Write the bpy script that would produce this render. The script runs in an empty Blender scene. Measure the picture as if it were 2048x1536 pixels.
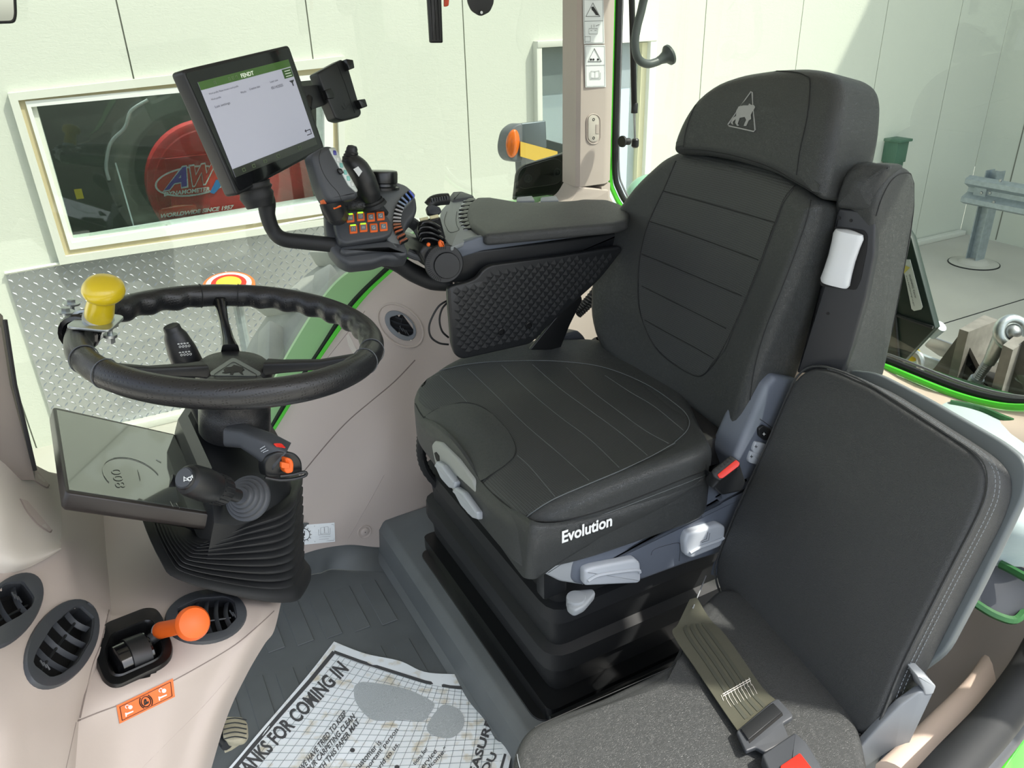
import bpy, bmesh, math, random
from mathutils import Vector as V, Matrix, noise
from mathutils.bvhtree import BVHTree
from mathutils.geometry import tessellate_polygon
random.seed(7)
PI = math.pi
SC = bpy.context.scene
COL = SC.collection

# ------------------------------------------------------------ camera
W_, H_, F_ = 2048., 1536., 1560.
th, ro, hd = math.radians(26.05), math.radians(1.78), math.radians(62.5)
f0 = V((math.cos(hd), math.sin(hd), 0)); r0 = V((math.sin(hd), -math.cos(hd), 0)); ez = V((0, 0, 1))
FW = math.cos(th)*f0 - math.sin(th)*ez
u_ = math.sin(th)*f0 + math.cos(th)*ez
RT = math.cos(ro)*r0 - math.sin(ro)*u_
UP = math.cos(ro)*u_ + math.sin(ro)*r0
CAM = V((0, 0, 1.35))
cd = bpy.data.cameras.new('camera'); co = bpy.data.objects.new('camera', cd); COL.objects.link(co)
cd.sensor_fit = 'HORIZONTAL'; cd.sensor_width = 36; cd.lens = 36*F_/W_; cd.clip_start = .02; cd.clip_end = 200
m = Matrix((RT, UP, -FW)).transposed().to_4x4(); m.translation = CAM
co.matrix_world = m
SC.camera = co

# ------------------------------------------------------------ sky, sun, exposure
SUN_TO = V((.52, -.50, 1)).normalized()
w = bpy.data.worlds.new('sky'); SC.world = w; w.use_nodes = True
nt = w.node_tree; bg = nt.nodes['Background']
sk = nt.nodes.new('ShaderNodeTexSky'); sk.sky_type = 'NISHITA'; sk.sun_disc = False
sk.sun_elevation = math.asin(SUN_TO.z); sk.sun_rotation = math.atan2(SUN_TO.x, SUN_TO.y)
sk.altitude = 200; sk.air_density = 1.0; sk.dust_density = 3.0; sk.ozone_density = 1.0
hs = nt.nodes.new('ShaderNodeHueSaturation'); hs.inputs['Saturation'].default_value = .45
nt.links.new(sk.outputs[0], hs.inputs['Color']); nt.links.new(hs.outputs[0], bg.inputs[0]); bg.inputs[1].default_value = .27
sd = bpy.data.lights.new('sun', 'SUN'); so = bpy.data.objects.new('sun', sd); COL.objects.link(so)
sd.energy = 4.4; sd.angle = math.radians(.9); sd.color = (1, .95, .86)
so.rotation_euler = SUN_TO.to_track_quat('Z', 'Y').to_euler()
vs = SC.view_settings; vs.view_transform = 'Standard'; vs.look = 'None'; vs.gamma = 1; vs.exposure = 0.80
try: vs.use_curve_mapping = False
except Exception: pass

# ------------------------------------------------------------ pixel rays into the world (2048 x 1536 frame)
def ray(x, y): return FW + RT*((x-W_/2)/F_) - UP*((y-H_/2)/F_)
def Z(x, y, v): d = ray(x, y); return CAM + d*((v-CAM.z)/d.z)
def Y(x, y, v): d = ray(x, y); return CAM + d*((v-CAM.y)/d.y)
def X(x, y, v): d = ray(x, y); return CAM + d*((v-CAM.x)/d.x)
def D(x, y, v): return CAM + ray(x, y)*v
def PL(x, y, p0, n): d = ray(x, y); return CAM + d*((V(p0)-CAM).dot(n)/d.dot(n))
def proj(p):
    d = V(p)-CAM; return V((W_/2+F_*d.dot(RT)/d.dot(FW), H_/2-F_*d.dot(UP)/d.dot(FW), d.dot(FW)))
def Ys(v, *p): return [Y(a, b, v) for a, b in p]
def Zs(v, *p): return [Z(a, b, v) for a, b in p]

# ------------------------------------------------------------ materials
def lin(c):
    return tuple(((x/255)/12.92 if x/255 <= .04045 else ((x/255+.055)/1.055)**2.4) for x in c) + (1,)
MATS = {}
def mat(name, col, rough=.5, metal=0, kind=None, sc=300, st=.2, var=.0, vsc=8, spec=.5, coat=0, emit=None, es=1, trans=0, sheen=0, dist=.001, pscale=None):
    """col in sRGB 0..255 of the surface itself; kind: bump pattern"""
    if name in MATS: return MATS[name]
    M = bpy.data.materials.new(name); M.use_nodes = True; MATS[name] = M
    N = M.node_tree.nodes; L = M.node_tree.links; b = N['Principled BSDF']
    b.inputs['Base Color'].default_value = lin(col); b.inputs['Roughness'].default_value = rough
    b.inputs['Metallic'].default_value = metal; b.inputs['Specular IOR Level'].default_value = spec
    b.inputs['Coat Weight'].default_value = coat
    if sheen: b.inputs['Sheen Weight'].default_value = sheen
    if trans: b.inputs['Transmission Weight'].default_value = trans
    if emit: b.inputs['Emission Color'].default_value = lin(emit); b.inputs['Emission Strength'].default_value = es
    tc = N.new('ShaderNodeTexCoord')
    def co_(s):
        mp = N.new('ShaderNodeMapping'); mp.inputs['Scale'].default_value = (s, s, s) if not isinstance(s, tuple) else s
        L.new(tc.outputs['Object'], mp.inputs[0]); return mp.outputs[0]
    if var:
        n = N.new('ShaderNodeTexNoise'); n.inputs['Scale'].default_value = vsc; n.inputs['Detail'].default_value = 6
        L.new(tc.outputs['Object'], n.inputs[0])
        mr = N.new('ShaderNodeMapRange'); mr.inputs[1].default_value = .3; mr.inputs[2].default_value = .7
        mr.inputs[3].default_value = 1-var; mr.inputs[4].default_value = 1+var; L.new(n.outputs[0], mr.inputs[0])
        mx = N.new('ShaderNodeMix'); mx.data_type = 'RGBA'; mx.blend_type = 'MULTIPLY'; mx.inputs[0].default_value = 1
        mx.inputs[6].default_value = lin(col); L.new(mr.outputs[0], mx.inputs[7]); L.new(mx.outputs[2], b.inputs['Base Color'])
        L.new(mx.outputs[2], b.inputs['Base Color'])
        r2 = N.new('ShaderNodeMapRange'); r2.inputs[3].default_value = max(0, rough-.08); r2.inputs[4].default_value = min(1, rough+.08)
        L.new(n.outputs[0], r2.inputs[0]); L.new(r2.outputs[0], b.inputs['Roughness'])
    if kind:
        bp = N.new('ShaderNodeBump'); bp.inputs['Strength'].default_value = st; bp.inputs['Distance'].default_value = dist
        if kind == 'noise':
            t = N.new('ShaderNodeTexNoise'); t.inputs['Scale'].default_value = sc; t.inputs['Detail'].default_value = 3
            L.new(tc.outputs['Object'], t.inputs[0]); h = t.outputs[0]
        elif kind == 'leather':
            t = N.new('ShaderNodeTexVoronoi'); t.feature = 'DISTANCE_TO_EDGE'
            n = N.new('ShaderNodeTexNoise'); n.inputs['Scale'].default_value = 90
            L.new(tc.outputs['Object'], n.inputs[0])
            ad = N.new('ShaderNodeMix'); ad.data_type = 'RGBA'; ad.blend_type = 'LINEAR_LIGHT'; ad.inputs[0].default_value = .012
            L.new(tc.outputs['Object'], ad.inputs[6]); L.new(n.outputs[1], ad.inputs[7]); L.new(ad.outputs[2], t.inputs[0])
            t.inputs['Scale'].default_value = sc
            mr = N.new('ShaderNodeMapRange'); mr.inputs[2].default_value = .12; L.new(t.outputs[0], mr.inputs[0]); h = mr.outputs[0]
        elif kind == 'perf':
            t = N.new('ShaderNodeTexVoronoi'); t.inputs['Randomness'].default_value = 0
            L.new(co_(pscale or sc), t.inputs[0]); t.inputs['Scale'].default_value = 1
            mr = N.new('ShaderNodeMapRange'); mr.inputs[1].default_value = .18; mr.inputs[2].default_value = .36
            L.new(t.outputs[0], mr.inputs[0]); h = mr.outputs[0]
            mx = N.new('ShaderNodeMix'); mx.data_type = 'RGBA'; mx.inputs[6].default_value = lin(tuple(c*.45 for c in col)); mx.inputs[7].default_value = lin(col)
            L.new(h, mx.inputs[0]); L.new(mx.outputs[2], b.inputs['Base Color'])
        elif kind == 'weave':
            t = N.new('ShaderNodeTexWave'); t.inputs['Scale'].default_value = sc; t.bands_direction = 'DIAGONAL'
            L.new(tc.outputs['Object'], t.inputs[0]); h = t.outputs[1]
        elif kind == 'stucco':
            t = N.new('ShaderNodeTexNoise'); t.inputs['Scale'].default_value = 1; t.inputs['Detail'].default_value = 2
            t.inputs['Distortion'].default_value = 1.2
            L.new(co_((sc*.8, sc, sc*1.6)), t.inputs[0]); h = t.outputs[0]
        L.new(h, bp.inputs['Height']); L.new(bp.outputs[0], b.inputs['Normal'])
    return M
def glass_mat(name, tint, refl=1.0, dirt=0.0):
    M = bpy.data.materials.new(name); M.use_nodes = True; N = M.node_tree.nodes; L = M.node_tree.links
    N.remove(N['Principled BSDF']); out = N['Material Output']
    t = N.new('ShaderNodeBsdfTransparent'); t.inputs[0].default_value = tint
    g = N.new('ShaderNodeBsdfGlossy'); g.inputs['Roughness'].default_value = .02; g.inputs[0].default_value = (.9, 1, .93, 1)
    lw = N.new('ShaderNodeLayerWeight'); lw.inputs[0].default_value = .5
    pw = N.new('ShaderNodeMath'); pw.operation = 'POWER'; pw.inputs[1].default_value = 5; L.new(lw.outputs['Facing'], pw.inputs[0])
    mu = N.new('ShaderNodeMath'); mu.operation = 'MULTIPLY_ADD'; mu.inputs[1].default_value = .9*refl; mu.inputs[2].default_value = .06*refl; L.new(pw.outputs[0], mu.inputs[0])
    mx = N.new('ShaderNodeMixShader'); L.new(mu.outputs[0], mx.inputs[0]); L.new(t.outputs[0], mx.inputs[1]); L.new(g.outputs[0], mx.inputs[2])
    last = mx
    if dirt:
        d = N.new('ShaderNodeBsdfDiffuse'); d.inputs[0].default_value = (.75, .8, .75, 1)
        tc = N.new('ShaderNodeTexCoord'); n = N.new('ShaderNodeTexNoise'); n.inputs['Scale'].default_value = 60; n.inputs['Detail'].default_value = 8
        L.new(tc.outputs['Object'], n.inputs[0])
        mr = N.new('ShaderNodeMapRange'); mr.inputs[1].default_value = .62; mr.inputs[2].default_value = .72; mr.inputs[3].default_value = dirt*.25; mr.inputs[4].default_value = dirt
        L.new(n.outputs[0], mr.inputs[0])
        m2 = N.new('ShaderNodeMixShader'); L.new(mr.outputs[0], m2.inputs[0]); L.new(mx.outputs[0], m2.inputs[1]); L.new(d.outputs[0], m2.inputs[2]); last = m2
    L.new(last.outputs[0], out.inputs[0]); MATS[name] = M; return M

# ------------------------------------------------------------ objects
WL = {}; GEO = {}
def tag(o, label=None, cat=None, group=None, kind=None):
    if label: o['label'] = label
    if cat: o['category'] = cat
    if group: o['group'] = group
    if kind: o['kind'] = kind
    return o
def T(name, label, cat, loc=(0, 0, 0), group=None):
    o = bpy.data.objects.new(name, None); COL.objects.link(o); o.location = loc; o.empty_display_size = .02
    WL[o.name] = V(loc); return tag(o, label, cat, group)
def O(name, geos, material, parent=None, smooth=35, **kw):
    if isinstance(geos, tuple): geos = [geos]
    vs_, fs_ = [], []
    for v, f in geos:
        k = len(vs_); vs_ += [V(p) for p in v]; fs_ += [tuple(i+k for i in q) for q in f]
    c = V((0, 0, 0))
    for i in range(3):
        lo = min(p[i] for p in vs_); hi = max(p[i] for p in vs_); c[i] = (lo+hi)/2
    me = bpy.data.meshes.new(name); me.from_pydata([p-c for p in vs_], [], fs_); me.validate(); me.update()
    me.materials.append(material)
    if smooth:
        me.polygons.foreach_set('use_smooth', [True]*len(me.polygons)); me.set_sharp_from_angle(angle=math.radians(smooth))
    o = bpy.data.objects.new(name, me); COL.objects.link(o)
    WL[o.name] = c; GEO[o.name] = (vs_, fs_)
    if parent is not None:
        o.parent = parent; o.location = c - WL[parent.name]
    else: o.location = c
    return tag(o, **kw)
def bvh(*obs):
    vv, ff = [], []
    for o in obs:
        v, f = GEO[o.name]; k = len(vv); vv += v; ff += [tuple(i+k for i in q) for q in f]
    return BVHTree.FromPolygons(vv, ff)
def hit(b, x, y, off=.0006, full=False):
    d = ray(x, y).normalized(); r = b.ray_cast(CAM, d)
    if r[0] is None: return None
    n = r[1] if r[1].dot(d) < 0 else -r[1]
    p = r[0] + n*off
    return (p, n) if full else p
def hits(b, pts, off=.0006): return [q for q in (hit(b, x, y, off) for x, y in pts) if q is not None]

# ------------------------------------------------------------ shape makers; each returns (verts, faces)
def cr(p0, p1, p2, p3, t):
    return .5*((2*p1) + (p2-p0)*t + (2*p0-5*p1+4*p2-p3)*t*t + (3*p1-p0-3*p2+p3)*t**3)
def spline(pts, n=6, closed=False):
    pts = [V(p) for p in pts]; N = len(pts); out = []
    for i in range(N if closed else N-1):
        g = (lambda k: pts[k % N]) if closed else (lambda k: pts[max(0, min(N-1, k))])
        for j in range(n): out.append(cr(g(i-1), g(i), g(i+1), g(i+2), j/n))
    if not closed: out.append(pts[-1])
    return out
def rnd(pts, r, n=5):
    """round the corners of a closed polygon"""
    pts = [V(p) for p in pts]; out = []; N = len(pts)
    for i, p in enumerate(pts):
        a, b = pts[i-1], pts[(i+1) % N]; ri = r[i] if isinstance(r, (list, tuple)) else r
        if ri <= 0: out.append(p); continue
        da, db = a-p, b-p; la, lb = da.length, db.length; k = min(ri, la*.48, lb*.48)
        q0, q1 = p+da*(k/la), p+db*(k/lb)
        for j in range(n+1):
            t = j/n; out.append(q0*(1-t)**2 + p*2*t*(1-t) + q1*t*t)
    return out
def nrm(pts):
    n = V((0, 0, 0))
    for i in range(len(pts)): n += pts[i-1].cross(pts[i])
    return n.normalized() if n.length > 0 else V((0, 0, 1))
def basis(n):
    a = V((0, 0, 1)) if abs(n.z) < .9 else V((1, 0, 0)); u = a.cross(n).normalized(); return u, n.cross(u)
def slab(out, n, t, r=.004, seg=3, rings=0, f=None, br=None, dome=0):
    """outline (3-D, roughly planar), front normal n, thickness t behind it, rounded front edge r; rings>0 fills the front with rings
    so that f(point)->offset along n (or dome) can shape it"""
    out = [V(p) for p in out]; n = V(n).normalized()
    if nrm(out).dot(n) < 0: out.reverse()
    N = len(out); r = min(r, t*.98)
    inn = []
    for i in range(N):
        e1 = out[i]-out[i-1]; e2 = out[(i+1) % N]-out[i]
        e1 = e1-n*e1.dot(n); e2 = e2-n*e2.dot(n)
        a = (e1.normalized()+e2.normalized()); a = a.normalized() if a.length > 1e-6 else e2.normalized()
        c = max(.45, a.dot(e2.normalized())) if e2.length > 1e-9 else 1
        inn.append(n.cross(a)/c)
    vs_, fs_ = [], []
    def ring(pts):
        k = len(vs_); vs_.extend(pts); return k
    loops = []
    br = br if br is not None else min(r, t*.3)
    if br > 0:
        for s in range(seg, 0, -1):
            a = s/seg*PI/2; loops.append([out[i] + inn[i]*br*(1-math.cos(a)) - n*(t - br*(1-math.sin(a))) for i in range(N)])
    loops.append([p - n*(t-br) for p in out])
    for s in range(0, seg+1):
        a = s/seg*PI/2; loops.append([out[i] + inn[i]*r*(1-math.cos(a)) - n*r*(1-math.sin(a)) for i in range(N)])
    ks = [ring(l) for l in loops]
    for a, b in zip(ks, ks[1:]):
        for i in range(N):
            j = (i+1) % N; fs_.append((a+i, a+j, b+j, b+i))
    fs_.append(tuple(reversed(range(ks[0], ks[0]+N))))
    top = loops[-1]; k = ks[-1]
    if rings:
        c = sum(top, V((0, 0, 0)))/N
        for s in range(1, rings):
            q = 1-s/rings; k2 = ring([c+(p-c)*q + n*dome*(1-q*q) for p in top])
            for i in range(N):
                j = (i+1) % N; fs_.append((k+i, k+j, k2+j, k2+i))
            k = k2
        ci = len(vs_); vs_.append(c + n*dome)
        for i in range(N): fs_.append((k+i, k+(i+1) % N, ci))
        if f:
            k0 = ks[len(ks)-seg-1]
            vs_ = vs_[:k0] + [p + n*f(p) for p in vs_[k0:]]
    else: fs_.append(tuple(range(k, k+N)))
    return vs_, fs_
def box(c, s, ax=None, b=0.0, seg=2):
    c = V(c); ax = ax or (V((1, 0, 0)), V((0, 1, 0)), V((0, 0, 1)))
    bm = bmesh.new(); bmesh.ops.create_cube(bm, size=1)
    for v in bm.verts: v.co = V((v.co.x*s[0], v.co.y*s[1], v.co.z*s[2]))
    if b: bmesh.ops.bevel(bm, geom=bm.edges[:], offset=min(b, min(s)*.48), segments=seg, affect='EDGES', profile=.5)
    bm.verts.index_update()
    vs_ = [c + ax[0]*v.co.x + ax[1]*v.co.y + ax[2]*v.co.z for v in bm.verts]; fs_ = [tuple(v.index for v in f.verts) for f in bm.faces]
    bm.free(); return vs_, fs_
def frame_of(pts, i, closed, prev):
    N = len(pts)
    t = (pts[(i+1) % N]-pts[i-1]) if closed else (pts[min(N-1, i+1)]-pts[max(0, i-1)])
    t.normalize()
    if prev is None: u, _ = basis(t)
    else: u = (prev - t*prev.dot(t)); u = u.normalized() if u.length > 1e-6 else basis(t)[0]
    return t, u, t.cross(u)
def tube(pts, r, seg=12, closed=False, caps=True, sm=0, flat=1.0, up=None):
    pts = [V(p) for p in pts]
    if sm: pts = spline(pts, sm, closed)
    N = len(pts); rs = r if isinstance(r, (list, tuple)) else [r]*N
    if len(rs) != N:
        m_ = len(rs)-1; rs = [rs[min(m_, int(i/(N-1)*m_))]*(1-(i/(N-1)*m_) % 1) + rs[min(m_, int(i/(N-1)*m_)+1)]*((i/(N-1)*m_) % 1) for i in range(N)]
    vs_, fs_ = [], []; u = V(up) if up is not None else None
    for i in range(N):
        t, u, w_ = frame_of(pts, i, closed, u)
        for j in range(seg):
            a = 2*PI*j/seg; vs_.append(pts[i] + (u*math.cos(a) + w_*math.sin(a)*flat)*rs[i])
    for i in range(N if closed else N-1):
        k, k2 = i*seg, ((i+1) % N)*seg
        for j in range(seg): fs_.append((k+j, k+(j+1) % seg, k2+(j+1) % seg, k2+j))
    if caps and not closed: fs_.append(tuple(range(seg-1, -1, -1))); fs_.append(tuple(range((N-1)*seg, N*seg)))
    return vs_, fs_
def lathe(prof, o, ax, seg=28, sx=1, sy=1, u=None):
    """prof: (radius, height along ax)"""
    o = V(o); ax = V(ax).normalized(); uu, ww = basis(ax)
    if u is not None: uu = (V(u)-ax*V(u).dot(ax)).normalized(); ww = ax.cross(uu)
    vs_, fs_ = [], []
    for r, h in prof:
        for j in range(seg):
            a = 2*PI*j/seg; vs_.append(o + ax*h + uu*math.cos(a)*r*sx + ww*math.sin(a)*r*sy)
    for i in range(len(prof)-1):
        k, k2 = i*seg, (i+1)*seg
        for j in range(seg): fs_.append((k+j, k+(j+1) % seg, k2+(j+1) % seg, k2+j))
    fs_.append(tuple(range(seg-1, -1, -1))); fs_.append(tuple(range((len(prof)-1)*seg, len(prof)*seg)))
    return vs_, fs_
def ball(c, r, s=(1, 1, 1), ax=None, seg=16):
    vs_, fs_ = lathe([(math.sin(PI*i/10)*r+1e-5, -math.cos(PI*i/10)*r) for i in range(11)], (0, 0, 0), (0, 0, 1), seg)
    ax = ax or (V((1, 0, 0)), V((0, 1, 0)), V((0, 0, 1)))
    return [V(c) + ax[0]*v.x*s[0] + ax[1]*v.y*s[1] + ax[2]*v.z*s[2] for v in vs_], fs_
def loft(loops, cap0=True, cap1=True):
    N = len(loops[0]); vs_ = [V(p) for l in loops for p in l]; fs_ = []
    for i in range(len(loops)-1):
        k, k2 = i*N, (i+1)*N
        for j in range(N): fs_.append((k+j, k+(j+1) % N, k2+(j+1) % N, k2+j))
    if cap0: fs_.append(tuple(range(N-1, -1, -1)))
    if cap1: fs_.append(tuple(range((len(loops)-1)*N, len(loops)*N)))
    return vs_, fs_
def patch(grid, n=6, th=0.0, nb=None):
    """smooth surface through a grid of control points, rows of equal length"""
    rows = [spline(r, n) for r in grid]; m_ = len(rows[0])
    cols = [spline([r[i] for r in rows], n) for i in range(m_)]
    h = len(cols[0]); vs_ = [cols[i][j] for j in range(h) for i in range(m_)]
    fs_ = [(j*m_+i, j*m_+i+1, (j+1)*m_+i+1, (j+1)*m_+i) for j in range(h-1) for i in range(m_-1)]
    if th:
        k = len(vs_); d = V(nb)*th; vs_ += [p + d for p in vs_]
        fs_ += [tuple(reversed([i+k for i in q])) for q in fs_]
        B = [(i, i+1) for i in range(m_-1)] + [((j)*m_+m_-1, (j+1)*m_+m_-1) for j in range(h-1)] + [((h-1)*m_+i+1, (h-1)*m_+i) for i in range(m_-2, -1, -1)] + [((j+1)*m_, j*m_) for j in range(h-2, -1, -1)]
        fs_ += [(b, a, a+k, b+k) for a, b in B]
    return vs_, fs_
def quadbox(q, n, t):
    return slab(q, n, t, r=0, seg=1, br=0) if False else prism(q, n, t)
def prism(q, n, t):
    q = [V(p) for p in q]; n = V(n).normalized()
    if nrm(q).dot(n) < 0: q.reverse()
    N = len(q); vs_ = q + [p-n*t for p in q]
    fs_ = [tuple(range(N)), tuple(reversed(range(N, 2*N)))] + [((i+1) % N, i, N+i, N+(i+1) % N) for i in range(N)]
    return vs_, fs_
def ribbon(pts, wv, t=.002):
    """flat band: centre points and half-width vectors"""
    vs_, fs_ = [], []; N = len(pts)
    for i, (p, w0) in enumerate(zip(pts, wv)):
        p = V(p); w0 = V(w0)
        d = (V(pts[min(N-1, i+1)])-V(pts[max(0, i-1)])).normalized(); n = w0.cross(d).normalized()
        if n.dot(CAM-p) < 0: n = -n
        vs_ += [p-w0, p+w0, p+w0-n*t, p-w0-n*t]
    for i in range(N-1):
        for a in range(4): b = (a+1) % 4; fs_.append((4*i+a, 4*i+b, 4*i+4+b, 4*i+4+a))
    fs_ += [(3, 2, 1, 0), tuple(4*(N-1)+k for k in range(4))]
    return vs_, fs_
_tx = {}
def text_geo(s, P0, P1, PU, bold=0.0, sq=True, n_=None, ext=.0004):
    """text whose box runs from P0 (lower left) to P1 (lower right) and up to PU (upper left)"""
    key = (s, bold)
    if key not in _tx:
        c = bpy.data.curves.new('t', 'FONT'); c.body = s; c.size = 1; c.offset = bold; c.resolution_u = 3
        o = bpy.data.objects.new('t', c); COL.objects.link(o); dg = bpy.context.evaluated_depsgraph_get(); dg.update()
        me = bpy.data.meshes.new_from_object(o.evaluated_get(dg))
        _tx[key] = ([v.co.copy() for v in me.vertices], [tuple(p.vertices) for p in me.polygons])
        bpy.data.objects.remove(o); bpy.data.curves.remove(c); bpy.data.meshes.remove(me)
    v, f = _tx[key]
    x0 = min(p.x for p in v); x1 = max(p.x for p in v); y0 = min(p.y for p in v); y1 = max(p.y for p in v)
    P0, P1, PU = V(P0), V(P1), V(PU)
    return [P0 + (P1-P0)*((p.x-x0)/(x1-x0)) + (PU-P0)*((p.y-y0)/(y1-y0)) for p in v], f
def text_hit(s, b, p0, p1, pu, bold=0.0, off=.0008):
    """text printed on a surface: pixel box dropped onto the bvh"""
    v, f = text_geo(s, (p0[0], p0[1], 0), (p1[0], p1[1], 0), (pu[0], pu[1], 0), bold)
    out = []; last = None
    for p in v:
        q = hit(b, p.x, p.y, off)
        if q is None: q = last if last is not None else D(p.x, p.y, 1)
        last = q; out.append(q)
    return out, f
def stroke_hit(b, pts, r=.0005, off=.0003, closed=False, seg=5, sub=1):
    """a thin line (seam, printed stroke) laid on a surface through pixels"""
    P = spline([(x, y, 0) for x, y in pts], sub, closed) if sub > 1 else [V((x, y, 0)) for x, y in pts]
    q = hits(b, [(p.x, p.y) for p in P], off)
    return tube(q, r, seg, closed=closed, caps=True) if len(q) > 1 else ([V((0, 0, -9)), V((0, 0, -9.001)), V((0, .001, -9))], [(0, 1, 2)])
def poly_hit(b, pts, off=.0006):
    q = hits(b, pts, off); tr = tessellate_polygon([[V((x, y, 0)) for x, y in pts[:len(q)]]])
    return q, [tuple(t) for t in tr]
def sheet_hit(b, quad, nu=8, nv=5, off=.001):
    g = [hit(b, *bil(quad, i/nu, j/nv), off) for j in range(nv+1) for i in range(nu+1)]
    return g, [(j*(nu+1)+i, j*(nu+1)+i+1, (j+1)*(nu+1)+i+1, (j+1)*(nu+1)+i) for j in range(nv) for i in range(nu)]
def ell(cx, cy, a, b_, ang=0, n=24, t0=0, t1=360):
    A = math.radians(ang); full = abs(t1-t0) >= 360
    out = []
    for i in range(n if full else n+1):
        t = math.radians(t0 + (t1-t0)*i/n); x, y = a*math.cos(t), b_*math.sin(t)
        out.append((cx + x*math.cos(A) - y*math.sin(A), cy + x*math.sin(A) + y*math.cos(A)))
    return out
def lerp2(a, b, t): return (a[0]+(b[0]-a[0])*t, a[1]+(b[1]-a[1])*t)
def bil(q, u, v):
    """bilinear in a pixel quad TL TR BR BL"""
    return lerp2(lerp2(q[0], q[1], u), lerp2(q[3], q[2], u), v)

# ------------------------------------------------------------ the materials of this place
m_beige = mat('beige_plastic', (176, 165, 157), .62, kind='noise', sc=900, st=.12, var=.03, vsc=4, dist=.0006)
m_beige2 = mat('pale_beige_plastic', (186, 180, 170), .6, kind='noise', sc=900, st=.12, dist=.0006)
m_floor = mat('rubber_floor', (88, 92, 92), .55, kind='noise', sc=700, st=.15, var=.14, vsc=7, dist=.0008)
m_leath = mat('black_leather', (54, 57, 57), .42, kind='leather', sc=420, st=.6, var=.06, vsc=5, dist=.0008)
m_leath2 = mat('black_leather_coarse', (56, 58, 58), .46, kind='leather', sc=300, st=.45, var=.05, vsc=5, dist=.001)
m_perf = mat('perforated_leather', (58, 61, 61), .55, kind='perf', sc=260, st=.5, dist=.0008, pscale=(250, 250, 0))
m_perfb = mat('perforated_leather_upright', (58, 61, 61), .55, kind='perf', sc=260, st=.5, dist=.0008, pscale=(0, 250, 250))
m_wheel = mat('wheel_leather', (29, 30, 32), .36, kind='perf', sc=230, st=.35, dist=.0006)
m_wheel2 = mat('wheel_smooth_leather', (29, 30, 32), .3, kind='leather', sc=300, st=.2)
m_black = mat('black_plastic', (25, 27, 29), .42, kind='noise', sc=1200, st=.1, dist=.0005)
m_blackg = mat('black_gloss', (14, 15, 17), .12, coat=.3)
m_blackm = mat('black_painted_metal', (18, 19, 20), .28)
m_rub = mat('black_rubber', (22, 24, 26), .6, kind='noise', sc=900, st=.1)
m_dark = mat('dark_recess', (8, 8, 9), .7)
m_anth = mat('anthracite_plastic', (60, 63, 67), .5, kind='noise', sc=1200, st=.12, dist=.0005)
m_grey = mat('mid_grey_plastic', (108, 113, 118), .5, kind='noise', sc=1200, st=.1, dist=.0005)
m_sgrey = mat('seat_grey_plastic', (92, 99, 110), .5, kind='noise', sc=1200, st=.12, dist=.0005)
m_lgrey = mat('light_grey_plastic', (172, 178, 184), .45)
m_lgrey2 = mat('soft_grey_plastic', (150, 155, 158), .5)
m_green = mat('green_paint', (156, 200, 146), .35, coat=.4)
m_greenb = mat('bright_green_paint', (78, 200, 50), .35, coat=.3)
m_greend = mat('dark_green_paint', (36, 84, 42), .4, var=.15, vsc=20)
m_white = mat('white_decal', (225, 230, 230), .5)
m_ink = mat('black_print', (20, 20, 22), .6)
m_greyink = mat('grey_print', (92, 98, 104), .6)
m_whiteink = mat('white_print', (225, 228, 226), .6)
m_orange = mat('orange_plastic', (226, 98, 28), .45, kind='noise', sc=900, st=.12, dist=.0005)
m_orange2 = mat('orange_decal', (222, 110, 52), .5)
m_yellow = mat('yellow_plastic', (200, 176, 30), .3, coat=.3)
m_red = mat('red_plastic', (205, 42, 30), .4)
m_zinc = mat('zinc_steel', (180, 186, 186), .35, metal=.9, var=.08, vsc=90)
m_steel = mat('steel', (170, 172, 172), .4, metal=.9)
m_galv = mat('galvanised_steel', (168, 178, 182), .5, metal=.5, var=.12, vsc=22)
m_cast = mat('cast_iron', (92, 88, 82), .65, metal=.3, kind='noise', sc=120, st=.5, var=.25, vsc=25)
m_fasc = mat('fascia_grey', (132, 137, 138), .5)
m_thread = mat('grey_thread', (128, 134, 138), .7)
m_seam = mat('dark_seam', (24, 26, 27), .7)
m_groove = mat('panel_groove', (122, 112, 106), .8)
# ============================================================ OUTSIDE: building, ground, yard
G0 = -1.52; WY = 6.1; WX = 9.85
m_wall = mat('white_wall_panel', (214, 218, 206), .6, kind='stucco', sc=42, st=.35, dist=.004)
m_wallf = mat('white_frame', (222, 224, 214), .5)
m_conc = mat('concrete', (188, 186, 176), .85, kind='noise', sc=60, st=.15, var=.07, vsc=1.4)
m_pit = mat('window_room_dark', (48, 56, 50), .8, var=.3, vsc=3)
grd = O('ground', prism([(-9, -9, G0), (14, -9, G0), (14, 9, G0), (-9, 9, G0)], (0, 0, 1), .2), m_conc, smooth=0, kind='structure')
j_ = O('floor_joint', [box((4.0, 4.2, G0+.001), (10, .012, .004)), box((1.2, 5.1, G0+.001), (.012, 2.0, .004))], m_seam, grd, smooth=0)
kb = O('trim_1', box((4.6, WY-.06, G0+.03), (10.4, .10, .06), b=.008), m_wallf, kind='structure')
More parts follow.
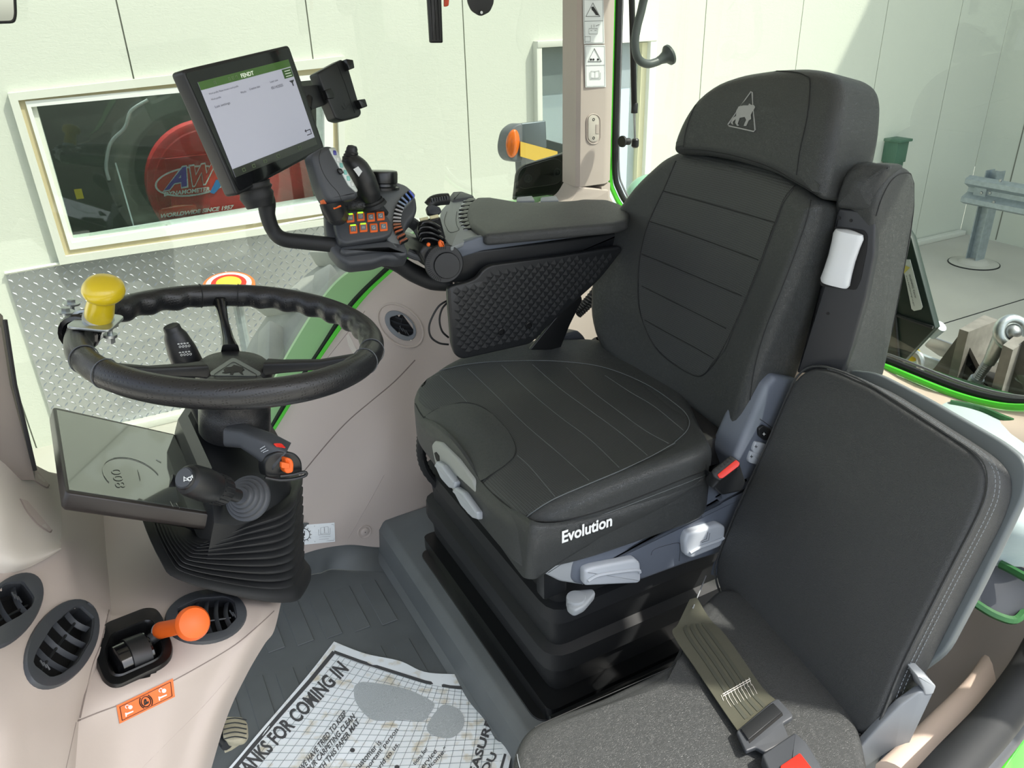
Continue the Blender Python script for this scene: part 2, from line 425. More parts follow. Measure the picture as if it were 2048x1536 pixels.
# window and door openings in the long wall (x0, x1, z0, z1)
holes = [(-.20, 1.66, -.03, .93), (3.50, 4.62, -1.5, 1.03)]
wl = O('wall_right', prism([(-9, WY+.20, G0), (WX+.3, WY+.20, G0), (WX+.3, WY+.20, -1.49), (-9, WY+.20, -1.49)], (0, -1, 0), .1), m_wall, smooth=0, kind='structure')
xs = [.406+1.22*k for k in range(-8, 8)] + [WX]
for a, b in zip(xs, xs[1:]):
    for (c0, c1, z0, z1) in [(a, b, G0, 4.6)]:
        rects = [(c0, c1, z0, z1)]
        for hx0, hx1, hz0, hz1 in holes:
            nr = []
            for (p, q, r, s) in rects:
                if hx1 <= p or hx0 >= q: nr.append((p, q, r, s)); continue
                nr += [(p, q, hz1, s), (p, q, r, hz0)]
                if hx0 > p: nr.append((p, hx0, hz0, hz1))
                if hx1 < q: nr.append((hx1, q, hz0, hz1))
            rects = [t for t in nr if t[3]-t[2] > .01]
        gs = []
        for p, q, r, s in rects:
            l = .005 if abs(p-a) < 1e-6 else 0; rr = .005 if abs(q-b) < 1e-6 else 0
            gs.append(box(((p+l+q-rr)/2, WY+.06, (r+s)/2), (q-rr-p-l, .12, s-r)))
        O('panel', gs, m_wall, wl, smooth=0)
O('seam_backing', box((.5, WY+.10, 1.5), (18.6, .01, 6.1)), mat('seam_grey', (120, 122, 112), .8), wl, smooth=0) if False else None
for a in xs[1:-1]:
    zs = [(G0, 4.6)]
    for hx0, hx1, hz0, hz1 in holes:
        if hx0 < a < hx1: zs = [(G0, hz0), (hz1, 4.6)]
    O('seam', [box((a, WY+.03, (p+q)/2), (.012, .04, q-p)) for p, q in zs if q-p > .02], mat('seam_grey', (120, 122, 112), .8), wl, smooth=0)
O('wall_rear', box((WX+.15, 1.2, 2.2), (.3, 9.8, 7.44)), m_wall, smooth=0, kind='structure')
wr = bpy.data.objects['wall_rear']
for k in range(5):
    O('seam', box((WX-.002, 5.62-1.22*k, 1.5), (.006, .012, 6.0)), mat('seam_grey', (120, 122, 112), .8), wr, smooth=0)

# --- window with the dynamometer behind it
WF = lambda *p: [Y(a, b, WY-.05) for a, b in p]
wn = T('window_1', None, None, (.7, WY, .4)); wn['kind'] = 'structure'
def frame_px(o4, i4, y, t, mt, par, nm):
    gs = []
    for k in range(4):
        a, b = o4[k], o4[(k+1) % 4]; c, d = i4[(k+1) % 4], i4[k]
        gs.append(prism([Y(*a, y), Y(*b, y), Y(*c, y), Y(*d, y)], (0, -1, 0), t))
    return O(nm, gs, mt, par, smooth=0)
OUT = [(15, 187), (690, 112), (690, 445), (120, 530)]
MID = [(36, 201), (672, 133), (684, 434), (131, 513)]
INN = [(50, 203), (665, 146), (668, 424), (140, 500)]
GL = [(62, 214), (648, 158), (650, 402), (144, 486)]
frame_px(OUT, MID, WY-.05, .10, m_wallf, wn, 'window_casing')
frame_px(MID, INN, WY-.02, .06, mat('tan_caulk', (196, 184, 148), .7), wn, 'caulk_bead')
frame_px(INN, GL, WY-.035, .22, mat('white_vinyl', (238, 240, 238), .35), wn, 'window_sash')
gw = glass_mat('building_glass', (.80, .86, .84, 1), .9, .03)
O('window_pane', prism([Y(*p, WY+.01) for p in [(58, 210), (660, 152), (662, 412), (140, 490)]], (0, -1, 0), .006), gw, wn, smooth=0)
# inner room
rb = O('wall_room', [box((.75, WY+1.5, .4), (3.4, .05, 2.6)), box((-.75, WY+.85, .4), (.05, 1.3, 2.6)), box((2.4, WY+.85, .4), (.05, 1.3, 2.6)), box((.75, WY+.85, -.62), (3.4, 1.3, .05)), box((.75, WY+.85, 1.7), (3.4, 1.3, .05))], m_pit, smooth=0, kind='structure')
YD = WY+.30
dy = T('dynamometer', 'round red testing machine with a painted company sign behind the window', 'machine', Y(435, 410, YD))
c = Y(432, 375, YD+.12); rr = (Y(560, 372, YD+.12)-c).length
m_redm = mat('red_machine_paint', (196, 44, 46), .45, var=.12, vsc=9)
O('drum', lathe([(rr*.95, -.2), (rr, -.18), (rr, -.01), (rr*.97, 0), (rr*.9, 0), (rr*.88, .01), (.02, .01)], c, (0, -1, 0), 48), m_redm, dy)
rp = lambda *p: [Y(a, b, YD) for a, b in p]
O('panel', prism(rp((330, 318), (600, 288), (640, 440), (352, 470)), (0, -1, 0), .02), m_redm, dy, smooth=0)
def logo_px(pts, y, mt, nm, t=.004): return O(nm, prism([Y(a, b, y) for a, b in pts], (0, -1, 0), t), mt, dy, smooth=0)
m_lr = mat('logo_red', (216, 52, 36), .5); m_lp = mat('logo_purple', (92, 56, 168), .5); m_lw = mat('logo_white', (228, 230, 228), .5); m_lb = mat('logo_blue', (40, 120, 190), .5)
e1 = ell(385, 362, 76, 30, -8, 40); logo_px(e1, YD-.006, m_lw, 'logo_ellipse_rim'); logo_px(ell(385, 362, 72, 26.5, -8, 40), YD-.011, m_lr, 'logo_ellipse')
tx = lambda s, a, b, c_, y, mt, nm, bo=.03: O(nm, text_geo(s, Y(*a, y), Y(*b, y), Y(*c_, y), bo), mt, dy, smooth=0)
for d_, mt_, yy in ((1, m_lw, YD-.016), (0, m_lp, YD-.021)):
    tx('A', (328-d_*3, 381+d_*3), (374+d_*3, 372+d_*3), (346-d_*3, 338-d_*3), yy, mt_, 'letter', .04+.03*d_)
for d_, mt_, yy in ((1, m_lw, YD-.017), (0, m_lr, YD-.022)):
    tx('W', (372-d_*3, 374+d_*3), (424+d_*3, 365+d_*3), (380-d_*3, 333-d_*3), yy, mt_, 'letter', .04+.03*d_)
logo_px([(420, 385), (432, 360), (445, 358), (440, 375), (428, 388)], YD-.018, m_lb, 'logo_wedge')
tx('DYNAMOMETER', (328, 393), (420, 382), (329, 384), YD-.024, m_lw, 'lettering', .03)
tx('WORLDWIDE SINCE 1957', (319, 437), (466, 418), (321, 428), YD-.024, m_lw, 'lettering', .04)
# clear panel edge in front of it
pg = O('clear_panel', prism([Y(a, b, YD-.07) for a, b in [(232, 326), (420, 305), (420, 440), (270, 458)]], (0, -1, 0), .006), glass_mat('perspex', (.93, .95, .95, 1), .35), smooth=0, label='clear plastic sheet standing in front of the round red machine behind the window', cat='sheet')
O('edge_strip', tube([Y(231, 326, YD-.075), Y(269, 458, YD-.075)], .006, 6), m_lgrey, pg)
# --- hanging hose in room
O('hose', tube([Y(a, b, WY+.5) for a, b in [(296, 200), (262, 222), (250, 255), (222, 285), (212, 330), (218, 360)]], .012, 8, sm=5), m_lgrey2, label='pale flexible hose hanging in the dark room behind the window', cat='hose')
O('tag_plate', box(Y(158, 388, WY+.5), (.05, .01, .07)), m_yellow, label='small yellow tag in the dark room low behind the window', cat='tag')

# --- second opening: glazed door
d1 = T('door_1', None, None, (4.1, WY, .2)); d1['kind'] = 'structure'
dz = 1.03
O('door_frame', [box((3.49, WY-.03, -.2), (.05, .08, 2.5), b=.004), box((4.66, WY-.03, -.2), (.07, .08, 2.5), b=.004), box((4.08, WY-.03, 1.035), (1.22, .09, .05), b=.004)], m_wallf, d1)
O('jamb', box((4.60, WY+.03, -.2), (.06, .1, 2.4)), mat('cream_jamb', (214, 208, 170), .6), d1, smooth=0)
O('door_pane', box((4.05, WY+.03, -.2), (1.1, .01, 2.4)), glass_mat('door_glass', (.95, .97, .97, 1), .8, .02), d1, smooth=0)
O('upper_blind', box((4.05, WY+.052, .83), (1.1, .02, .40)), mat('grey_blind', (138, 146, 148), .7), d1, smooth=0)
O('lower_blind', box((4.05, WY+.056, -.45), (1.1, .02, 2.3)), mat('pale_blind', (182, 192, 198), .7), d1, smooth=0)

# --- diamond plate wainscot
m_dia = mat('diamond_plate_metal', (196, 199, 203), .3, metal=.9, var=.06, vsc=3)
dpx0, dpx1, dpz0, dpz1 = -.655, 1.95, G0+.05, -.17
dp = T('diamond_plate', 'bright tread plate panel covering the foot of the white wall below the window', 'metal sheet', ((dpx0+dpx1)/2, WY-.03, dpz0))
q = [V((dpx0, WY-.02, dpz0)), V((dpx1, WY-.02, dpz0)), V((dpx1, WY-.02, dpz1+.06)), V((dpx0, WY-.02, dpz1-.02))]
O('sheet', prism(q, (0, -1, 0), .02), m_dia, dp, smooth=0)
O('top_edge', tube([q[3]+V((0, -.006, 0)), q[2]+V((0, -.006, 0))], .012, 4), m_wallf, dp, smooth=0)
vv, ff = [], []
P = .046
def loz(cx, cz, dx, dz_, l, w_):
    k = len(vv); y0 = WY-.021
    d = V((dx, 0, dz_)).normalized(); e = V((-d.z, 0, d.x)); c = V((cx, y0, cz))
    vv.extend([c-d*l, c-e*w_, c+d*l, c+e*w_, c+V((0, -.006, 0))-d*l*.5, c+V((0, -.006, 0))+d*l*.5])
    ff.extend([(k, k+1, k+4), (k+4, k+1, k+5), (k+1, k+2, k+5), (k+2, k+3, k+5), (k+3, k+4, k+5), (k+3, k, k+4)])
nx = int((dpx1-dpx0)/P); nz = int((dpz1-dpz0)/P)
for i in range(nx):
    for j in range(nz):
        x = dpx0+P*(i+.5); z = dpz0+P*(j+.5)
        if z > dpz1-.02 + .03*(x-dpx0): continue
        s = 1 if (i+j) % 2 else -1
        loz(x, z, 1, s, .0215, .0062)
O('raised_treads', (vv, ff), m_dia, dp, smooth=0, kind='stuff')

# --- green box on the wall, guard rail
gb = T('utility_box', 'small green electrical box on the shaded white wall right of the headrest', 'box', (8.14, WY, -.35))
gm = mat('green_box_paint', (74, 112, 92), .5)
O('box_body', box((8.14, WY-.09, -.29), (.19, .18, .24), b=.008), gm, gb); O('box_lid', box((8.14, WY-.10, -.165), (.22, .22, .03), b=.006), gm, gb)
O('box_base', box((8.14, WY-.09, -.43), (.16, .15, .05), b=.004), gm, gb)
RX = 8.6
gr = T('guard_rail', 'galvanised double wave guard rail on a post in the shaded yard', 'guard rail', (RX+.1, 5.1, G0))
ztop = X(1940, 350, RX).z; zbot = X(1933, 408, RX).z; hh = (ztop-zbot)
prof = [(0, 0), (-.07, -.10), (-.07, -.26), (.02, -.42), (.02, -.58), (-.07, -.74), (-.07, -.90), (0, -1)]
yA, yB = X(1940, 350, RX).y, 1.0
l0 = [V((RX+a, yA, ztop+b*hh)) for a, b in prof]; l0 += [p+V((.006, 0, 0)) for p in reversed(l0)]
O('rail', loft([l0, [p+V((0, yB-yA, 0)) for p in l0]]), m_galv, gr, smooth=25)
pb = Z(1947, 527, G0)
O('post', [box((pb.x, pb.y-.06, (G0+ztop+.05)/2), (.15, .012, ztop+.05-G0)), box((pb.x, pb.y+.06, (G0+ztop+.05)/2), (.15, .012, ztop+.05-G0)), box((pb.x, pb.y, (G0+ztop+.05)/2), (.012, .12, ztop+.05-G0))], m_galv, gr, smooth=0)
O('spacer', box((RX+.05, pb.y, (ztop+zbot)/2+.03), (.12, .14, .2), b=.004), m_galv, gr)
for k, (a, b) in enumerate([(2001, 361), (1988, 404), (1963, 386), (1980, 386)]):
    O('rail_bolt', lathe([(.018, 0), (.014, .012), (.002, .015)], X(a, b, RX-.06), (-1, 0, 0), 10), m_steel, gr)
O('base_disc', [lathe([(.26, 0), (.26, .012), (.25, .014)], (pb.x, pb.y, G0), (0, 0, 1), 36), lathe([(.17, .01), (.13, .05), (.1, .06)], (pb.x, pb.y, G0), (0, 0, 1), 24)], m_conc, gr)
O('base_joint', tube([(pb.x+.265*math.cos(t*PI/16), pb.y+.265*math.sin(t*PI/16), G0+.004) for t in range(32)], .008, 5, closed=True), m_seam, gr)

# --- striped roller on the ground by the plate (seen over the wheel rim)
tr = T('round_marker', 'round red white and yellow marker standing before the tread plate wall', 'marker', Y(458, 575, 4.9))
for a, mt_, nm, hgt in ((.155, mat('marker_orange', (230, 120, 60), .5), 'disc', 0), (.135, m_lw, 'ring', .006), (.105, m_lr, 'ring', .010), (.075, mat('marker_yellow', (240, 210, 70), .5), 'ring', .014)):
    O(nm, lathe([(a, -.05+hgt), (a, hgt), (a*.9, .004+hgt)], Y(458, 569, 4.9), (0, -.25, 1), 32), mt_, tr)
O('stand', tube([Y(470, 580, 4.9), V((Y(470, 580, 4.9).x, 4.95, G0))], .03, 10), m_galv, tr)
# unseen fill light added to brighten the machine behind the window
ld_ = bpy.data.lights.new('added_room_fill', 'AREA'); lo_ = bpy.data.objects.new('added_room_fill', ld_); COL.objects.link(lo_)
ld_.energy = 55; ld_.size = 1.2; lo_.location = (.6, WY+.75, 1.6); lo_.rotation_euler = (math.radians(-12), 0, 0)
# chassis of the tractor under the cab
ch = T('tractor_chassis', 'dark green tractor chassis under the cab', 'chassis', (.2, 1.1, -1.0))
O('frame_block', box((.2, 1.1, -.62), (3.4, .8, .9), b=.05), m_greend, ch)
O('tank', box((.1, .2, -.75), (1.3, .7, .75), b=.08), m_black, ch)
O('cab_floor_pan', box((.3, 1.1, -.12), (2.4, 1.7, .08), b=.02), m_greend, ch)
# ============================================================ THE CAB: floor, walls, pillar, glass, roof
# --- floor mat and seat platform
fl = O('floor', prism([(-.75, .35, 0), (1.6, .35, 0), (1.6, 1.75, 0), (-.75, 1.75, 0)], (0, 0, 1), .06), m_floor, smooth=0, kind='structure')
px0, pit = .262, .066
rib0 = None
for row, (y1, L_) in enumerate([(1.462, .17), (1.405, -.20), (1.15, -.2)]):
    for k in range(-6, 3):
        x = px0 + pit*k
        if row and x > .43: continue
        yc = y1 + L_/2 - .012*k; s = (.040, abs(L_), .0026)
        if rib0 is None:
            rib0 = O('tread_bar', box((0, 0, 0), s, b=.0012, seg=1), m_floor, fl); o = rib0
        else:
            o = rib0.copy(); COL.objects.link(o); o.parent = fl
        o.location = V((x, yc, .001)) - WL['floor']
# platform with chamfered front
pz = .10
prof = [(.455, .002), (.470, .012), (.478, .078), (.492, pz-.004), (.50, pz)]
l0 = [V((x, 0, z)) for x, z in prof] + [V((1.5, 0, pz)), V((1.5, 0, .002))]
O('floor_platform', loft([[p+V((0, .55, 0)) for p in l0], [p+V((-.01, 1.71, 0)) for p in l0]]), m_floor, smooth=30, kind='structure')
O('floor_riser', patch([[V((-.75, 1.74, .36)), V((-.1, 1.74, .23)), V((.24, 1.74, .16)), V((.3, 1.74, .14)), V((.36, 1.74, .11)), V((.43, 1.74, .11)), V((.5, 1.74, .11)), V((.56, 1.74, .08))], [V((-.75, 1.715, .30)), V((-.1, 1.715, .17)), Y(590, 1112, 1.712), Y(645, 1100, 1.712), Y(685, 1089, 1.712), Y(740, 1092, 1.712), Y(790, 1092, 1.712), V((.56, 1.712, .08))], [V((-.75, 1.66, 0)), V((-.1, 1.66, 0)), Z(590, 1160, .001), Z(640, 1146, .001), Z(665, 1138, .001), Z(730, 1142, .001), Z(796, 1140, .001), V((.56, 1.66, .0))]], 3), m_floor, smooth=30, kind='structure')

# --- right hand lining (beige): rows from window sill down to the floor
SY = 1.985
sill = [Y(x, y, SY) for x, y in [(440, 985), (500, 925), (545, 868), (600, 780), (660, 690), (720, 608), (775, 552), (850, 495), (960, 452), (1080, 425), (1180, 400)]]
fy = lambda x, y, v: Y(x, y, v)
r1 = [p + V((0, -.035, -.012)) for p in sill]
r2 = [Y(450, 1010, 1.90), Y(510, 965, 1.90), Y(575, 910, 1.90), Y(640, 830, 1.90), Y(710, 740, 1.895), Y(770, 670, 1.89), Y(825, 600, 1.89), Y(880, 545, 1.885), Y(980, 520, 1.885), Y(1090, 500, 1.88), Y(1190, 480, 1.88)]
r3 = [Y(455, 1080, 1.80), Y(530, 1040, 1.80), Y(610, 1000, 1.80), Y(700, 930, 1.80), Y(770, 850, 1.80), Y(830, 770, 1.83), Y(870, 690, 1.85), Y(920, 650, 1.84), Y(1010, 640, 1.83), Y(1110, 620, 1.83), Y(1210, 600, 1.83)]
r4 = [Y(460, 1160, 1.735), Y(540, 1100, 1.73), Y(610, 1065, 1.725), Y(690, 1030, 1.722), Y(775, 990, 1.722), Y(840, 930, 1.74), Y(890, 860, 1.76), Y(950, 820, 1.76), Y(1040, 810, 1.76), Y(1140, 790, 1.76), Y(1240, 770, 1.76)]
r5 = [V((-.2, 1.70, -.0)), V((0.05, 1.70, .05)), Y(595, 1112, 1.705), Y(690, 1090, 1.70), Y(778, 1092, 1.70), V((.60, 1.71, .05)), V((.72, 1.72, .05)), V((.85, 1.72, .05)), V((1.0, 1.72, .05)), V((1.2, 1.72, .05)), V((1.5, 1.72, .05))]
lining = O('wall_lining', patch([sill, r1, r2, r3, r4, r5], 10), m_beige, smooth=60, kind='structure')
bl = bvh(lining)
O('lining_groove', [stroke_hit(bl, [(560, 1000), (600, 952), (660, 880), (700, 838), (745, 800), (790, 762), (830, 720)], .0016, -.0002, sub=4)], m_groove, lining)
O('lining_groove', [stroke_hit(bl, [(590, 800), (640, 735), (690, 672), (730, 622)], .0008, -.0002, sub=4)], m_groove, lining)
O('lining_ridge', [stroke_hit(bl, [(688, 1092), (735, 1010), (768, 950)], .0022, -.0014, sub=4)], m_beige, lining)
# door pocket pull in the lining
O('pull_recess', poly_hit(bl, [(693, 672), (698, 668), (714, 700), (716, 706), (706, 708), (697, 690)], .0015), m_beige2, lining, smooth=0)
# screw cap with dish
p_, n_ = hit(bl, 729, 1063, .0, True)
O('cap_dish', lathe([(.019, .000), (.018, .0026), (.0145, .001)], p_, n_, 28), m_beige, lining)
O('screw_cap', [lathe([(.0115, .0), (.0113, .004), (.009, .0052), (.0012, .0056)], p_, n_, 24)], m_beige, lining)
O('cap_hole', lathe([(.0014, .005), (.0013, .0062)], p_, n_, 8), m_dark, lining)
# side vent in the lining
def vent(bs, cx, cy, a, b_, ang, lab, nsl, sl_ang, tab, hole, grp=None, nm='air_vent', mr=None, wd=8, bw=9, dep=.035, hr=5):
    """oval vent: image ellipse draped on the surface bs"""
    mr = mr or m_anth
    hh = hit(bs, cx, cy, 0, True)
    p, n_ = hh
    for ex, ey in ell(cx, cy, a*.8, b_*.8, ang, 8):
        h2 = hit(bs, ex, ey, 0, True)
        if h2: n_ = n_ + h2[1]
    n_.normalize()
    def q(x, y, o=0):
        h2 = hit(bs, x, y, 0)
        if h2 is None or (h2-p).length > .12: h2 = PL(x, y, p, n_)
        return h2 + n_*o
    v = T(nm, lab, 'vent', p, grp); dv = ((p-CAM).normalized() - n_*.6).normalized()
    E_ = ell(cx, cy, a, b_, ang, 40)
    sc2 = lambda k, o: [q(cx+(x-cx)*k, cy+(y-cy)*k, o) for x, y in E_]
    hp = rnd([V((x, y, 0)) for x, y in hole], hr, 4)
    def ray_hole(x, y):
        best = None; dx, dy = x-cx, y-cy
        for i in range(len(hp)):
            x1, y1, x2, y2 = hp[i-1].x, hp[i-1].y, hp[i].x, hp[i].y
            den = dx*(y2-y1)-dy*(x2-x1)
            if abs(den) < 1e-9: continue
            t = ((x1-cx)*(y2-y1)-(y1-cy)*(x2-x1))/den; s = ((x1-cx)*dy-(y1-cy)*dx)/den
            if t > 0 and -1e-6 <= s <= 1+1e-6: best = t if best is None else min(best, t)
        return best or .6
    HL = [(cx+(x-cx)*min(.92, ray_hole(x, y)), cy+(y-cy)*min(.92, ray_hole(x, y))) for x, y in E_]
    hq = lambda k, o: [q(cx+(x-cx)*k, cy+(y-cy)*k, o) for x, y in HL]
    O('vent_ring', loft([sc2(1.0, -.006), sc2(1.0, .002), sc2(.975, .0045), hq(1.03, .0045), hq(1.0, .004), hq(1.0, .0015), hq(.97, .0015), [p_ + dv*dep for p_ in hq(.97, 0)]], False, False), mr, v, smooth=40)
    O('vent_well', loft([[p_ + dv*(dep-.0005) for p_ in hq(.98, 0)], [p_ + dv*(dep-.001) for p_ in hq(.97, 0)]], False, True), m_dark, v, smooth=0)
    A = math.radians(sl_ang); ux, uy = math.cos(A), math.sin(A); vx, vy = -uy, ux
    proj_ = [((x-cx)*vx+(y-cy)*vy) for x, y in HL]; lo, hi = min(proj_), max(proj_)
    for k in range(nsl):
        s = lo + (hi-lo)*(k+.5)/nsl; ts = []
        for i in range(len(HL)):
            a1 = (HL[i-1][0]-cx)*vx+(HL[i-1][1]-cy)*vy-s; a2 = (HL[i][0]-cx)*vx+(HL[i][1]-cy)*vy-s
            if (a1 > 0) != (a2 > 0):
                t = a1/(a1-a2); X_ = HL[i-1][0]+(HL[i][0]-HL[i-1][0])*t; Y_ = HL[i-1][1]+(HL[i][1]-HL[i-1][1])*t
                ts.append((X_-cx)*ux+(Y_-cy)*uy)
        if len(ts) < 2: continue
        t0_, t1_ = min(ts)+1, max(ts)-1; P = []
        for j in range(7):
            t = t0_+(t1_-t0_)*j/6; bow = bw*math.sin(PI*j/6)*.6
            P.append((cx+ux*t+vx*(s+bow), cy+uy*t+vy*(s+bow)))
        l1 = [q(x, y, -.002) for x, y in P]; l2 = [q(x+vx*wd, y+vy*wd, 0) + dv*.011 for x, y in P]
        vs2 = l1+l2; off = dv*.0018; vs2 += [p_+off for p_ in vs2]; m2 = len(P); fs2 = []
        for j in range(m2-1):
            fs2 += [(j, j+1, m2+j+1, m2+j), (2*m2+j, 3*m2+j, 3*m2+j+1, 2*m2+j+1), (j, 2*m2+j, 2*m2+j+1, j+1), (m2+j, m2+j+1, 3*m2+j+1, 3*m2+j)]
        O('slat', (vs2, fs2), m_anth, v, smooth=30)
    O('link_bar', tube([q(cx+vx*lo*.85, cy+vy*lo*.85, -.006), q(cx+vx*hi*.85, cy+vy*hi*.85, -.006)], .0016, 6), m_black, v)
    for k in range(3):
        tx_, ty_ = tab; O('thumb_ridge', tube([q(tx_+k*6-9, ty_-3+k*4, .001), q(tx_+k*6-2, ty_+8+k*4, .001)], .0012, 6), m_anth, v)
    return v
def cut(o, regions):
    """open real holes in a lining: drop the faces whose picture centre lies in one of the ovals (cx, cy, a, b, angle)"""
    vs_, fs_ = GEO[o.name]; keep = []
    for f in fs_:
        c = proj(sum((vs_[i] for i in f), V((0, 0, 0)))/len(f)); ok = True
        for (cx, cy, a, b_, ang) in regions:
            A = math.radians(ang); dx, dy = c.x-cx, c.y-cy; u, v = dx*math.cos(A)+dy*math.sin(A), -dx*math.sin(A)+dy*math.cos(A)
            if (u/a)**2+(v/b_)**2 < 1: ok = False
        if ok: keep.append(f)
    me = bpy.data.meshes.new(o.name); c0 = WL[o.name]; me.from_pydata([p-c0 for p in vs_], [], keep); me.update(); me.materials.append(o.data.materials[0])
    me.polygons.foreach_set('use_smooth', [True]*len(me.polygons)); o.data = me
vent(bl, 801, 651, 37, 23, 42, 'round air vent set in the beige side lining beyond the steering wheel', 4, 14, (808, 655), [(779, 634), (800, 628), (808, 630), (826, 648), (828, 668), (816, 674), (796, 666), (780, 650)], None, 'side_vent', m_grey, 4, 4, .014, 4)
O('vent_dish', tube([hit(bl, x, y, .0005) for x, y in ell(801, 651, 52, 35, 42, 32)], .003, 8, closed=True), m_beige, lining)
cut(lining, [(801, 651, 31, 18, 42)])
# sticker: gear and book
stk = T('gear_sticker', 'white warning sticker with gear and open book beside the column bellows', 'sticker', hit(bl, 632, 1068))
q = [(590, 1052), (669, 1045), (670, 1083), (590, 1091)]
O('backing', sheet_hit(bl, q, 8, 5, .0012), m_white, stk, smooth=0)
S = lambda pts, r=.0003, c=False, sub=1: stroke_hit(bl, pts, r, .0016, c, 4, sub)
O('border', [S([(592, 1055), (667, 1048.5), (668, 1080), (592, 1087)], .0004, True), S([(629, 1051.5), (629.5, 1084)], .0004)], m_ink, stk, smooth=0)
O('gear_symbol', [S(ell(609, 1069, 10.5, 11, 0, 20), .0008, True)] + [S([(609+11*math.cos(a*PI/6), 1069+11*math.sin(a*PI/6)), (609+14.5*math.cos(a*PI/6), 1069+14.5*math.sin(a*PI/6))], .0008) for a in range(12)] + [S([(609, 1062), (609, 1071)], .0010), S([(609, 1075), (609, 1076)], .0010)], m_ink, stk, smooth=0)
O('book_symbol', [S([(641, 1056), (648, 1054), (649, 1066), (641, 1068)], .00035, True), S([(649, 1054), (656, 1053), (657, 1066), (649, 1066)], .00035, True), S([(637, 1059), (637, 1070), (660, 1068), (660, 1056)], .00035)], m_ink, stk, smooth=0)
O('lettering', [text_hit('17.1mpm = 10.6mph', bl, (638, 1075), (661, 1073), (638, 1072), 0, .0016), text_hit('17.1mpm = 10.6mph', bl, (638, 1079), (658, 1077), (638, 1076), 0, .0016)], m_greyink, stk, smooth=0) if False else O('lettering', [S([(638, 1074), (661, 1072)], .0003), S([(638, 1078.5), (657, 1077)], .0003)], m_greyink, stk, smooth=0)

# --- green outer frame, black seal, thin green lip along the sill
lipA = [(x, y) for x, y in [(440, 985), (500, 925), (545, 868), (600, 780), (660, 690), (720, 608), (775, 552), (850, 495), (960, 452), (1080, 425), (1180, 400)]]
def band(a, b, y, t, nm, mt, **kw):
    A = spline([Y(*p, y) for p in a], 5); B = spline([Y(*p, y) for p in b], 5); n_ = min(len(A), len(B)); gs = []
    vs_ = []; fs_ = []
    for p, q_ in zip(A, B): vs_ += [p, q_, q_+V((0, t, 0)), p+V((0, t, 0))]
    for i in range(n_-1):
        for s in range(4): s2 = (s+1) % 4; fs_.append((4*i+s, 4*i+s2, 4*i+4+s2, 4*i+4+s))
    fs_ += [(0, 1, 2, 3), tuple(4*(n_-1)+k for k in (3, 2, 1, 0))]
    return O(nm, (vs_, fs_), mt, smooth=40, **kw)
outer = [(395, 985), (455, 930), (505, 850), (562, 735), (618, 640), (664, 575), (712, 535), (800, 480), (905, 430), (1010, 405), (1100, 392)]
mid1 = [(418, 985), (478, 940), (527, 885), (583, 790), (640, 705), (694, 622), (750, 562), (826, 498), (935, 447), (1050, 417), (1150, 398)]
mid2 = [(430, 985), (492, 935), (538, 878), (594, 788), (652, 698), (711, 615), (767, 558), (843, 497), (953, 453), (1075, 424), (1175, 399)]
band(outer, mid1, 2.03, .014, 'wall_frame', m_green, kind='structure')
band([(x-3, y) for x, y in mid1], mid2, 2.015, .03, 'trim_2', m_rub, kind='structure')
band(mid2, [(x+3, y+2) for x, y in lipA], SY+.004, .02, 'trim_3', m_greenb, kind='structure')

# --- side window glass, bounded by the frame
gl = glass_mat('cab_glass', (.41, .445, .405, 1), .8, .015)
g_pts = [Y(*p, 2.055) for p in outer] + [V((1.40, 2.055, .80)), V((1.40, 2.055, 1.8)), V((-.62, 2.055, 1.8)), V((-.62, 2.055, .0))]
g_o = bpy.data.meshes.new('x')
tri = [tuple(t) for t in tessellate_polygon([[V((p.x, p.z, 0)) for p in g_pts]])]
bpy.data.meshes.remove(g_o)
O('window_2', (g_pts, tri), gl, smooth=0, kind='structure')
# --- pillar
pl = O('pillar', [loft([[V((a, b, z)) for a, b in [(1.225, 1.99), (1.219, 1.91), (1.228, 1.90), (1.305, 1.897), (1.318, 1.90), (1.352, 1.93), (1.355, 1.99)]] for z in (.870, 1.80)])], m_beige, smooth=40, label='beige window pillar with warning stickers standing behind the armrest', cat='pillar')
pts = rnd([Y(x, y, 1.895) for x, y in [(1160, 374), (1218, 380), (1222, 470), (1040, 480), (1050, 428), (1110, 416), (1145, 400)]], [.004, .004, 0, 0, 0, .03, .03])
O('pillar_foot', [slab(pts, (0, -1, 0), .09, .004), loft([[V((a, b, z)) for a, b in [(1.30, 1.99), (1.300, 1.896), (1.316, 1.90), (1.354+k, 1.93), (1.357+k, 1.99)]] for z, k in ((.60, .05), (.78, .03), (.82, .0), (.862, 0))])], m_beige, pl, smooth=40)
bpil = bvh(pl)
# hinge cover
hc = [PL(x, y, (1.27, 1.897, 1), V((0, -1, 0))) for x, y in ell(1187, 256, 13, 29, 0, 28)]
def stad(cx, cy, w_, h_, n=8):
    r = w_/2; out = []
    for k in range(n+1): a = PI + PI*k/n; out.append((cx + r*math.cos(a), cy-h_/2+r + r*math.sin(a)))
    for k in range(n+1): a = PI*k/n; out.append((cx + r*math.cos(a), cy+h_/2-r + r*math.sin(a)))
    return out
yp = 1.8985
O('latch_rim', tube([Y(a, b, yp-.001) for a, b in stad(1187, 258, 27, 60)], .0016, 6, closed=True), m_beige, pl)
O('latch_cover', slab([Y(a, b, yp-.003) for a, b in stad(1187, 257, 21, 54)], (0, -1, 0), .004, .001), m_beige2, pl)
for cy in (239, 276): O('latch_screw', lathe([(.0042, 0), (.004, .0012), (.0015, .0004)], Y(1187, cy, yp-.0025), (0, -1, 0), 12), m_black, pl)
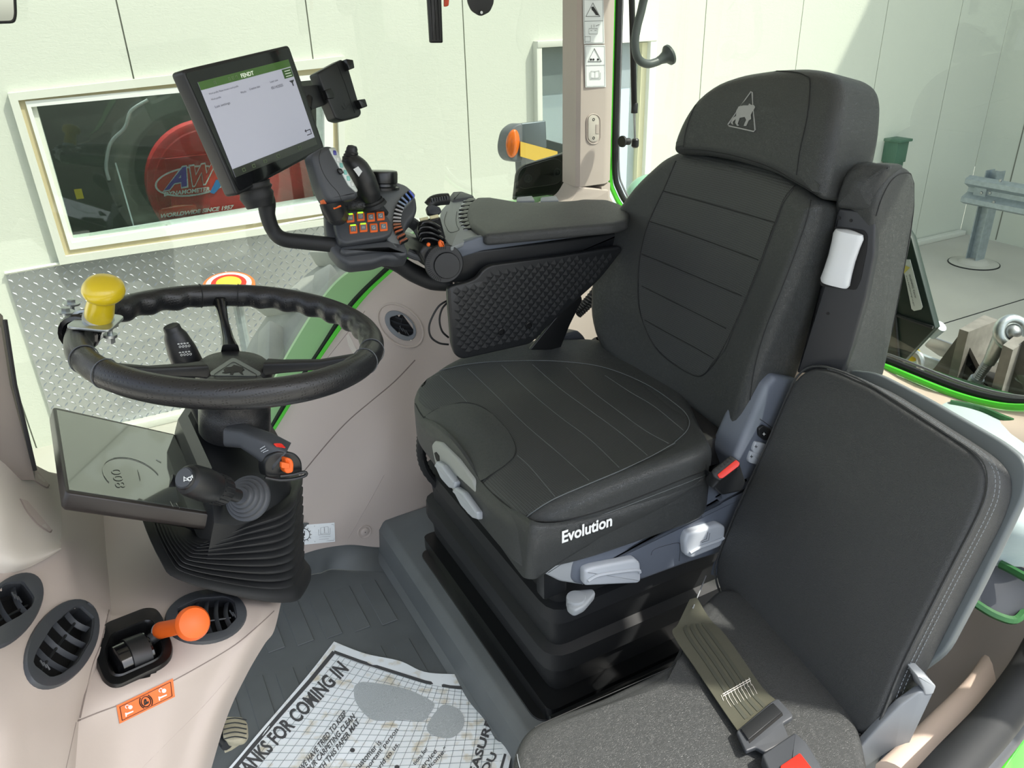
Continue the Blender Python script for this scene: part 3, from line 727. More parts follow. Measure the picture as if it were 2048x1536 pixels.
O('latch_gap', slab([Y(a, b, yp-.0042) for a, b in [(1192, 249), (1199, 249), (1199, 267), (1192, 267)]], (0, -1, 0), .001, 0), m_beige, pl, smooth=0)
# stickers
def px_poly(pts, y, mt, nm, par, t=.0006): return O(nm, prism([Y(a, b, y) for a, b in pts], (0, -1, 0), t), mt, par, smooth=0)
def px_lines(lines, y, mt, nm, par, r=.0006):
    return O(nm, [tube([Y(a, b, y) for a, b in l], r, 4, closed=c) for l, c in lines], mt, par, smooth=0)
yy = 1.8955
for y0_, y1_, nm, x0_ in ((0, 87, 'battery_sticker', 0), (90, 174, 'wheel_sticker', 3)):
    s = T(nm, 'upper white warning sticker on the beige pillar with a battery drawing' if y0_ == 0 else 'lower white warning sticker on the beige pillar with an open book', 'sticker', Y(1189, (y0_+y1_)/2, yy))
    a0, a1 = (1166+x0_, 1207+x0_)
    y0b = -2 if y0_ == 0 else y0_
    px_poly([(a0, y0b), (a1, y0b), (a1+2, y1_), (a0+2, y1_+1)], yy, m_white, 'backing', s)
    px_lines([([(a0+2, y0b+2), (a1-1, y0b+2), (a1, y1_-2), (a0+4, y1_-1)], True), ([(a0+3, (y0_+y1_)/2-1), (a1-1, (y0_+y1_)/2-2)], False)], yy-.0008, m_ink, 'border', s, .0004)
    if y0_ == 0:
        px_lines([([(1186, 6), (1200, 33), (1172, 33)], True)], yy-.001, m_ink, 'triangle_symbol', s, .0008)
        px_poly([(1183, 14), (1187, 13), (1195, 25), (1198, 31), (1192, 30), (1188, 24), (1184, 20)], yy-.001, m_ink, 'hand_symbol', s)
        px_lines([([(1178, 57), (1195, 57), (1195, 68), (1178, 68)], True), ([(1183, 56), (1183, 50)], False), ([(1188, 55), (1188, 49)], False), ([(1192, 52), (1199, 49)], False), ([(1181, 61), (1184, 61)], False), ([(1189, 61), (1193, 61)], False), ([(1170, 73), (1181, 73), (1181, 83), (1170, 83)], True)], yy-.001, m_ink, 'battery_symbol', s, .0004)
    else:
        px_lines([([(1189, 97), (1203, 123), (1176, 123)], True)], yy-.001, m_ink, 'triangle_symbol', s, .0008)
        for cx in (1182, 1187, 1196): px_poly(ell(cx, 119, 2.2, 2.2, 0, 8), yy-.001, m_ink, 'dot_symbol', s)
        px_lines([([(1182, 142), (1190, 143), (1190, 156), (1182, 155)], True), ([(1190, 143), (1198, 141), (1199, 155), (1190, 156)], True), ([(1179, 145), (1180, 158), (1201, 158), (1201, 145)], False)], yy-.001, m_ink, 'book_symbol', s, .0004)

# --- rear corner: green strip, black seal, rear glass
strip = [V((1.372, 1.965, 1.8)), V((1.372, 1.965, 1.2)), V((1.375, 1.965, .90)), V((1.385, 1.95, .82)), V((1.41, 1.91, .765)), V((1.44, 1.84, .745)), V((1.46, 1.7, .73)), V((1.46, 1.35, .655)), V((1.455, 1.02, .612)), V((1.455, .82, .614)), V((1.455, .62, .635)), V((1.455, .50, .70))]
strip[-5] = X(1640, 690, 1.455); strip[-4] = X(1755, 728, 1.455); strip[-3] = X(1900, 786, 1.455); strip[-2] = X(2000, 812, 1.455); strip[-1] = X(2080, 815, 1.455)
sp = spline(strip, 6)
O('trim_4', tube(sp, .0075, 8, up=(0, 1, 0)), m_greenb, kind='structure')
O('trim_5', tube([p + V((.014, -.006, .010)) for p in sp], .0085, 8), m_rub, kind='structure')
O('trim_6', tube([p + V((.026, -.008, .019)) for p in sp], .003, 6), m_steel, kind='structure')
rg = [(1.50, 2.05, .78), (1.50, 1.95, .70), (1.50, 1.3, .62), (1.50, .95, .60), (1.50, .45, .62), (1.50, .40, 1.8), (1.50, 2.05, 1.8)]
O('window_3', ([V(p) for p in rg], [tuple(range(len(rg)))]), glass_mat('rear_glass', (.57, .61, .565, 1), .8, .02), smooth=0, kind='structure')
# beige sill below the rear glass
O('wall_rear_sill', patch([[V((1.45, 1.95, .76)), V((1.45, 1.6, .70)), V((1.45, 1.02, .602)), X(1900, 792, 1.45), X(2000, 820, 1.45), X(2090, 822, 1.45)],
    [V((1.40, 1.95, .74)), V((1.38, 1.6, .68)), V((1.36, 1.02, .57)), V((1.36, .8, .57)), V((1.37, .66, .60)), V((1.38, .55, .62))],
    [V((1.40, 1.95, .55)), V((1.35, 1.6, .5)), V((1.32, 1.02, .45)), V((1.32, .8, .45)), V((1.33, .62, .45)), V((1.35, .5, .45))],
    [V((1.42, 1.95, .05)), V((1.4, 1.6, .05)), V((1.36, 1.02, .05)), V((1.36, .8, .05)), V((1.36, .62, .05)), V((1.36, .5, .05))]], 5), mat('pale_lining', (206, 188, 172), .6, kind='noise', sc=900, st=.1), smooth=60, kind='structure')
# roof and front left pillar
roof_pts = [(-.70, .10, 1.72), (1.52, .10, 1.72), (1.52, 2.10, 1.72), (-.70, 2.10, 1.72)]
O('ceiling', slab(rnd(roof_pts, .12), (0, 0, -1), .12, .03), mat('roof_lining', (196, 188, 178), .8), smooth=40, kind='structure')
O('added_shade_post', slab(rnd([V((1.27, .06, 1.80)), V((1.42, .06, 1.80)), V((1.45, .06, .35)), V((1.34, .06, .35))], .01), (0, -1, 0), .09, .01), m_greend, label='unseen green post added to shade the passenger seat, near side of the rear window', cat='post')  # out of view; added to block sun and shape the patches on the passenger seat
fpl = O('front_pillar', prism([Y(*p, 1.15) for p in [(-14, 640), (2, 655), (20, 770), (64, 935), (70, 960), (-60, 960), (-60, 640)]], (0, -1, 0), .05), mat('brown_grey_plastic', (112, 104, 96), .6), smooth=0, label='dark taupe front pillar at the far left edge behind the dashboard', cat='pillar')
O('pillar_edge', tube([Y(*p, 1.14) for p in [(10, 640), (30, 770), (70, 940)]], .003, 6), m_ink, fpl)
# ============================================================ STEERING WHEEL, COLUMN, DISPLAY
def fit_px(px, dep): return D(px[0], px[1], dep)
WC = V((.1305, 1.125, .9231)); WN = V((.158, -.0238, 0)); WN.z = math.sqrt(1-WN.x**2-WN.y**2)
WR = .200
wu = (V((1, 0, 0)) - WN*WN.x).normalized(); wv = WN.cross(wu)      # wu to the rear, wv away from the door
def wp(a, r=WR, z=0): a = math.radians(a); return WC + (wu*math.cos(a) + wv*math.sin(a))*r + WN*z
sw = T('steering_wheel', 'black leather steering wheel with three spokes and a triangular hub badge', 'steering wheel', WC)
def rim(a0, a1, r0, bump=True, n=60, seg=22):
    vs_, fs_ = [], []
    for i in range(n+1):
        A = a0+(a1-a0)*i/n; c = wp(A); e = (c-WC).normalized()
        for j in range(seg):
            t = 2*PI*j/seg; rr = r0*(1.0+.10*(math.sin(t) < 0)*abs(math.sin(t)))
            inner = max(0, math.cos(t-math.radians(205)))
            if bump: rr += .0028*inner*math.sin(math.radians(A)*28)*min(1, min(i, n-i)/5)
            vs_.append(c + e*math.cos(t)*rr*.92 + WN*math.sin(t)*rr)
    for i in range(n):
        for j in range(seg): fs_.append((i*seg+j, i*seg+(j+1) % seg, (i+1)*seg+(j+1) % seg, (i+1)*seg+j))
    fs_ += [tuple(range(seg-1, -1, -1)), tuple(range(n*seg, n*seg+seg))]
    return vs_, fs_
SPK = [86, 202, 328]          # spoke angles
hw = [8.5, 8, 6]
for k in range(3):
    a0 = SPK[k]+hw[k]; a1 = SPK[(k+1) % 3]-hw[(k+1) % 3] + (360 if k == 2 else 0)
    O('rim_cover', rim(a0, a1, .0182, n=90), m_wheel, sw, smooth=60)
    O('spoke_wrap', rim(SPK[k]-hw[k]-.2, SPK[k]+hw[k]+.2, .0178, False, 14), m_wheel2, sw, smooth=60)
    for e in (-1, 1):
        A = SPK[k]+e*hw[k]; c = wp(A); er = (c-WC).normalized()
        O('wrap_seam', tube([c + er*math.cos(t*PI/12)*.0182 + WN*math.sin(t*PI/12)*(.0186 if t < 12 else .0202) for t in range(24)], .0007, 5, closed=True), m_seam if k == 0 else mat('wrap_thread', (84, 88, 92), .6), sw)
HUB = WC - WN*.052
for k, A in enumerate(SPK):
    p0 = wp(A, WR-.008, -.004); p1 = HUB + (wp(A, WR)-WC)*.24 + WN*.012
    mid = p0.lerp(p1, .45) + WN*(-.004)
    t = wv if k == 0 else (wp(A+90, 1)-WC).normalized()
    d = (p1-p0).normalized(); sd_ = d.cross(WN).normalized()
    L_ = []
    for f_, wd, hh_ in ((0, .030, .016), (.12, .019, .015), (.5, .0165, .014), (.85, .022, .017), (1, .03, .02)):
        c = p0.lerp(mid, f_*2) if f_ < .5 else mid.lerp(p1, (f_-.5)*2)
        L_.append(rnd([c+sd_*wd/2*.75+WN*hh_/2, c-sd_*wd/2*.75+WN*hh_/2, c-sd_*wd/2-WN*hh_/2, c+sd_*wd/2-WN*hh_/2], .004, 3))
    O('spoke', loft(L_), m_blackg if k == 0 else m_black, sw, smooth=50)
O('hub', lathe([(.050, -.036), (.053, -.02), (.055, -.004), (.053, .006), (.046, .012), (.02, .013)], HUB, WN, 36), m_wheel2, sw, smooth=50)
# badge: rounded triangle
bc = PL(470, 745, HUB+WN*.036, WN)
bp0 = lambda x, y: PL(x, y, HUB+WN*.036, WN)
tri_ = rnd([bp0(466, 720), bp0(532, 757), bp0(528, 765), bp0(414, 764), bp0(410, 757)], [.010, .008, .008, .008, .008], 4)
bd = O('badge_base', slab(tri_, WN, .024, .003), m_black, sw)
tin = [bp0(470, 740)+(p-bp0(470, 750))*.86 + WN*.0006 for p in tri_]
O('badge_face', slab(tin, WN, .001, 0, br=0), mat('badge_satin', (120, 126, 124), .35, metal=.6), bd, smooth=0)
bb = bvh(bd)
O('horse_emblem', [prism([p + WN*.0012 for p in [bp0(*q_) for q_ in [(447, 741), (452, 736), (463, 735), (468, 731), (476, 733), (486, 736), (489, 741), (484, 744), (487, 751), (482, 749), (478, 745), (468, 746), (466, 751), (460, 750), (461, 746), (452, 748), (444, 747), (450, 744)]]], WN, .0004)], m_ink, bd, smooth=0)
O('badge_line', tube([bp0(470, 746)+(p-bp0(470, 750))*.72 + WN*.0012 for p in tri_], .0004, 4, closed=True), m_ink, bd)

# --- spinner knob
KA = min(range(120, 200), key=lambda a: (proj(wp(a)).xy-V((172, 650))).length); kb_ = wp(KA)

kn = T('spinner_knob', 'yellow mushroom spinner knob clamped to the far left of the steering wheel rim', 'knob', kb_)
kax = (WN + V((.10, -.10, 0))).normalized(); ko = PL(196, 640, kb_+WN*.024, WN)
kax = (D(211, 560, (ko-CAM).dot(FW)-.04)-ko).normalized()
s_ = .0011
O('knob_stem', lathe([(.0175, .004), (.0185, .016), (.0168, .034), (.0165, .046), (.02, .052)], ko, kax, 28), m_yellow, kn)
O('knob_head', lathe([(.0155, .040), (.0225, .044), (.0262, .050), (.0262, .056), (.023, .064), (.016, .069), (.007, .0705), (.0005, .071)], ko, kax, 32, sx=1.08, sy=.92), m_yellow, kn)
O('knob_collar', lathe([(.020, -.002), (.020, .004), (.0175, .006)], ko, kax, 24), m_zinc, kn)
ax3 = ((wp(KA, 1)-WC).normalized(), (wp(KA+90, 1)-WC).normalized(), WN)
O('clamp_plate', slab(rnd([ko + ax3[0]*a + ax3[1]*b - WN*.001 for a, b in [(-.026, -.030), (.026, -.036), (.032, .03), (-.026, .034)]], .012), WN, .004, .001), m_zinc, kn)
O('clamp_band', tube([kb_ + ax3[0]*math.cos(t*PI/10)*.0225 + WN*math.sin(t*PI/10)*.0225 for t in range(20)], .0035, 6, closed=True), m_zinc, kn)
O('clamp_band', tube([kb_ + ax3[1]*.03 + ax3[0]*math.cos(t*PI/10)*.022 + WN*math.sin(t*PI/10)*.022 for t in range(20)], .006, 6, closed=True), m_blackg, kn)
for (a, b) in ((143, 609), (132, 626), (219, 652)):
    c = PL(a, b, kb_ + WN*.016, WN)
    bo = O('clamp_bolt', [lathe([(.0115, 0), (.0115, .0025), (.006, .003)], c, WN, 16), lathe([(.0062, .003), (.006, .008), (.003, .0085)], c, WN, 6), lathe([(.0035, -.026), (.0035, 0)], c, WN, 8), lathe([(.009, -.016), (.009, -.012)], c, WN, 14), lathe([(.0065, -.024), (.0065, -.017)], c, WN, 6)], m_zinc, kn)

# --- column
scn = T('steering_column', 'black steering column with stalks and a ribbed rubber bellows below the wheel', 'steering column', (.09, 1.1, .5))
cax = (V((.0, 0, 1)) + WN*.4).normalized()
CB = PL(465, 822, HUB-WN*.05, WN)
def colpx(x, y, d): return D(x, y, d)
O('collar', lathe([(.052, -.002), (.050, -.024), (.052, -.028), (.0525, -.062), (.049, -.068)], HUB-WN*.036, WN, 36), m_wheel2, scn, smooth=50)
# shroud: front faceted cover from display to collar
dS = lambda x, y, v: Y(x, y, v)
sh = [dS(350, 862, 1.27), dS(376, 822, 1.28), dS(535, 840, 1.26), dS(566, 890, 1.22), dS(580, 960, 1.12), dS(588, 1005, 1.06), dS(560, 1024, 1.03), dS(470, 1052, .99), dS(428, 1046, .98), dS(415, 1020, 1.0)]
shb = [V(p) + V((-.02, .0, -.055)) for p in sh]
shc = sum(sh, V((0, 0, 0)))/len(sh)
top_ = [shc + (p-shc)*.70 + V((.0, .012, .045)) for p in sh]
O('shroud', loft([shb, sh, [p.lerp(q_, .35)+V((0, 0, .012)) for p, q_ in zip(sh, top_)], top_]), m_black, scn, smooth=28)
# bellows
outerL = [((375, 1066), (307, 1050)), ((401, 1085), (340, 1118)), ((430, 1078), (371, 1146)), ((500, 1053), (473, 1170)), ((576, 1026), (560, 1178)), ((595, 992), (595, 1160))]
def bl_loop(t, s):
    P = []
    ys_top = [1.06, .985, .985, .995, 1.01, 1.05]; ys_bot = [1.10, .99, .965, .975, .99, 1.03]
    for (a, b), y0_, y1_ in zip(outerL, ys_top, ys_bot):
        tt = t; px = lerp2(a, b, tt); P.append(Y(px[0], px[1], y0_+(y1_-y0_)*tt))
    tl = Y(598, 952, 1.2); tr = Y(372, 1000, 1.24); bl_ = Y(600, 1110, 1.2); br_ = Y(300, 1000, 1.24)
    P += [tl.lerp(bl_, t), (tl.lerp(bl_, t)+tr.lerp(br_, t))/2, tr.lerp(br_, t)]
    P = spline(P, 4, True); c = sum(P, V((0, 0, 0)))/len(P)
    return [c + (p-c)*s for p in P]
loops = []; NP = 10
for k in range(NP):
    t = k/(NP-1)
    for dt, s in ((-.05, .90), (-.022, .985), (-.010, 1.0), (.006, 1.0), (.014, .985), (.03, .90)):
        loops.append(bl_loop(max(-.05, t+dt), s))
O('bellows', loft(loops), m_rub, scn, smooth=45)
O('bellows_flange', loft([bl_loop(1.0, 1.0), bl_loop(1.05, 1.07), bl_loop(1.10, 1.09), bl_loop(1.14, 1.08)]), m_rub, scn, smooth=45)
# washer stalk beyond the wheel
pA, pB = Y(388, 755, 1.22), Y(349, 668, 1.22)
O('light_stalk', lathe([(.0245*1.05, 0), (.0235, .02), (.0225, .028), (.0215, .05), (.017, .075), (.0135, .082), (.0128, .084), (.0125, .090), (.011, .092), (.001, .092)], pA, pB-pA, 28), m_black, scn)
st_ = bpy.data.objects['light_stalk']; b_st = bvh(st_)
for yy_ in range(3): O('ring_mark', stroke_hit(b_st, [(358+yy_*3, 722+yy_*9), (372+yy_*3, 726+yy_*9), (392+yy_*3, 722+yy_*9)], .0005, .0002, sub=4), m_seam, st_)
for i, (x0_, y0_) in enumerate([(357, 688), (360, 693.5), (360, 705), (363, 710)]):
    O('stalk_symbol', [stroke_hit(b_st, ell(x0_+6*j, y0_-j*.6, 1.9, 2.0 if i % 2 else .9, 0, 8), .0004, .0003, True, 4) for j in range(4)], m_whiteink, st_)
O('column_neck', tube([Y(392, 750, 1.22), Y(410, 800, 1.2), Y(440, 850, 1.18)], [.024, .026, .03], 16), m_black, scn)
# horn / wiper stalk near
tA, tB = Y(372, 957, .915), Y(470, 990, .955)
hs_ = O('horn_stalk', lathe([(.001, -.0035), (.0135, -.0035), (.0145, -.001), (.0145, .0), (.0185, .003), (.0205, .010), (.0215, .03), (.0205, .046), (.0188, .05), (.0192, .053), (.0195, .068), (.0185, .072), (.010, .0735), (.009, .10)], tA, tB-tA, 30), m_black, scn)
bh_ = bvh(hs_)
O('horn_button', lathe([(.0005, -.0052), (.0118, -.005), (.0125, -.003)], tA, tB-tA, 24), m_anth, hs_)
hp = lambda pts, r=.0006, c=False: tube([PL(x, y, tA-(tB-tA).normalized()*.006, (tB-tA).normalized()) for x, y in pts], r, 4, closed=c)
O('horn_symbol', [hp([(368, 953), (368, 963)]), hp([(368, 955), (374, 957), (384, 952)]), hp([(368, 961), (374, 960), (378, 959)]), hp(ell(379, 958, 3.6, 3.6, 0, 12), .0006, True), hp([(384, 950), (385, 956)])], m_whiteink, hs_)
sax = (tB-tA).normalized(); su, swv = basis(sax)
for k in range(20):
    a = 2*PI*k/20
    e = su*math.cos(a)+swv*math.sin(a)
    rb_ = O('grip_rib', box(tA + sax*.061 + e*.0195, (.016, .0016, .0016), (sax, e.cross(sax), e)), m_rub, hs_, smooth=0) if k == 0 else None
    if k == 0: first = rb_; A0 = tA + sax*.061
    else:
        c_ = first.copy(); COL.objects.link(c_); c_.parent = hs_
        c_.rotation_euler = Matrix.Rotation(a, 4, sax).to_euler(); pc = A0 + e*.0195; c_.location = pc - WL[hs_.name]
bo_ = Y(497, 997, .985); bax = (tA - Y(505, 1003, 1.02)).normalized()
prof = []
for k in range(5):
    r_ = .0325 - k*.0052; prof += [(r_, k*.0055), (r_-.0004, k*.0055+.003), (r_-.004, k*.0055+.0036)]
O('stalk_boot', lathe(prof, bo_, bax, 32, u=(0, 0, 1)), m_anth, scn, smooth=50)
# shuttle lever
arm = [Y(462, 868, 1.08), Y(492, 872, 1.06), Y(530, 890, 1.04), Y(563, 912, 1.03)]
L_ = []
for i, (p, w1, h1) in enumerate(zip(arm, (.040, .036, .046, .052), (.030, .030, .034, .040))):
    d_ = (arm[min(3, i+1)]-arm[max(0, i-1)]).normalized(); s1 = d_.cross(V((0, 0, 1))).normalized(); u1 = s1.cross(d_)
    L_.append(rnd([p+s1*w1/2*.6+u1*h1/2, p-s1*w1/2*.6+u1*h1/2, p-s1*w1/2-u1*h1/4, p-s1*w1/2*.7-u1*h1/2, p+s1*w1/2*.7-u1*h1/2, p+s1*w1/2-u1*h1/4], .006, 3))
sl = O('shuttle_lever', loft(L_), m_anth, scn, smooth=40)
fp = lambda x, y: Y(x, y, 1.012)
O('end_plate', slab(rnd([fp(528, 928), fp(536, 912), fp(556, 902), fp(590, 905), fp(604, 920), fp(606, 946), fp(588, 952), fp(532, 955)], .008), (.3, -1, .25), .022, .003), m_black, sl)
O('guard_loop', tube([Y(x, y, 1.005) for x, y in [(530, 955), (560, 960), (592, 957), (612, 950), (608, 944), (585, 949), (560, 952)]], .0025, 8, sm=3), m_black, sl)
sf = O('switch_body', slab(rnd([Y(x, y, .998) for x, y in [(571, 915), (583, 917), (588, 926), (587, 945), (574, 948), (568, 940), (572, 932)]], .004), (.3, -1, .2), .014, .002), m_orange, sl)
O('switch_key', slab(rnd([Y(x, y, .994) for x, y in [(563, 924), (580, 927), (580, 938), (563, 936)]], .002), (.3, -1, .2), .006, .001), m_orange, sl)
O('red_mark', slab(rnd([Y(x, y, 1.018) for x, y in [(546, 886), (563, 886), (573, 896), (556, 897)]], .003), (.1, -1, .9), .004, .001), m_red, sl)
O('arrow_marks', [tube([Y(x, y, 1.02) for x, y in l], .0006, 4) for l in ([(520, 898), (530, 892)], [(522, 903), (532, 897)], [(526, 905), (537, 900)], [(546, 930), (542, 931), (546, 926)])], m_lgrey, sl)

# --- instrument display
dA, dB = Y(107, 814, 1.292), Y(131, 992, 1.0)
dpl0 = dA; dn = ((Y(425, 1028, 1.0)-dB).cross(dA-dB)).normalized()
dn = dn if dn.dot(CAM-dA) > 0 else -dn
dq = lambda x, y, o=0: PL(x, y, dpl0, dn) + dn*o
ids = T('instrument_display', 'wide black instrument display with a glossy screen left of the steering column', 'display', dq(260, 930))
dout = [dq(105, 813), dq(350, 868), dq(392, 950), dq(427, 1030), dq(131, 985)]
O('housing', slab(rnd(dout, [.008, .004, .002, .006, .008]), dn, .028, .0025, br=.010), mat('brown_black_plastic', (44, 40, 38), .4), ids)
m_scr = mat('screen_glass_sheen_tone', (74, 80, 74), .07, spec=.9, coat=1.0)  # base colour lightened to stand in for the bright reflection on the glass
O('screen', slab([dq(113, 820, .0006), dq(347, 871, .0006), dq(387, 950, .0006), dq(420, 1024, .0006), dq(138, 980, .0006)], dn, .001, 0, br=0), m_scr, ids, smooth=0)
mi = mat('screen_ink', (58, 64, 60), .06, spec=.9, coat=1.0)
O('speed_arc', tube([dq(x, y, .0014) for x, y in ell(264, 955, 62, 34, 20, 24, 130, 320)], .0005, 4), mi, ids)
O('speed_digits', text_geo('800', dq(252, 975, .0014), dq(240, 938, .0014), dq(232, 977, .0014), 0), mi, ids, smooth=0)
for l in ([(275, 940), (280, 962)], [(312, 920), (322, 926)], [(352, 1008), (358, 1018)], [(340, 1004), (346, 1016)]): O('gauge_mark', tube([dq(x, y, .0014) for x, y in l], .0004, 4), mi, ids)
O('red_lamp', slab([dq(352, 962, .0012), dq(358, 963, .0012), dq(360, 969, .0012), dq(354, 968, .0012)], dn, .0004, 0, br=0), mat('red_lamp', (150, 24, 20), .3, emit=(200, 20, 10), es=.25), ids, smooth=0)
O('display_arm', tube([dq(330, 960, -.02), dq(420, 980, -.04), Y(450, 990, 1.08)], .03, 12), m_black, ids)
# ============================================================ DRIVER SEAT
ds = T('driver_seat', 'black leather driver seat with folded-up armrest on a rubber bellows suspension', 'seat', (.72, 1.2, pz))
CZ = .60
def cush_f(p):
    # raised side bolsters, sunk centre, front roll-off; p in world
    v = (p.y-1.19)/.29; u = (p.x-.50)/.5
    h = .030*max(0, abs(v)-.55)**1.5*3.2*min(1, max(0, u)*2.2+.15)
    h += -.030*max(0, .22-u)**2/.05 + .012*max(0, u-.5)
    h += -.006*math.exp(-(v/.5)**2)
    return h
cu = [V((.522, 1.488, CZ)), V((.502, 1.42, CZ)), V((.492, 1.20, CZ)), V((.490, 1.00, CZ)), V((.497, .925, CZ)), V((.60, .903, CZ)), V((.78, .895, CZ)), V((.872, .893, CZ)), V((.93, .985, CZ)), V((1.05, 1.2, CZ)), V((1.02, 1.44, CZ)), V((.86, 1.50, CZ)), V((.66, 1.515, CZ))]
cu = rnd(cu, [.05, .03, .03, .03, .035, .05, .05, .05, .06, .05, .06, .05, .05], 4)
cush = O('seat_cushion', slab(cu, (0, 0, 1), .125, .030, seg=6, rings=22, f=cush_f, br=.01), m_leath, ds, smooth=75)
bc_ = bvh(cush)
# skirt below: near side and front corner come down to the suspension
cols_ = [((846, 838), (862, 905), 'f'), ((882, 860), (895, 960), 'f'), ((920, 900), (930, 1010), 'f'), ((966, 968), (965, 1042), 'f'), ((1008, 1008), (1000, 1092), 'f'), ((1046, 1038), (1036, 1142), 'f'), ((1060, 1048), (1052, 1157), 'c'), ((1084, 1054), (1080, 1154), 's'), ((1130, 1050), (1128, 1120), 's'), ((1200, 1032), (1200, 1080), 's'), ((1300, 996), (1300, 1040), 's'), ((1378, 964), (1376, 1004), 's'), ((1410, 946), (1410, 975), 's')]
def sk_pt(px, kind, dn):
    if kind == 'f': return X(px[0], px[1], .499+.006*dn)
    if kind == 's': return Y(px[0], px[1], .896+.006*dn)
    return (X(px[0], px[1], .499+.006*dn)+Y(px[0], px[1], .902+.006*dn))/2
g_sk = [[sk_pt(lerp2(t_, b_2, k/3), kd, [0.6, -.4, 0, 1.4][k]) for t_, b_2, kd in cols_] for k in range(4)]
O('cushion_skirt', patch(g_sk, 4, .012, (.6, .7, 0)), m_leath, ds, smooth=70)
# perforated insert, drawn on the cushion as a slightly proud fitted panel
def decal_patch(b, cols, off=.0012):
    """fit a thin sheet to a surface: cols = list of pixel rows with equal length"""
    rows = [spline([(x, y, 0) for x, y in r], 4) for r in cols]
    m_ = len(rows[0]); cc = [spline([r[i] for r in rows], 4) for i in range(m_)]
    vs_ = []; mx_ = sum(p[0] for r in cols for p in r)/sum(len(r) for r in cols); my_ = sum(p[1] for r in cols for p in r)/sum(len(r) for r in cols)
    for j in range(len(cc[0])):
        for i in range(m_):
            for g in range(30):
                q = hit(b, cc[i][j].x + (mx_-cc[i][j].x)*g*.02, cc[i][j].y + (my_-cc[i][j].y)*g*.02, off)
                if q is not None: break
            vs_.append(q)
    h = len(cc[0])
    return vs_, [(j*m_+i, j*m_+i+1, (j+1)*m_+i+1, (j+1)*m_+i) for j in range(h-1) for i in range(m_-1)]
ins = decal_patch(bc_, [
    [(838, 770), (880, 745), (950, 728), (1050, 722), (1130, 726), (1210, 738), (1280, 765)],
    [(840, 790), (900, 775), (980, 765), (1080, 765), (1180, 775), (1270, 795), (1335, 812)],
    [(848, 812), (915, 820), (1010, 825), (1120, 828), (1210, 832), (1300, 840), (1372, 838)],
    [(960, 880), (1010, 880), (1080, 885), (1160, 880), (1240, 875), (1320, 868), (1368, 868)],
    [(968, 964), (1010, 960), (1060, 955), (1140, 940), (1220, 920), (1290, 900), (1345, 884)],
    [(1005, 1000), (1040, 1000), (1090, 985), (1160, 962), (1230, 940), (1290, 918), (1345, 890)],
    [(1045, 1035), (1060, 1028), (1100, 1003), (1170, 972), (1235, 945), (1290, 922), (1350, 892)]])
O('cushion_insert', ins, m_perf, ds, smooth=75)
lip = decal_patch(bc_, [[(850, 832), (880, 815), (925, 808), (960, 815), (985, 830)], [(870, 848), (910, 840), (950, 838), (990, 845), (1015, 862)], [(910, 880), (945, 880), (980, 880), (1010, 885), (1030, 892)], [(940, 920), (965, 920), (990, 925), (1015, 920), (1030, 905)], [(962, 962), (972, 958), (990, 945), (1010, 932), (1026, 918)]], .0022)
O('front_bolster', lip, m_leath, ds, smooth=75)
sm_ = lambda pts, r=.0011, off=.0006, mt=m_thread, sub=5, nm='seam', cl=False: O(nm, stroke_hit(bc_, pts, r, off, cl, 5, sub), mt, ds)
m_sd = mat('seam_line', (92, 97, 98), .6)
sm_([(850, 834), (868, 822), (885, 815), (925, 806), (958, 812), (985, 830), (1015, 862), (1031, 892), (1030, 912), (1010, 932), (985, 950), (968, 965)], .0012, .0012, m_seam)
sm_([(826, 775), (828, 800), (848, 836), (880, 855), (915, 890), (945, 940), (965, 965), (1000, 1000), (1050, 1038)], .0014, .0004, m_seam)
sm_([(838, 762), (880, 742), (950, 727), (1050, 722), (1130, 724), (1210, 736), (1290, 768), (1350, 808), (1376, 835), (1375, 860), (1350, 885)], .0010, .0012, m_sd)
sm_([(1051, 1037), (1070, 1022), (1110, 998), (1180, 968), (1240, 943), (1300, 915), (1350, 887)], .0010, .0012, m_sd)
sm_([(1051, 1037), (1075, 1043), (1120, 1042), (1180, 1028), (1240, 1008), (1300, 985), (1360, 960), (1405, 942), (1412, 930)], .0012, .0004, m_seam)
sm_([(1054, 1046), (1080, 1052), (1120, 1051), (1180, 1037), (1240, 1016), (1300, 993), (1360, 970), (1410, 950)], .0007, .0008, m_sd)
for l in ([(880, 752), (915, 785), (935, 806)], [(936, 738), (990, 790), (1050, 850), (1120, 910), (1178, 962)], [(1003, 731), (1060, 785), (1120, 835), (1180, 880), (1238, 936)], [(1065, 730), (1120, 778), (1180, 822), (1240, 866), (1295, 912)], [(1133, 736), (1180, 780), (1235, 822), (1290, 862), (1337, 888)], [(1210, 752), (1260, 785), (1310, 815), (1367, 862)], [(1035, 912), (1060, 935), (1090, 970), (1110, 994)]):
    sm_(l, .0008, .0014, m_sd, nm='channel_seam')
# lettering on the near side
bsk = bvh(bpy.data.objects['cushion_skirt'], cush)
O('evolution_lettering', text_geo('Evolution', Y(1124, 1087, .8925), Y(1224, 1052, .8895), Y(1124, 1063, .8925), .03), m_whiteink, ds, smooth=0)
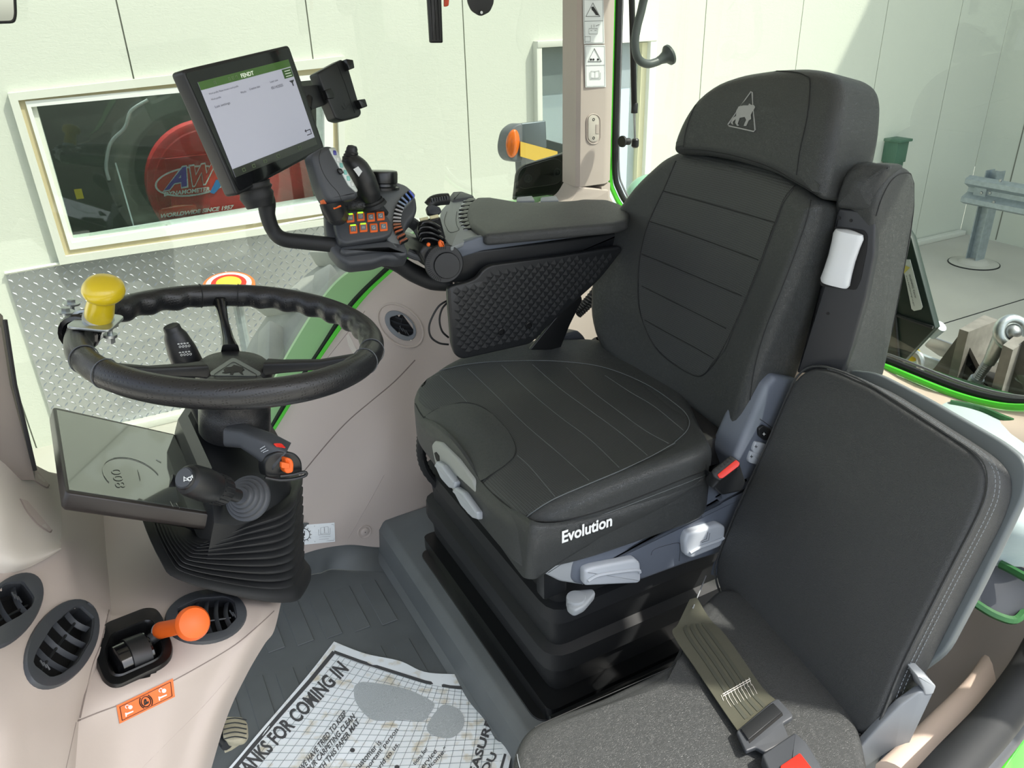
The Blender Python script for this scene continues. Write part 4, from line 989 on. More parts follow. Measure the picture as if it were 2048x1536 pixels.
# grey front panel with two levers
yf = .492
fpn = O('front_panel', slab(rnd([X(x, y, yf) for x, y in [(862, 890), (868, 882), (882, 886), (915, 920), (944, 960), (958, 1000), (956, 1042), (935, 1030), (895, 965), (870, 930)]], [.008, .008, .006, .004, .004, .004, .012, .01, .01, .01]), (-1, 0, 0), .03, .005), mat('front_panel_grey', (150, 154, 150), .5), ds)
for pts in ([(867, 930), (872, 922), (884, 930), (910, 965), (908, 978), (896, 976), (880, 958)], [(903, 980), (910, 974), (926, 985), (955, 1025), (955, 1040), (942, 1036), (920, 1012)]):
    lv = O('lever', slab(rnd([X(x, y, yf-.012) for x, y in pts], .005), (-1, -.1, .3), .016, .005), m_lgrey, fpn)
    cx = sum(p[0] for p in pts)/len(pts); cy = sum(p[1] for p in pts)/len(pts)
O('slot', slab(rnd([X(x, y, yf-.0012) for x, y in [(868, 906), (872, 904), (878, 912), (878, 926), (872, 920)]], .003), (-1, 0, 0), .001, 0, br=0), m_dark, fpn, smooth=0)

# --- backrest
BN = V((-.974, 0, .226)).normalized(); BP = V((.978, .93, .604))
bpx = lambda x, y, o=0: PL(x, y, BP, BN) + BN*o
bo_px = [(1200, 695), (1190, 640), (1192, 570), (1205, 500), (1235, 430), (1275, 365), (1320, 315), (1345, 300), (1480, 318), (1560, 345), (1622, 385), (1650, 410), (1640, 450), (1600, 560), (1560, 660), (1520, 760), (1487, 868), (1462, 885), (1440, 870), (1330, 800), (1240, 745)]
bo3 = rnd([bpx(x, y) for x, y in bo_px], [.05, .03, .03, .03, .03, .03, .03, .01, .02, .02, .02, .01, .03, .03, .03, .03, .02, .02, .03, .04, .04], 3)
cB = sum(bo3, V((0, 0, 0)))/len(bo3)
def back_f(p):
    v = (p.y-1.19)/.27; return .026*min(1, max(0, abs(v)-.35)/.65)**1.5 - .012*math.exp(-(v/.6)**2)
back = O('backrest', slab(bo3, BN, .10, .028, seg=6, rings=18, f=back_f, br=.012), m_leath, ds, smooth=75)
bb_ = bvh(back)
bi = decal_patch(bb_, [
    [(1345, 330), (1380, 308), (1430, 312), (1490, 325), (1545, 345), (1590, 375)],
    [(1330, 375), (1390, 378), (1440, 385), (1480, 395), (1520, 405), (1560, 420)],
    [(1290, 470), (1340, 480), (1385, 492), (1430, 505), (1475, 515), (1520, 525)],
    [(1278, 560), (1320, 570), (1360, 582), (1405, 598), (1445, 612), (1480, 625)],
    [(1285, 640), (1315, 652), (1350, 670), (1390, 685), (1425, 695), (1450, 700)],
    [(1310, 692), (1335, 715), (1365, 738), (1390, 750), (1410, 748), (1425, 722)]], .0010)
O('backrest_insert', bi, m_perfb, ds, smooth=75)
sb = lambda pts, r=.0011, off=.0010, mt=m_seam, sub=5, nm='seam': O(nm, stroke_hit(bb_, pts, r, off, False, 5, sub), mt, ds)
sb([(1352, 322), (1330, 375), (1300, 440), (1285, 490), (1278, 540), (1277, 600), (1285, 640), (1305, 685), (1330, 715), (1370, 742), (1400, 752), (1422, 735), (1440, 710), (1470, 650), (1510, 555), (1550, 450), (1568, 400), (1590, 372)], .0016, .0006)
for l in ([(1326, 382), (1400, 402), (1480, 425), (1549, 445)], [(1301, 443), (1370, 466), (1450, 495), (1517, 520)], [(1284, 508), (1350, 535), (1420, 565), (1484, 592)], [(1284, 572), (1340, 600), (1400, 630), (1453, 657)], [(1290, 640), (1340, 668), (1390, 695), (1428, 717)]):
    sb(l, .0011, .0012, nm='channel_seam')
sb([(1622, 400), (1610, 450), (1570, 560), (1530, 660), (1508, 740), (1500, 800)], .0009, .0004)
# headrest
ho_px = [(1337, 305), (1340, 280), (1355, 240), (1380, 198), (1415, 163), (1460, 144), (1530, 133), (1600, 131), (1645, 140), (1668, 158), (1674, 190), (1670, 260), (1655, 330), (1643, 392), (1632, 398), (1600, 378), (1540, 345), (1470, 322), (1400, 308)]
HP = BP + BN*.018
hpx = lambda x, y, o=0: PL(x, y, HP, BN) + BN*o
ho3 = rnd([hpx(x, y) for x, y in ho_px], [.01]+[.03]*12+[.01, .01]+[.02]*4, 3)
head = O('headrest', slab(ho3, BN, .125, .022, seg=6, rings=14, f=lambda p: -.010*math.exp(-((p.y-1.19)/.14)**2) - .010*max(0, (p.z-1.17)/.06), br=.02), m_leath, ds, smooth=75)
bh2 = bvh(head)
sh_ = lambda pts, r=.0010, off=.0004, mt=m_seam: O('seam', stroke_hit(bh2, pts, r, off, False, 5, 5), mt, ds)
sh_([(1367, 294), (1370, 270), (1380, 235), (1400, 195), (1430, 165), (1470, 150), (1530, 143), (1585, 144), (1612, 152), (1620, 165), (1615, 230), (1600, 300), (1593, 350)])
sh_([(1340, 300), (1400, 300), (1470, 312), (1540, 335), (1600, 368), (1635, 390)])
H3 = lambda x, y: hit(bh2, x, y, .0006)
O('triangle_emblem', stroke_hit(bh2, [(1503, 183), (1505, 185), (1511, 260), (1508, 263), (1459, 252), (1457, 249)], .0014, .0010, True, 5), mat('silver_print', (150, 152, 150), .5), ds)
O('horse_emblem', [poly_hit(bh2, [(1473, 222), (1478, 213), (1488, 211), (1497, 211), (1499, 207), (1503, 210), (1508, 210), (1511, 214), (1508, 220), (1505, 224), (1502, 230), (1503, 238), (1498, 241), (1493, 252), (1488, 252), (1490, 246), (1493, 240), (1490, 234), (1480, 236), (1476, 248), (1479, 251), (1475, 252), (1471, 246), (1472, 238), (1466, 244), (1467, 250), (1462, 246), (1466, 236), (1473, 232)], .0008)], MATS['silver_print'], ds, smooth=0)
# --- folded up armrest on the near side
AY = .835
ax_ = lambda x, y, v=AY: Y(x, y, v)
aside = [(1748, 420), (1758, 385), (1776, 352), (1800, 335), (1822, 338), (1833, 356), (1834, 400), (1828, 470), (1806, 580), (1783, 690), (1768, 760), (1680, 770), (1700, 700), (1738, 560), (1746, 500)]
arm_ = O('folded_armrest', slab(rnd([ax_(x, y) for x, y in aside], .015, 3), (0, -1, 0), .082, .010, seg=4), m_leath, ds, smooth=60)
ba_ = bvh(arm_)
O('seam', stroke_hit(ba_, [(1752, 432), (1764, 395), (1782, 362), (1804, 347), (1824, 352), (1828, 400), (1820, 470), (1798, 590), (1776, 700)], .0009, .0003, False, 5, 5), m_seam, ds)
# armrest underside: plastic plate facing forward with grey roller
q0 = ax_(1748, 430, AY+.008); q1 = ax_(1672, 420, AY+.075)
AN = V((-1, -.25, .12)).normalized()
apx = lambda x, y, o=0: PL(x, y, q0 + AN*.004, AN) + AN*o
ap = O('armrest_plate', slab(rnd([apx(x, y) for x, y in [(1673, 425), (1678, 416), (1740, 424), (1750, 436), (1748, 510), (1730, 600), (1704, 690), (1684, 748), (1592, 746), (1618, 660), (1650, 560), (1660, 500)]], .006, 3), AN, .02, .004), mat('charcoal_plastic', (37, 39, 42), .45), ds)
O('roller_recess', slab(rnd([apx(x, y, .0012) for x, y in [(1672, 452), (1728, 460), (1736, 470), (1734, 500), (1722, 560), (1712, 580), (1643, 572), (1640, 565)]], .004, 3), AN, .001, 0, br=0), m_dark, ap, smooth=0)
ra, rb2 = apx(1704, 460, .008), apx(1672, 570, .008)
ax_r = (rb2-ra).normalized(); rw = (apx(1730, 520)-apx(1655, 515)).length/2
nn = 24; L_ = []
for t, s in ((0, .35), (.03, .9), (.10, 1), (.25, .94), (.5, .90), (.75, .94), (.93, 1), (.98, .9), (1, .4)):
    c = ra.lerp(rb2, t); sd2 = ax_r.cross(AN).normalized()
    L_.append([c + sd2*math.cos(2*PI*k/nn)*rw*s*.80 + AN*math.sin(2*PI*k/nn)*.016*s*(1-.12*(math.cos(2*PI*k/nn*3))) for k in range(nn)])
O('adjuster_roller', loft(L_), mat('roller_grey', (196, 200, 202), .45), ap, smooth=50)
for (x, y) in ((1679, 436), (1702, 441), (1656, 627)): O('plate_hole', lathe([(.0028, 0), (.0026, .0006)], apx(x, y, .0003), AN, 10), m_dark, ap)
# armrest leather top (folded end)
O('armrest_top', slab(rnd([apx(x, y, .010) for x, y in [(1675, 416), (1674, 400), (1690, 352), (1712, 330), (1744, 326), (1790, 330), (1764, 372), (1750, 424)]], .012, 3), AN, .06, .012, seg=4, rings=4, dome=.006), m_leath, ds, smooth=70)

# --- seat base: grey side cover, handles, buckle
SYn = .915
s_px = [(1142, 1160), (1146, 1132), (1158, 1110), (1200, 1070), (1260, 1040), (1380, 985), (1398, 978), (1430, 975), (1455, 1000), (1490, 985), (1468, 920), (1500, 850), (1535, 770), (1552, 752), (1600, 760), (1600, 900), (1540, 960), (1490, 1040), (1440, 1110), (1380, 1128), (1285, 1163), (1170, 1174), (1150, 1170)]
cov = O('side_cover', slab(rnd([Y(x, y, SYn) for x, y in s_px], .008, 3), (0, -1, 0), .07, .012, seg=4), m_sgrey, ds, smooth=50)
bcv = bvh(cov)
O('cover_tip', slab(rnd([Y(x, y, SYn+.006) for x, y in [(1088, 1148), (1120, 1115), (1160, 1100), (1170, 1172), (1120, 1164)]], .006, 3), (0, -1, 0), .03, .006), m_lgrey2, cov)
for pts, gp in (([(1170, 1142), (1185, 1136), (1272, 1119), (1282, 1127), (1283, 1162), (1276, 1168), (1170, 1173)], [(1176, 1162), (1200, 1150), (1270, 1140), (1280, 1145)]), ([(1370, 1085), (1376, 1068), (1440, 1049), (1452, 1054), (1450, 1085), (1440, 1095), (1384, 1118), (1372, 1112)], [(1380, 1106), (1400, 1095), (1440, 1080), (1448, 1075)])):
    hn = O('handle', slab(rnd([Y(x, y, SYn-.016) for x, y in pts], .006, 3), (0, -1, 0), .02, .006, seg=4), m_lgrey, cov)
    O('grip_ridge', tube([Y(x, y, SYn-.018) for x, y in gp], .003, 8, sm=4), m_lgrey, hn)
O('tilt_symbol', tube([Y(x, y, SYn-.0172) for x, y in [(1416, 1064), (1413, 1078), (1402, 1082), (1404, 1085), (1417, 1081), (1420, 1066)]], .0004, 4), m_ink, cov)
O('cover_outline', stroke_hit(bcv, rndpx := [(1302, 1110), (1310, 1098), (1352, 1086), (1360, 1092), (1358, 1122)], .0005, .0002, False, 4, 4), m_seam, cov)
O('cover_joint', stroke_hit(bcv, [(1500, 826), (1520, 838), (1545, 856)], .0006, .0002, False, 4), m_seam, cov)
for k, (pts, mt_) in enumerate([([(1518, 858), (1528, 851), (1542, 858), (1548, 878), (1530, 882), (1519, 873)], m_black), ([(1506, 900), (1512, 884), (1532, 888), (1540, 910), (1524, 912), (1508, 906)], m_lgrey), ([(1497, 920), (1503, 903), (1524, 910), (1530, 932), (1514, 930), (1499, 926)], m_lgrey)]):
    bt = O('switch', slab(rnd([Y(x, y, SYn-.006) for x, y in pts], .004, 3), (0, -1, 0), .01, .002), mt_, cov)
    x, y = [(1528, 868), (1512, 893), (1503, 913)][k]
    O('switch_symbol', [tube([Y(x-2.5, y, SYn-.0066), Y(x+3, y+.5, SYn-.0066)], .0006, 4), tube([Y(x, y-3, SYn-.0066), Y(x, y+3, SYn-.0066)], .0006, 4)], m_whiteink if k == 0 else m_ink, bt)
# buckle
bk = T('seat_belt_buckle', 'black seat belt buckle with red release button beside the driver cushion', 'buckle', Y(1460, 980, .87))
ka, kb2 = Y(1452, 930, .84), Y(1470, 990, .88)
kn2 = (ka-kb2).normalized()
O('buckle_body', slab(rnd([PL(x, y, ka, V((-.35, -.6, .72)).normalized()) for x, y in [(1424, 940), (1462, 910), (1480, 922), (1481, 932), (1440, 962), (1426, 952)]], .004, 3), V((-.35, -.6, .72)), .062, .003), m_black, bk)
kx = lambda x, y, o=0: PL(x, y, ka, V((-.35, -.6, .72)).normalized()) + V((-.35, -.6, .72)).normalized()*o
O('red_button', slab(rnd([kx(x, y, .003) for x, y in [(1434, 950), (1471, 920), (1479, 926), (1478, 932), (1445, 957), (1438, 957)]], .002, 2), V((-.35, -.6, .72)), .004, .001), m_red, bk)
for k in range(6):
    x, y = 1430+k*6.2, 943-k*5.2; O('slot', slab([kx(x-2, y-3, .0008), kx(x+1.8, y-5.5, .0008), kx(x+3.6, y+1, .0008), kx(x, y+3, .0008)], V((-.35, -.6, .72)), .0004, 0, br=0), m_dark, bk, smooth=0)
O('buckle_stalk', slab(rnd([Y(x, y, .875) for x, y in [(1426, 948), (1440, 958), (1482, 930), (1494, 966), (1486, 984), (1446, 992), (1432, 978)]], .006, 3), (0, -1, 0), .03, .006), m_black, bk)
O('seat_frame', box((1.0, 1.2, .52), (.26, .46, .14), b=.02), m_dark, ds)
# --- suspension bellows and base plate
def rr_loop(x0, x1, y0, y1, z, r, dz=0):
    return rnd([V((x0, y1, z)), V((x0, y0, z)), V((x1, y0, z+dz)), V((x1, y1, z+dz))], r, 4)
bx0, by0, bx1, by1 = .540, .955, 1.05, 1.555
lp = []
for z, g, r in ((.485, -.02, .03), (.455, -.022, .03), (.452, .010, .04), (.43, .012, .04), (.425, .004, .03), (.345, -.004, .03), (.342, .012, .045), (.31, .014, .045), (.305, .004, .03), (.245, -.0, .03), (.238, .020, .05), (.20, .022, .05), (.195, .01, .04), (.125, .004, .03), (.115, .0, .03)):
    lp.append(rr_loop(bx0-g+.03, bx1+g, by0-g, by1+g, z, r))
sus = O('suspension_bellows', loft(lp), m_rub, ds, smooth=40)
O('base_frame', loft([rr_loop(.535, 1.0, .915, 1.55, z, .02) for z in (.104, .135)]), m_blackm, ds, smooth=30)
bpl = [Z(848, 1108, .103), Z(862, 1090, .103), Z(900, 1088, .103)]
plate = rnd([V((.515, 1.53, .104)), V((.515, .925, .104)), V((.95, .865, .104)), V((1.25, .865, .104)), V((1.25, 1.55, .104))], [.03, .035, .02, .02, .02], 5)
bpn = O('base_plate', slab(plate, (0, 0, 1), .0035, .001), m_blackm, ds)
for (x, y) in ((885, 1108), (1080, 1378), (1115, 1337)):
    O('bolt', lathe([(.0085, 0), (.0085, .002), (.006, .0022), (.006, .009), (.004, .010), (.004, .014), (.0005, .015)], Z(x, y, .105), (0, 0, 1), 6), m_blackm, bpn, smooth=20)
O('rail', box((.78, .905, .118), (.5, .012, .03), b=.003), m_blackm, ds)
O('height_column', box((.565, .955, .43), (.05, .03, .09), b=.006), m_black, ds)
wk = O('weight_lever', slab(rnd([Z(x, y, .395) for x, y in [(1134, 1192), (1142, 1180), (1186, 1176), (1192, 1186), (1170, 1212), (1150, 1222), (1136, 1212)]], .006, 3), (0, -.2, 1), .018, .004), m_lgrey2, ds)
O('lever_disc', lathe([(.0175, -.016), (.0175, .001), (.0165, .003), (.006, .0035)], Z(1152, 1196, .397), (0, 0, 1), 24), m_lgrey2, wk)
O('corrugated_hose', tube([Y(843, 872, 1.49), Y(842, 905, 1.49), Y(852, 940, 1.49), Y(882, 978, 1.49)], [.010+.0015*(k % 2) for k in range(25)], 10, sm=8), m_rub, ds)

# ============================================================ PASSENGER SEAT
ps = T('passenger_seat', 'low black folding passenger seat with grey shell back in front of the driver seat', 'seat', (.75, .65, pz))
CPZ = .36
cpx = [(1022, 1530), (1030, 1490), (1052, 1452), (1100, 1428), (1200, 1392), (1300, 1345), (1342, 1322), (1360, 1288), (1368, 1250), (1385, 1222), (1440, 1170), (1560, 1190), (1720, 1440), (1760, 1640), (1050, 1640)]
pc = O('cushion', slab(rnd(Zs(CPZ, *cpx), [.02, .02, .02, .02, .02, .02, .012, .012, .012, .012, .02, .03, .03, .03, .03], 4), (0, 0, 1), .07, .018, seg=5, rings=10, dome=.006), m_leath2, ps, smooth=70)
bpc = bvh(pc)
O('seam', stroke_hit(bpc, [(1062, 1460), (1110, 1434), (1200, 1400), (1300, 1354), (1350, 1328), (1368, 1292), (1374, 1252)], .0008, .0003, False, 5, 4), m_seam, ps)
O('seam', stroke_hit(bpc, [(1034, 1500), (1036, 1520), (1040, 1536)], .0007, .0004, False, 5, 2), m_thread, ps)
O('cushion_base', loft([[V((p.x*1.0+.012*(.6-p.x), p.y, z)) for p in Zs(CPZ, (1045, 1500), (1110, 1440), (1340, 1340), (1400, 1230), (1560, 1200), (1740, 1450), (1760, 1640), (1070, 1640))] for z in (.30, .12)]), m_black, ps, smooth=20)
# back
pa, pb_, pd_ = V((.893, .887, .36)), V((.824, .472, .36)), V((1.050, .887, .722))
PN = (pb_-pa).cross(pd_-pa).normalized(); PN = PN if PN.dot(CAM-pa) > 0 else -PN
ppx = lambda x, y, o=0: PL(x, y, pa, PN) + PN*o
back_px = [(1428, 1152), (1432, 1118), (1470, 1020), (1530, 890), (1572, 790), (1592, 752), (1622, 733), (1668, 740), (1740, 772), (1890, 868), (1940, 902), (1966, 932), (1970, 975), (1952, 1030), (1880, 1170), (1800, 1330), (1764, 1420), (1742, 1462), (1712, 1470), (1684, 1456), (1600, 1370), (1500, 1265), (1445, 1200)]
rr_ = [.02]*23
pb = O('backrest', slab(rnd([ppx(x, y) for x, y in back_px], .02, 3), PN, .072, .010, seg=5, rings=10, dome=.006, br=.012), m_leath2, ps, smooth=65)
bpb = bvh(pb)
def inset_px(k): 
    cx, cy = 1710, 1100
    return [(cx+(x-cx)*k, cy+(y-cy)*k) for x, y in back_px]
O('piping', tube([ppx(x, y, -.005) for x, y in inset_px(1.004)], .0022, 6, closed=True, sm=3), m_leath2, ps)
# double stitched side seams
def dashes(pts, par, mt_, r=.0006, dash=.0045, gap=.0022):
    P = spline(pts, 8); out = []; acc = 0; i = 0; cur = P[0]
    L2 = [0]
    for a, b in zip(P, P[1:]): L2.append(L2[-1]+(b-a).length)
    def at_(s):
        for k in range(len(P)-1):
            if L2[k+1] >= s: t = (s-L2[k])/max(1e-9, L2[k+1]-L2[k]); return P[k].lerp(P[k+1], t)
        return P[-1]
    s = 0
    while s+dash < L2[-1]: out.append(tube([at_(s), at_(s+dash)], r, 4)); s += dash+gap
    return O('stitching', out, mt_, par, smooth=0, kind='stuff')
for o1 in (-.018, -.028):
    L_ = [ppx(x, y, 0)+((ppx(x, y)-ppx(1700, 1100)).normalized()*.0012) + PN*o1 for x, y in [(1640, 735), (1700, 752), (1800, 808), (1890, 868), (1942, 902), (1968, 934), (1972, 975), (1954, 1030), (1881, 1170), (1801, 1330), (1765, 1420), (1743, 1462)]]
    dashes(L_, ps, m_thread)
shell_px = [(1600, 746), (1640, 722), (1700, 728), (1800, 780), (1950, 868), (1988, 900), (1996, 930), (1990, 975), (1900, 1165), (1830, 1300), (1700, 1400), (1480, 1220)]
O('back_shell', slab(rnd([ppx(x, y, -.066) for x, y in shell_px], .02, 3), PN, .016, .004), mat('shell_grey', (94, 101, 102), .45), ps, smooth=40)
sb_ = [(1800, 1395), (1862, 1345), (1872, 1356), (1870, 1375), (1800, 1536), (1730, 1560), (1716, 1530), (1745, 1470)]
hb = O('hinge_bracket', slab(rnd([ppx(x, y, .0) + (pb_-pa).normalized()*.02 - PN*.01 for x, y in sb_], .006, 3), (pb_-pa).normalized()*1.0, .012, .003), m_grey, ps) if False else None
HBN = ((pb_-pa).normalized()*.8 + PN*.2).normalized(); hb0 = ppx(1760, 1440, -.03) + (pb_-pa).normalized()*.012
hpx2 = lambda x, y, o=0: PL(x, y, hb0, HBN) + HBN*o
hb = O('hinge_bracket', slab(rnd([hpx2(x, y) for x, y in [(1724, 1545), (1716, 1500), (1760, 1452), (1800, 1412), (1842, 1382), (1868, 1386), (1800, 1530), (1780, 1570)]], .006, 3), HBN, .014, .003), m_grey, ps)
O('bracket_lip', slab(rnd([hpx2(x, y, .001) for x, y in [(1834, 1352), (1852, 1352), (1872, 1372), (1866, 1388), (1850, 1390), (1846, 1376)]], .003, 3), HBN, .03, .002), m_lgrey2, hb)
O('bracket_cap', ball(hpx2(1775, 1520, .003), .014, (1, 1, 1), None, 16), m_sgrey, hb)
O('hinge_pin', tube([Z(1685, 1478, .34), Z(1700, 1462, .34), Z(1735, 1470, .34), Z(1760, 1452, .34)], .006, 10, sm=3), m_blackg, ps)
O('hinge_block', box(Z(1672, 1505, .33), (.035, .05, .03), b=.003), m_black, ps)
O('far_hinge', slab(rnd([ppx(x, y, -.02) for x, y in [(1438, 1080), (1450, 1100), (1430, 1150), (1404, 1148), (1410, 1125)]], .006, 3), PN, .01, .002), m_sgrey, ps)
# belt
sbl = T('lap_belt', 'olive black lap belt clicked into a red buckle, lying on the passenger seat', 'seat belt', Z(1450, 1350, CPZ+.01))
bz = CPZ+.016
cl_ = [((1378, 1216), (1392, 1212)), ((1356, 1248), (1420, 1238)), ((1346, 1268), (1446, 1264)), ((1390, 1335), (1480, 1310)), ((1440, 1410), (1525, 1375)), ((1475, 1460), (1556, 1405)), ((1496, 1482), (1566, 1432))]
bps = [((Z(*a, bz)+Z(*b, bz))/2, (Z(*b, bz)-Z(*a, bz))/2) for a, b in cl_]
bps[0] = (bps[0][0]+V((0, 0, .02)), bps[0][1])
P1 = spline([p for p, _ in bps], 5); W1 = spline([w_ for _, w_ in bps], 5)
belt = O('webbing', ribbon(P1, W1, .0018), mat('belt_webbing', (72, 72, 58), .75, kind='weave', sc=700, st=.6, dist=.0006), sbl, smooth=30)
for s_ in (-.45, -.15, .15, .45): O('woven_stripe', ribbon([p+w_*s_+V((0, 0, .0009)) for p, w_ in zip(P1[6:-6], W1[6:-6])], [w_*.07 for w_ in W1[6:-6]], .0006), mat('belt_stripe', (58, 60, 50), .8), belt, smooth=0)
bbel = bvh(belt)
thr = mat('belt_thread', (205, 200, 190), .6)
O('box_stitch', [stroke_hit(bbel, [(1442+k*6.2, 1391-k*3.9), (1447+k*6.2, 1402-k*3.4)], .0005, .0008) for k in range(10)] + [stroke_hit(bbel, [(1445, 1389), (1500, 1358)], .0006, .0008, False, 4, 1), stroke_hit(bbel, [(1446, 1393), (1501, 1362)], .0006, .0008)] + [stroke_hit(bbel, [(1452+k*6.5, 1398-k*3.6), (1462+k*6.5, 1414-k*3.2)], .0004, .0008) for k in range(9)], thr, belt, smooth=0, kind='stuff')
zt = lambda x, y, o=0: Z(x, y, bz+.006+o)
O('belt_tongue', slab(rnd([zt(x, y) for x, y in [(1473, 1462), (1480, 1456), (1544, 1402), (1556, 1396), (1584, 1426), (1586, 1434), (1566, 1446), (1580, 1478), (1530, 1504), (1512, 1494), (1492, 1502)]], .003, 3), (0, 0, 1), .008, .002), m_anth, sbl)
O('webbing_loop', slab([zt(x, y, .004) for x, y in [(1482, 1457), (1546, 1405), (1564, 1424), (1497, 1479)]], (0, 0, 1), .003, .001), m_black, sbl)
O('loop_slot', slab([zt(x, y, .0008) for x, y in [(1497, 1479), (1564, 1424), (1566, 1430), (1499, 1486)]], (0, 0, 1), .0008, 0, br=0), m_dark, sbl, smooth=0)
O('belt_buckle', slab(rnd([zt(x, y, .008) for x, y in [(1524, 1508), (1590, 1464), (1612, 1482), (1660, 1560), (1570, 1620)]], .003, 3), (0, 0, 1), .022, .003), m_anth, sbl)
O('buckle_button', slab(rnd([zt(x, y, .011) for x, y in [(1560, 1532), (1600, 1505), (1650, 1570), (1590, 1610)]], .003, 3), (0, 0, 1), .004, .001), m_red, sbl)
O('belt_wire', tube([Z(1386, 1216, bz+.02), Y(1412, 1152, .90)], .0012, 5), m_lgrey2, sbl)
# ============================================================ ARMREST CONSOLE (right hand of the driver)
ac = T('armrest_console', 'black armrest console with padded top, button pod and dimpled side panel right of the seat', 'control console', Y(1000, 600, 1.45))
PZ = .925
pad_px = [(940, 448), (933, 425), (938, 405), (952, 394), (985, 393), (1005, 402), (1030, 404), (1100, 402), (1150, 400), (1165, 397), (1215, 398), (1245, 408), (1260, 425), (1256, 440), (1225, 447), (1100, 458), (970, 470)]
pad = O('arm_pad', slab(rnd(Zs(PZ, *pad_px), .012, 3), (0, 0, 1), .024, .010, seg=4, rings=6, dome=.004), m_leath2, ac, smooth=70)
CY = 1.425
cy_ = lambda x, y, v=CY: Y(x, y, v)
# upper grey shell under the pad and the fan fascia in front of it
O('upper_shell', slab(rnd([cy_(x, y) for x, y in [(891, 498), (960, 474), (1100, 462), (1258, 446), (1250, 462), (1120, 480), (965, 502), (897, 524)]], .004, 2), (0, -1, 0), .02, .004), m_sgrey, ac, smooth=40)
fz = PZ-.012
fas = O('control_fascia', slab(rnd(Zs(fz, (893, 408), (905, 398), (945, 392), (960, 405), (962, 440), (968, 468), (901, 495), (886, 474), (877, 445), (882, 420)), .006, 3), (-.1, -.05, 1), .009, .003), m_fasc, ac)
fq = lambda x, y, o=.0012: Z(x, y, fz) + V((0, 0, o))
O('fascia_line', tube([fq(x, y) for x, y in [(894, 424), (890, 436), (889, 445), (893, 456), (901, 466), (918, 461), (914, 452), (912, 440), (914, 424)]], .0005, 4, sm=3), m_seam, fas)
for k in range(8):
    x, y = [(940, 402), (936, 410), (932, 418), (931, 426), (931, 434), (933, 442), (936, 449), (941, 456)][k]
    O('indicator_key', slab(rnd([fq(x-13, y-3+.3*k), fq(x-2, y-4.6+.3*k), fq(x-2, y+1.2+.3*k), fq(x-13, y+2.6+.3*k)], .001, 2), (0, 0, 1), .003, .0006), m_lgrey, fas)
    O('paddle', slab([fq(x-14, y+3.4, .003), fq(x-2, y-.8, .006), fq(x+10, y-2.2, .005), fq(x+12, y+.6, .004), fq(x-1, y+4, .004)], (0, 0, 1), .005, .0006), m_blackm, fas)
# rear cap of fan
O('fan_cap', slab(rnd(Zs(fz+.006, (896, 394), (905, 383), (925, 382), (948, 390), (944, 394), (905, 400)), .004, 3), (0, 0, 1), .03, .006), m_anth, ac)
# black underbody
ub = [(838, 505), (850, 490), (900, 506), (960, 500), (1120, 481), (1250, 463), (1232, 500), (1110, 530), (1020, 542), (978, 548), (955, 560), (930, 566), (900, 566), (880, 550), (855, 535)]
O('underbody', slab(rnd([cy_(x, y, 1.43) for x, y in ub], .006, 3), (0, -1, 0), .15, .006), m_black, ac, smooth=40)
O('support_post', lathe([(.012, 0), (.012, .05)], cy_(920, 572, 1.47), (0, 0, 1), 16), m_steel, ac)
O('clip_strip', slab([cy_(x, y, 1.4235) for x, y in [(966, 473), (1012, 469), (1016, 473), (1010, 478), (974, 482)]], (0, -1, 0), .004, .001), m_anth, ac)
# dial wheel at front
dc = cy_(888, 527, 1.415)
O('dial', lathe([(.005, -.012), (.0385, -.012), (.0395, -.004), (.0395, .002), (.0375, .004), (.033, .004)], dc, (-.25, -1, .15), 40), m_black, ac)
O('dial_disc', lathe([(.0265, .0), (.0270, .008), (.0255, .011), (.001, .0115)], dc+V((.005, 0, -.004)), (-.25, -1, .15), 36), m_black, ac)
du, dw = basis(V((-.25, -1, .15)).normalized()); dax = V((-.25, -1, .15)).normalized()
kn0 = None
for k in range(26):
    a = PI*.55 + PI*1.0*k/26; e = V((-1, 0, 0))*math.cos(a-PI*.95) + V((0, 0, 1))*math.sin(a-PI*.95)
    e = (e - dax*e.dot(dax)).normalized()
    gd = box((0, 0, 0), (.0012, .007, .003), (e.cross(dax), e, dax))
    O('dial_notch', ([p + dc + e*.0325 + dax*.0045 for p in gd[0]], gd[1]), m_blackm, ac, smooth=0)
O('orange_pointer', slab(rnd([cy_(x, y, 1.40) for x, y in [(878, 486), (882, 480), (888, 484), (890, 494), (880, 495)]], .002, 3), (0, -1, 0), .008, .003), m_orange, ac)
O('orange_dot', ball(cy_(857, 489, 1.41), .004), m_orange, ac)
# black lever cluster ahead of the fascia
for k, (x0, y0, x1, y1) in enumerate([(842, 448, 878, 452), (838, 458, 880, 463), (838, 469, 884, 474), (842, 480, 886, 484)]):
    O('finger_lever', tube([Y(x0, y0+3, 1.46), Y(x0+4, y0-3, 1.46), Y((x0+x1)/2, y0-3, 1.46), Y(x1, y1+3, 1.46)], [.004, .0055, .0065, .006], 10, sm=4, flat=.7), m_blackm, ac)
O('lever_block', slab(rnd([Y(x, y, 1.475) for x, y in [(838, 442), (880, 432), (890, 470), (900, 500), (870, 505), (843, 480), (835, 460)]], .006, 3), (-.3, -1, .3), .08, .006), m_black, ac)
for q_ in ([(839, 436), (856, 433), (857, 438), (841, 442)], [(859, 432), (876, 428), (878, 434), (861, 438)]):
    O('glow_key', slab([Y(x, y, 1.465) for x, y in q_], (-.3, -1, .6), .006, .001), mat('cream_key', (206, 200, 160), .4), ac)
O('thumb_block', slab(rnd([Y(x, y, 1.485) for x, y in [(852, 414), (862, 408), (880, 414), (884, 424), (872, 430), (856, 428)]], .004, 3), (-.3, -1, .4), .03, .003), m_anth, ac)
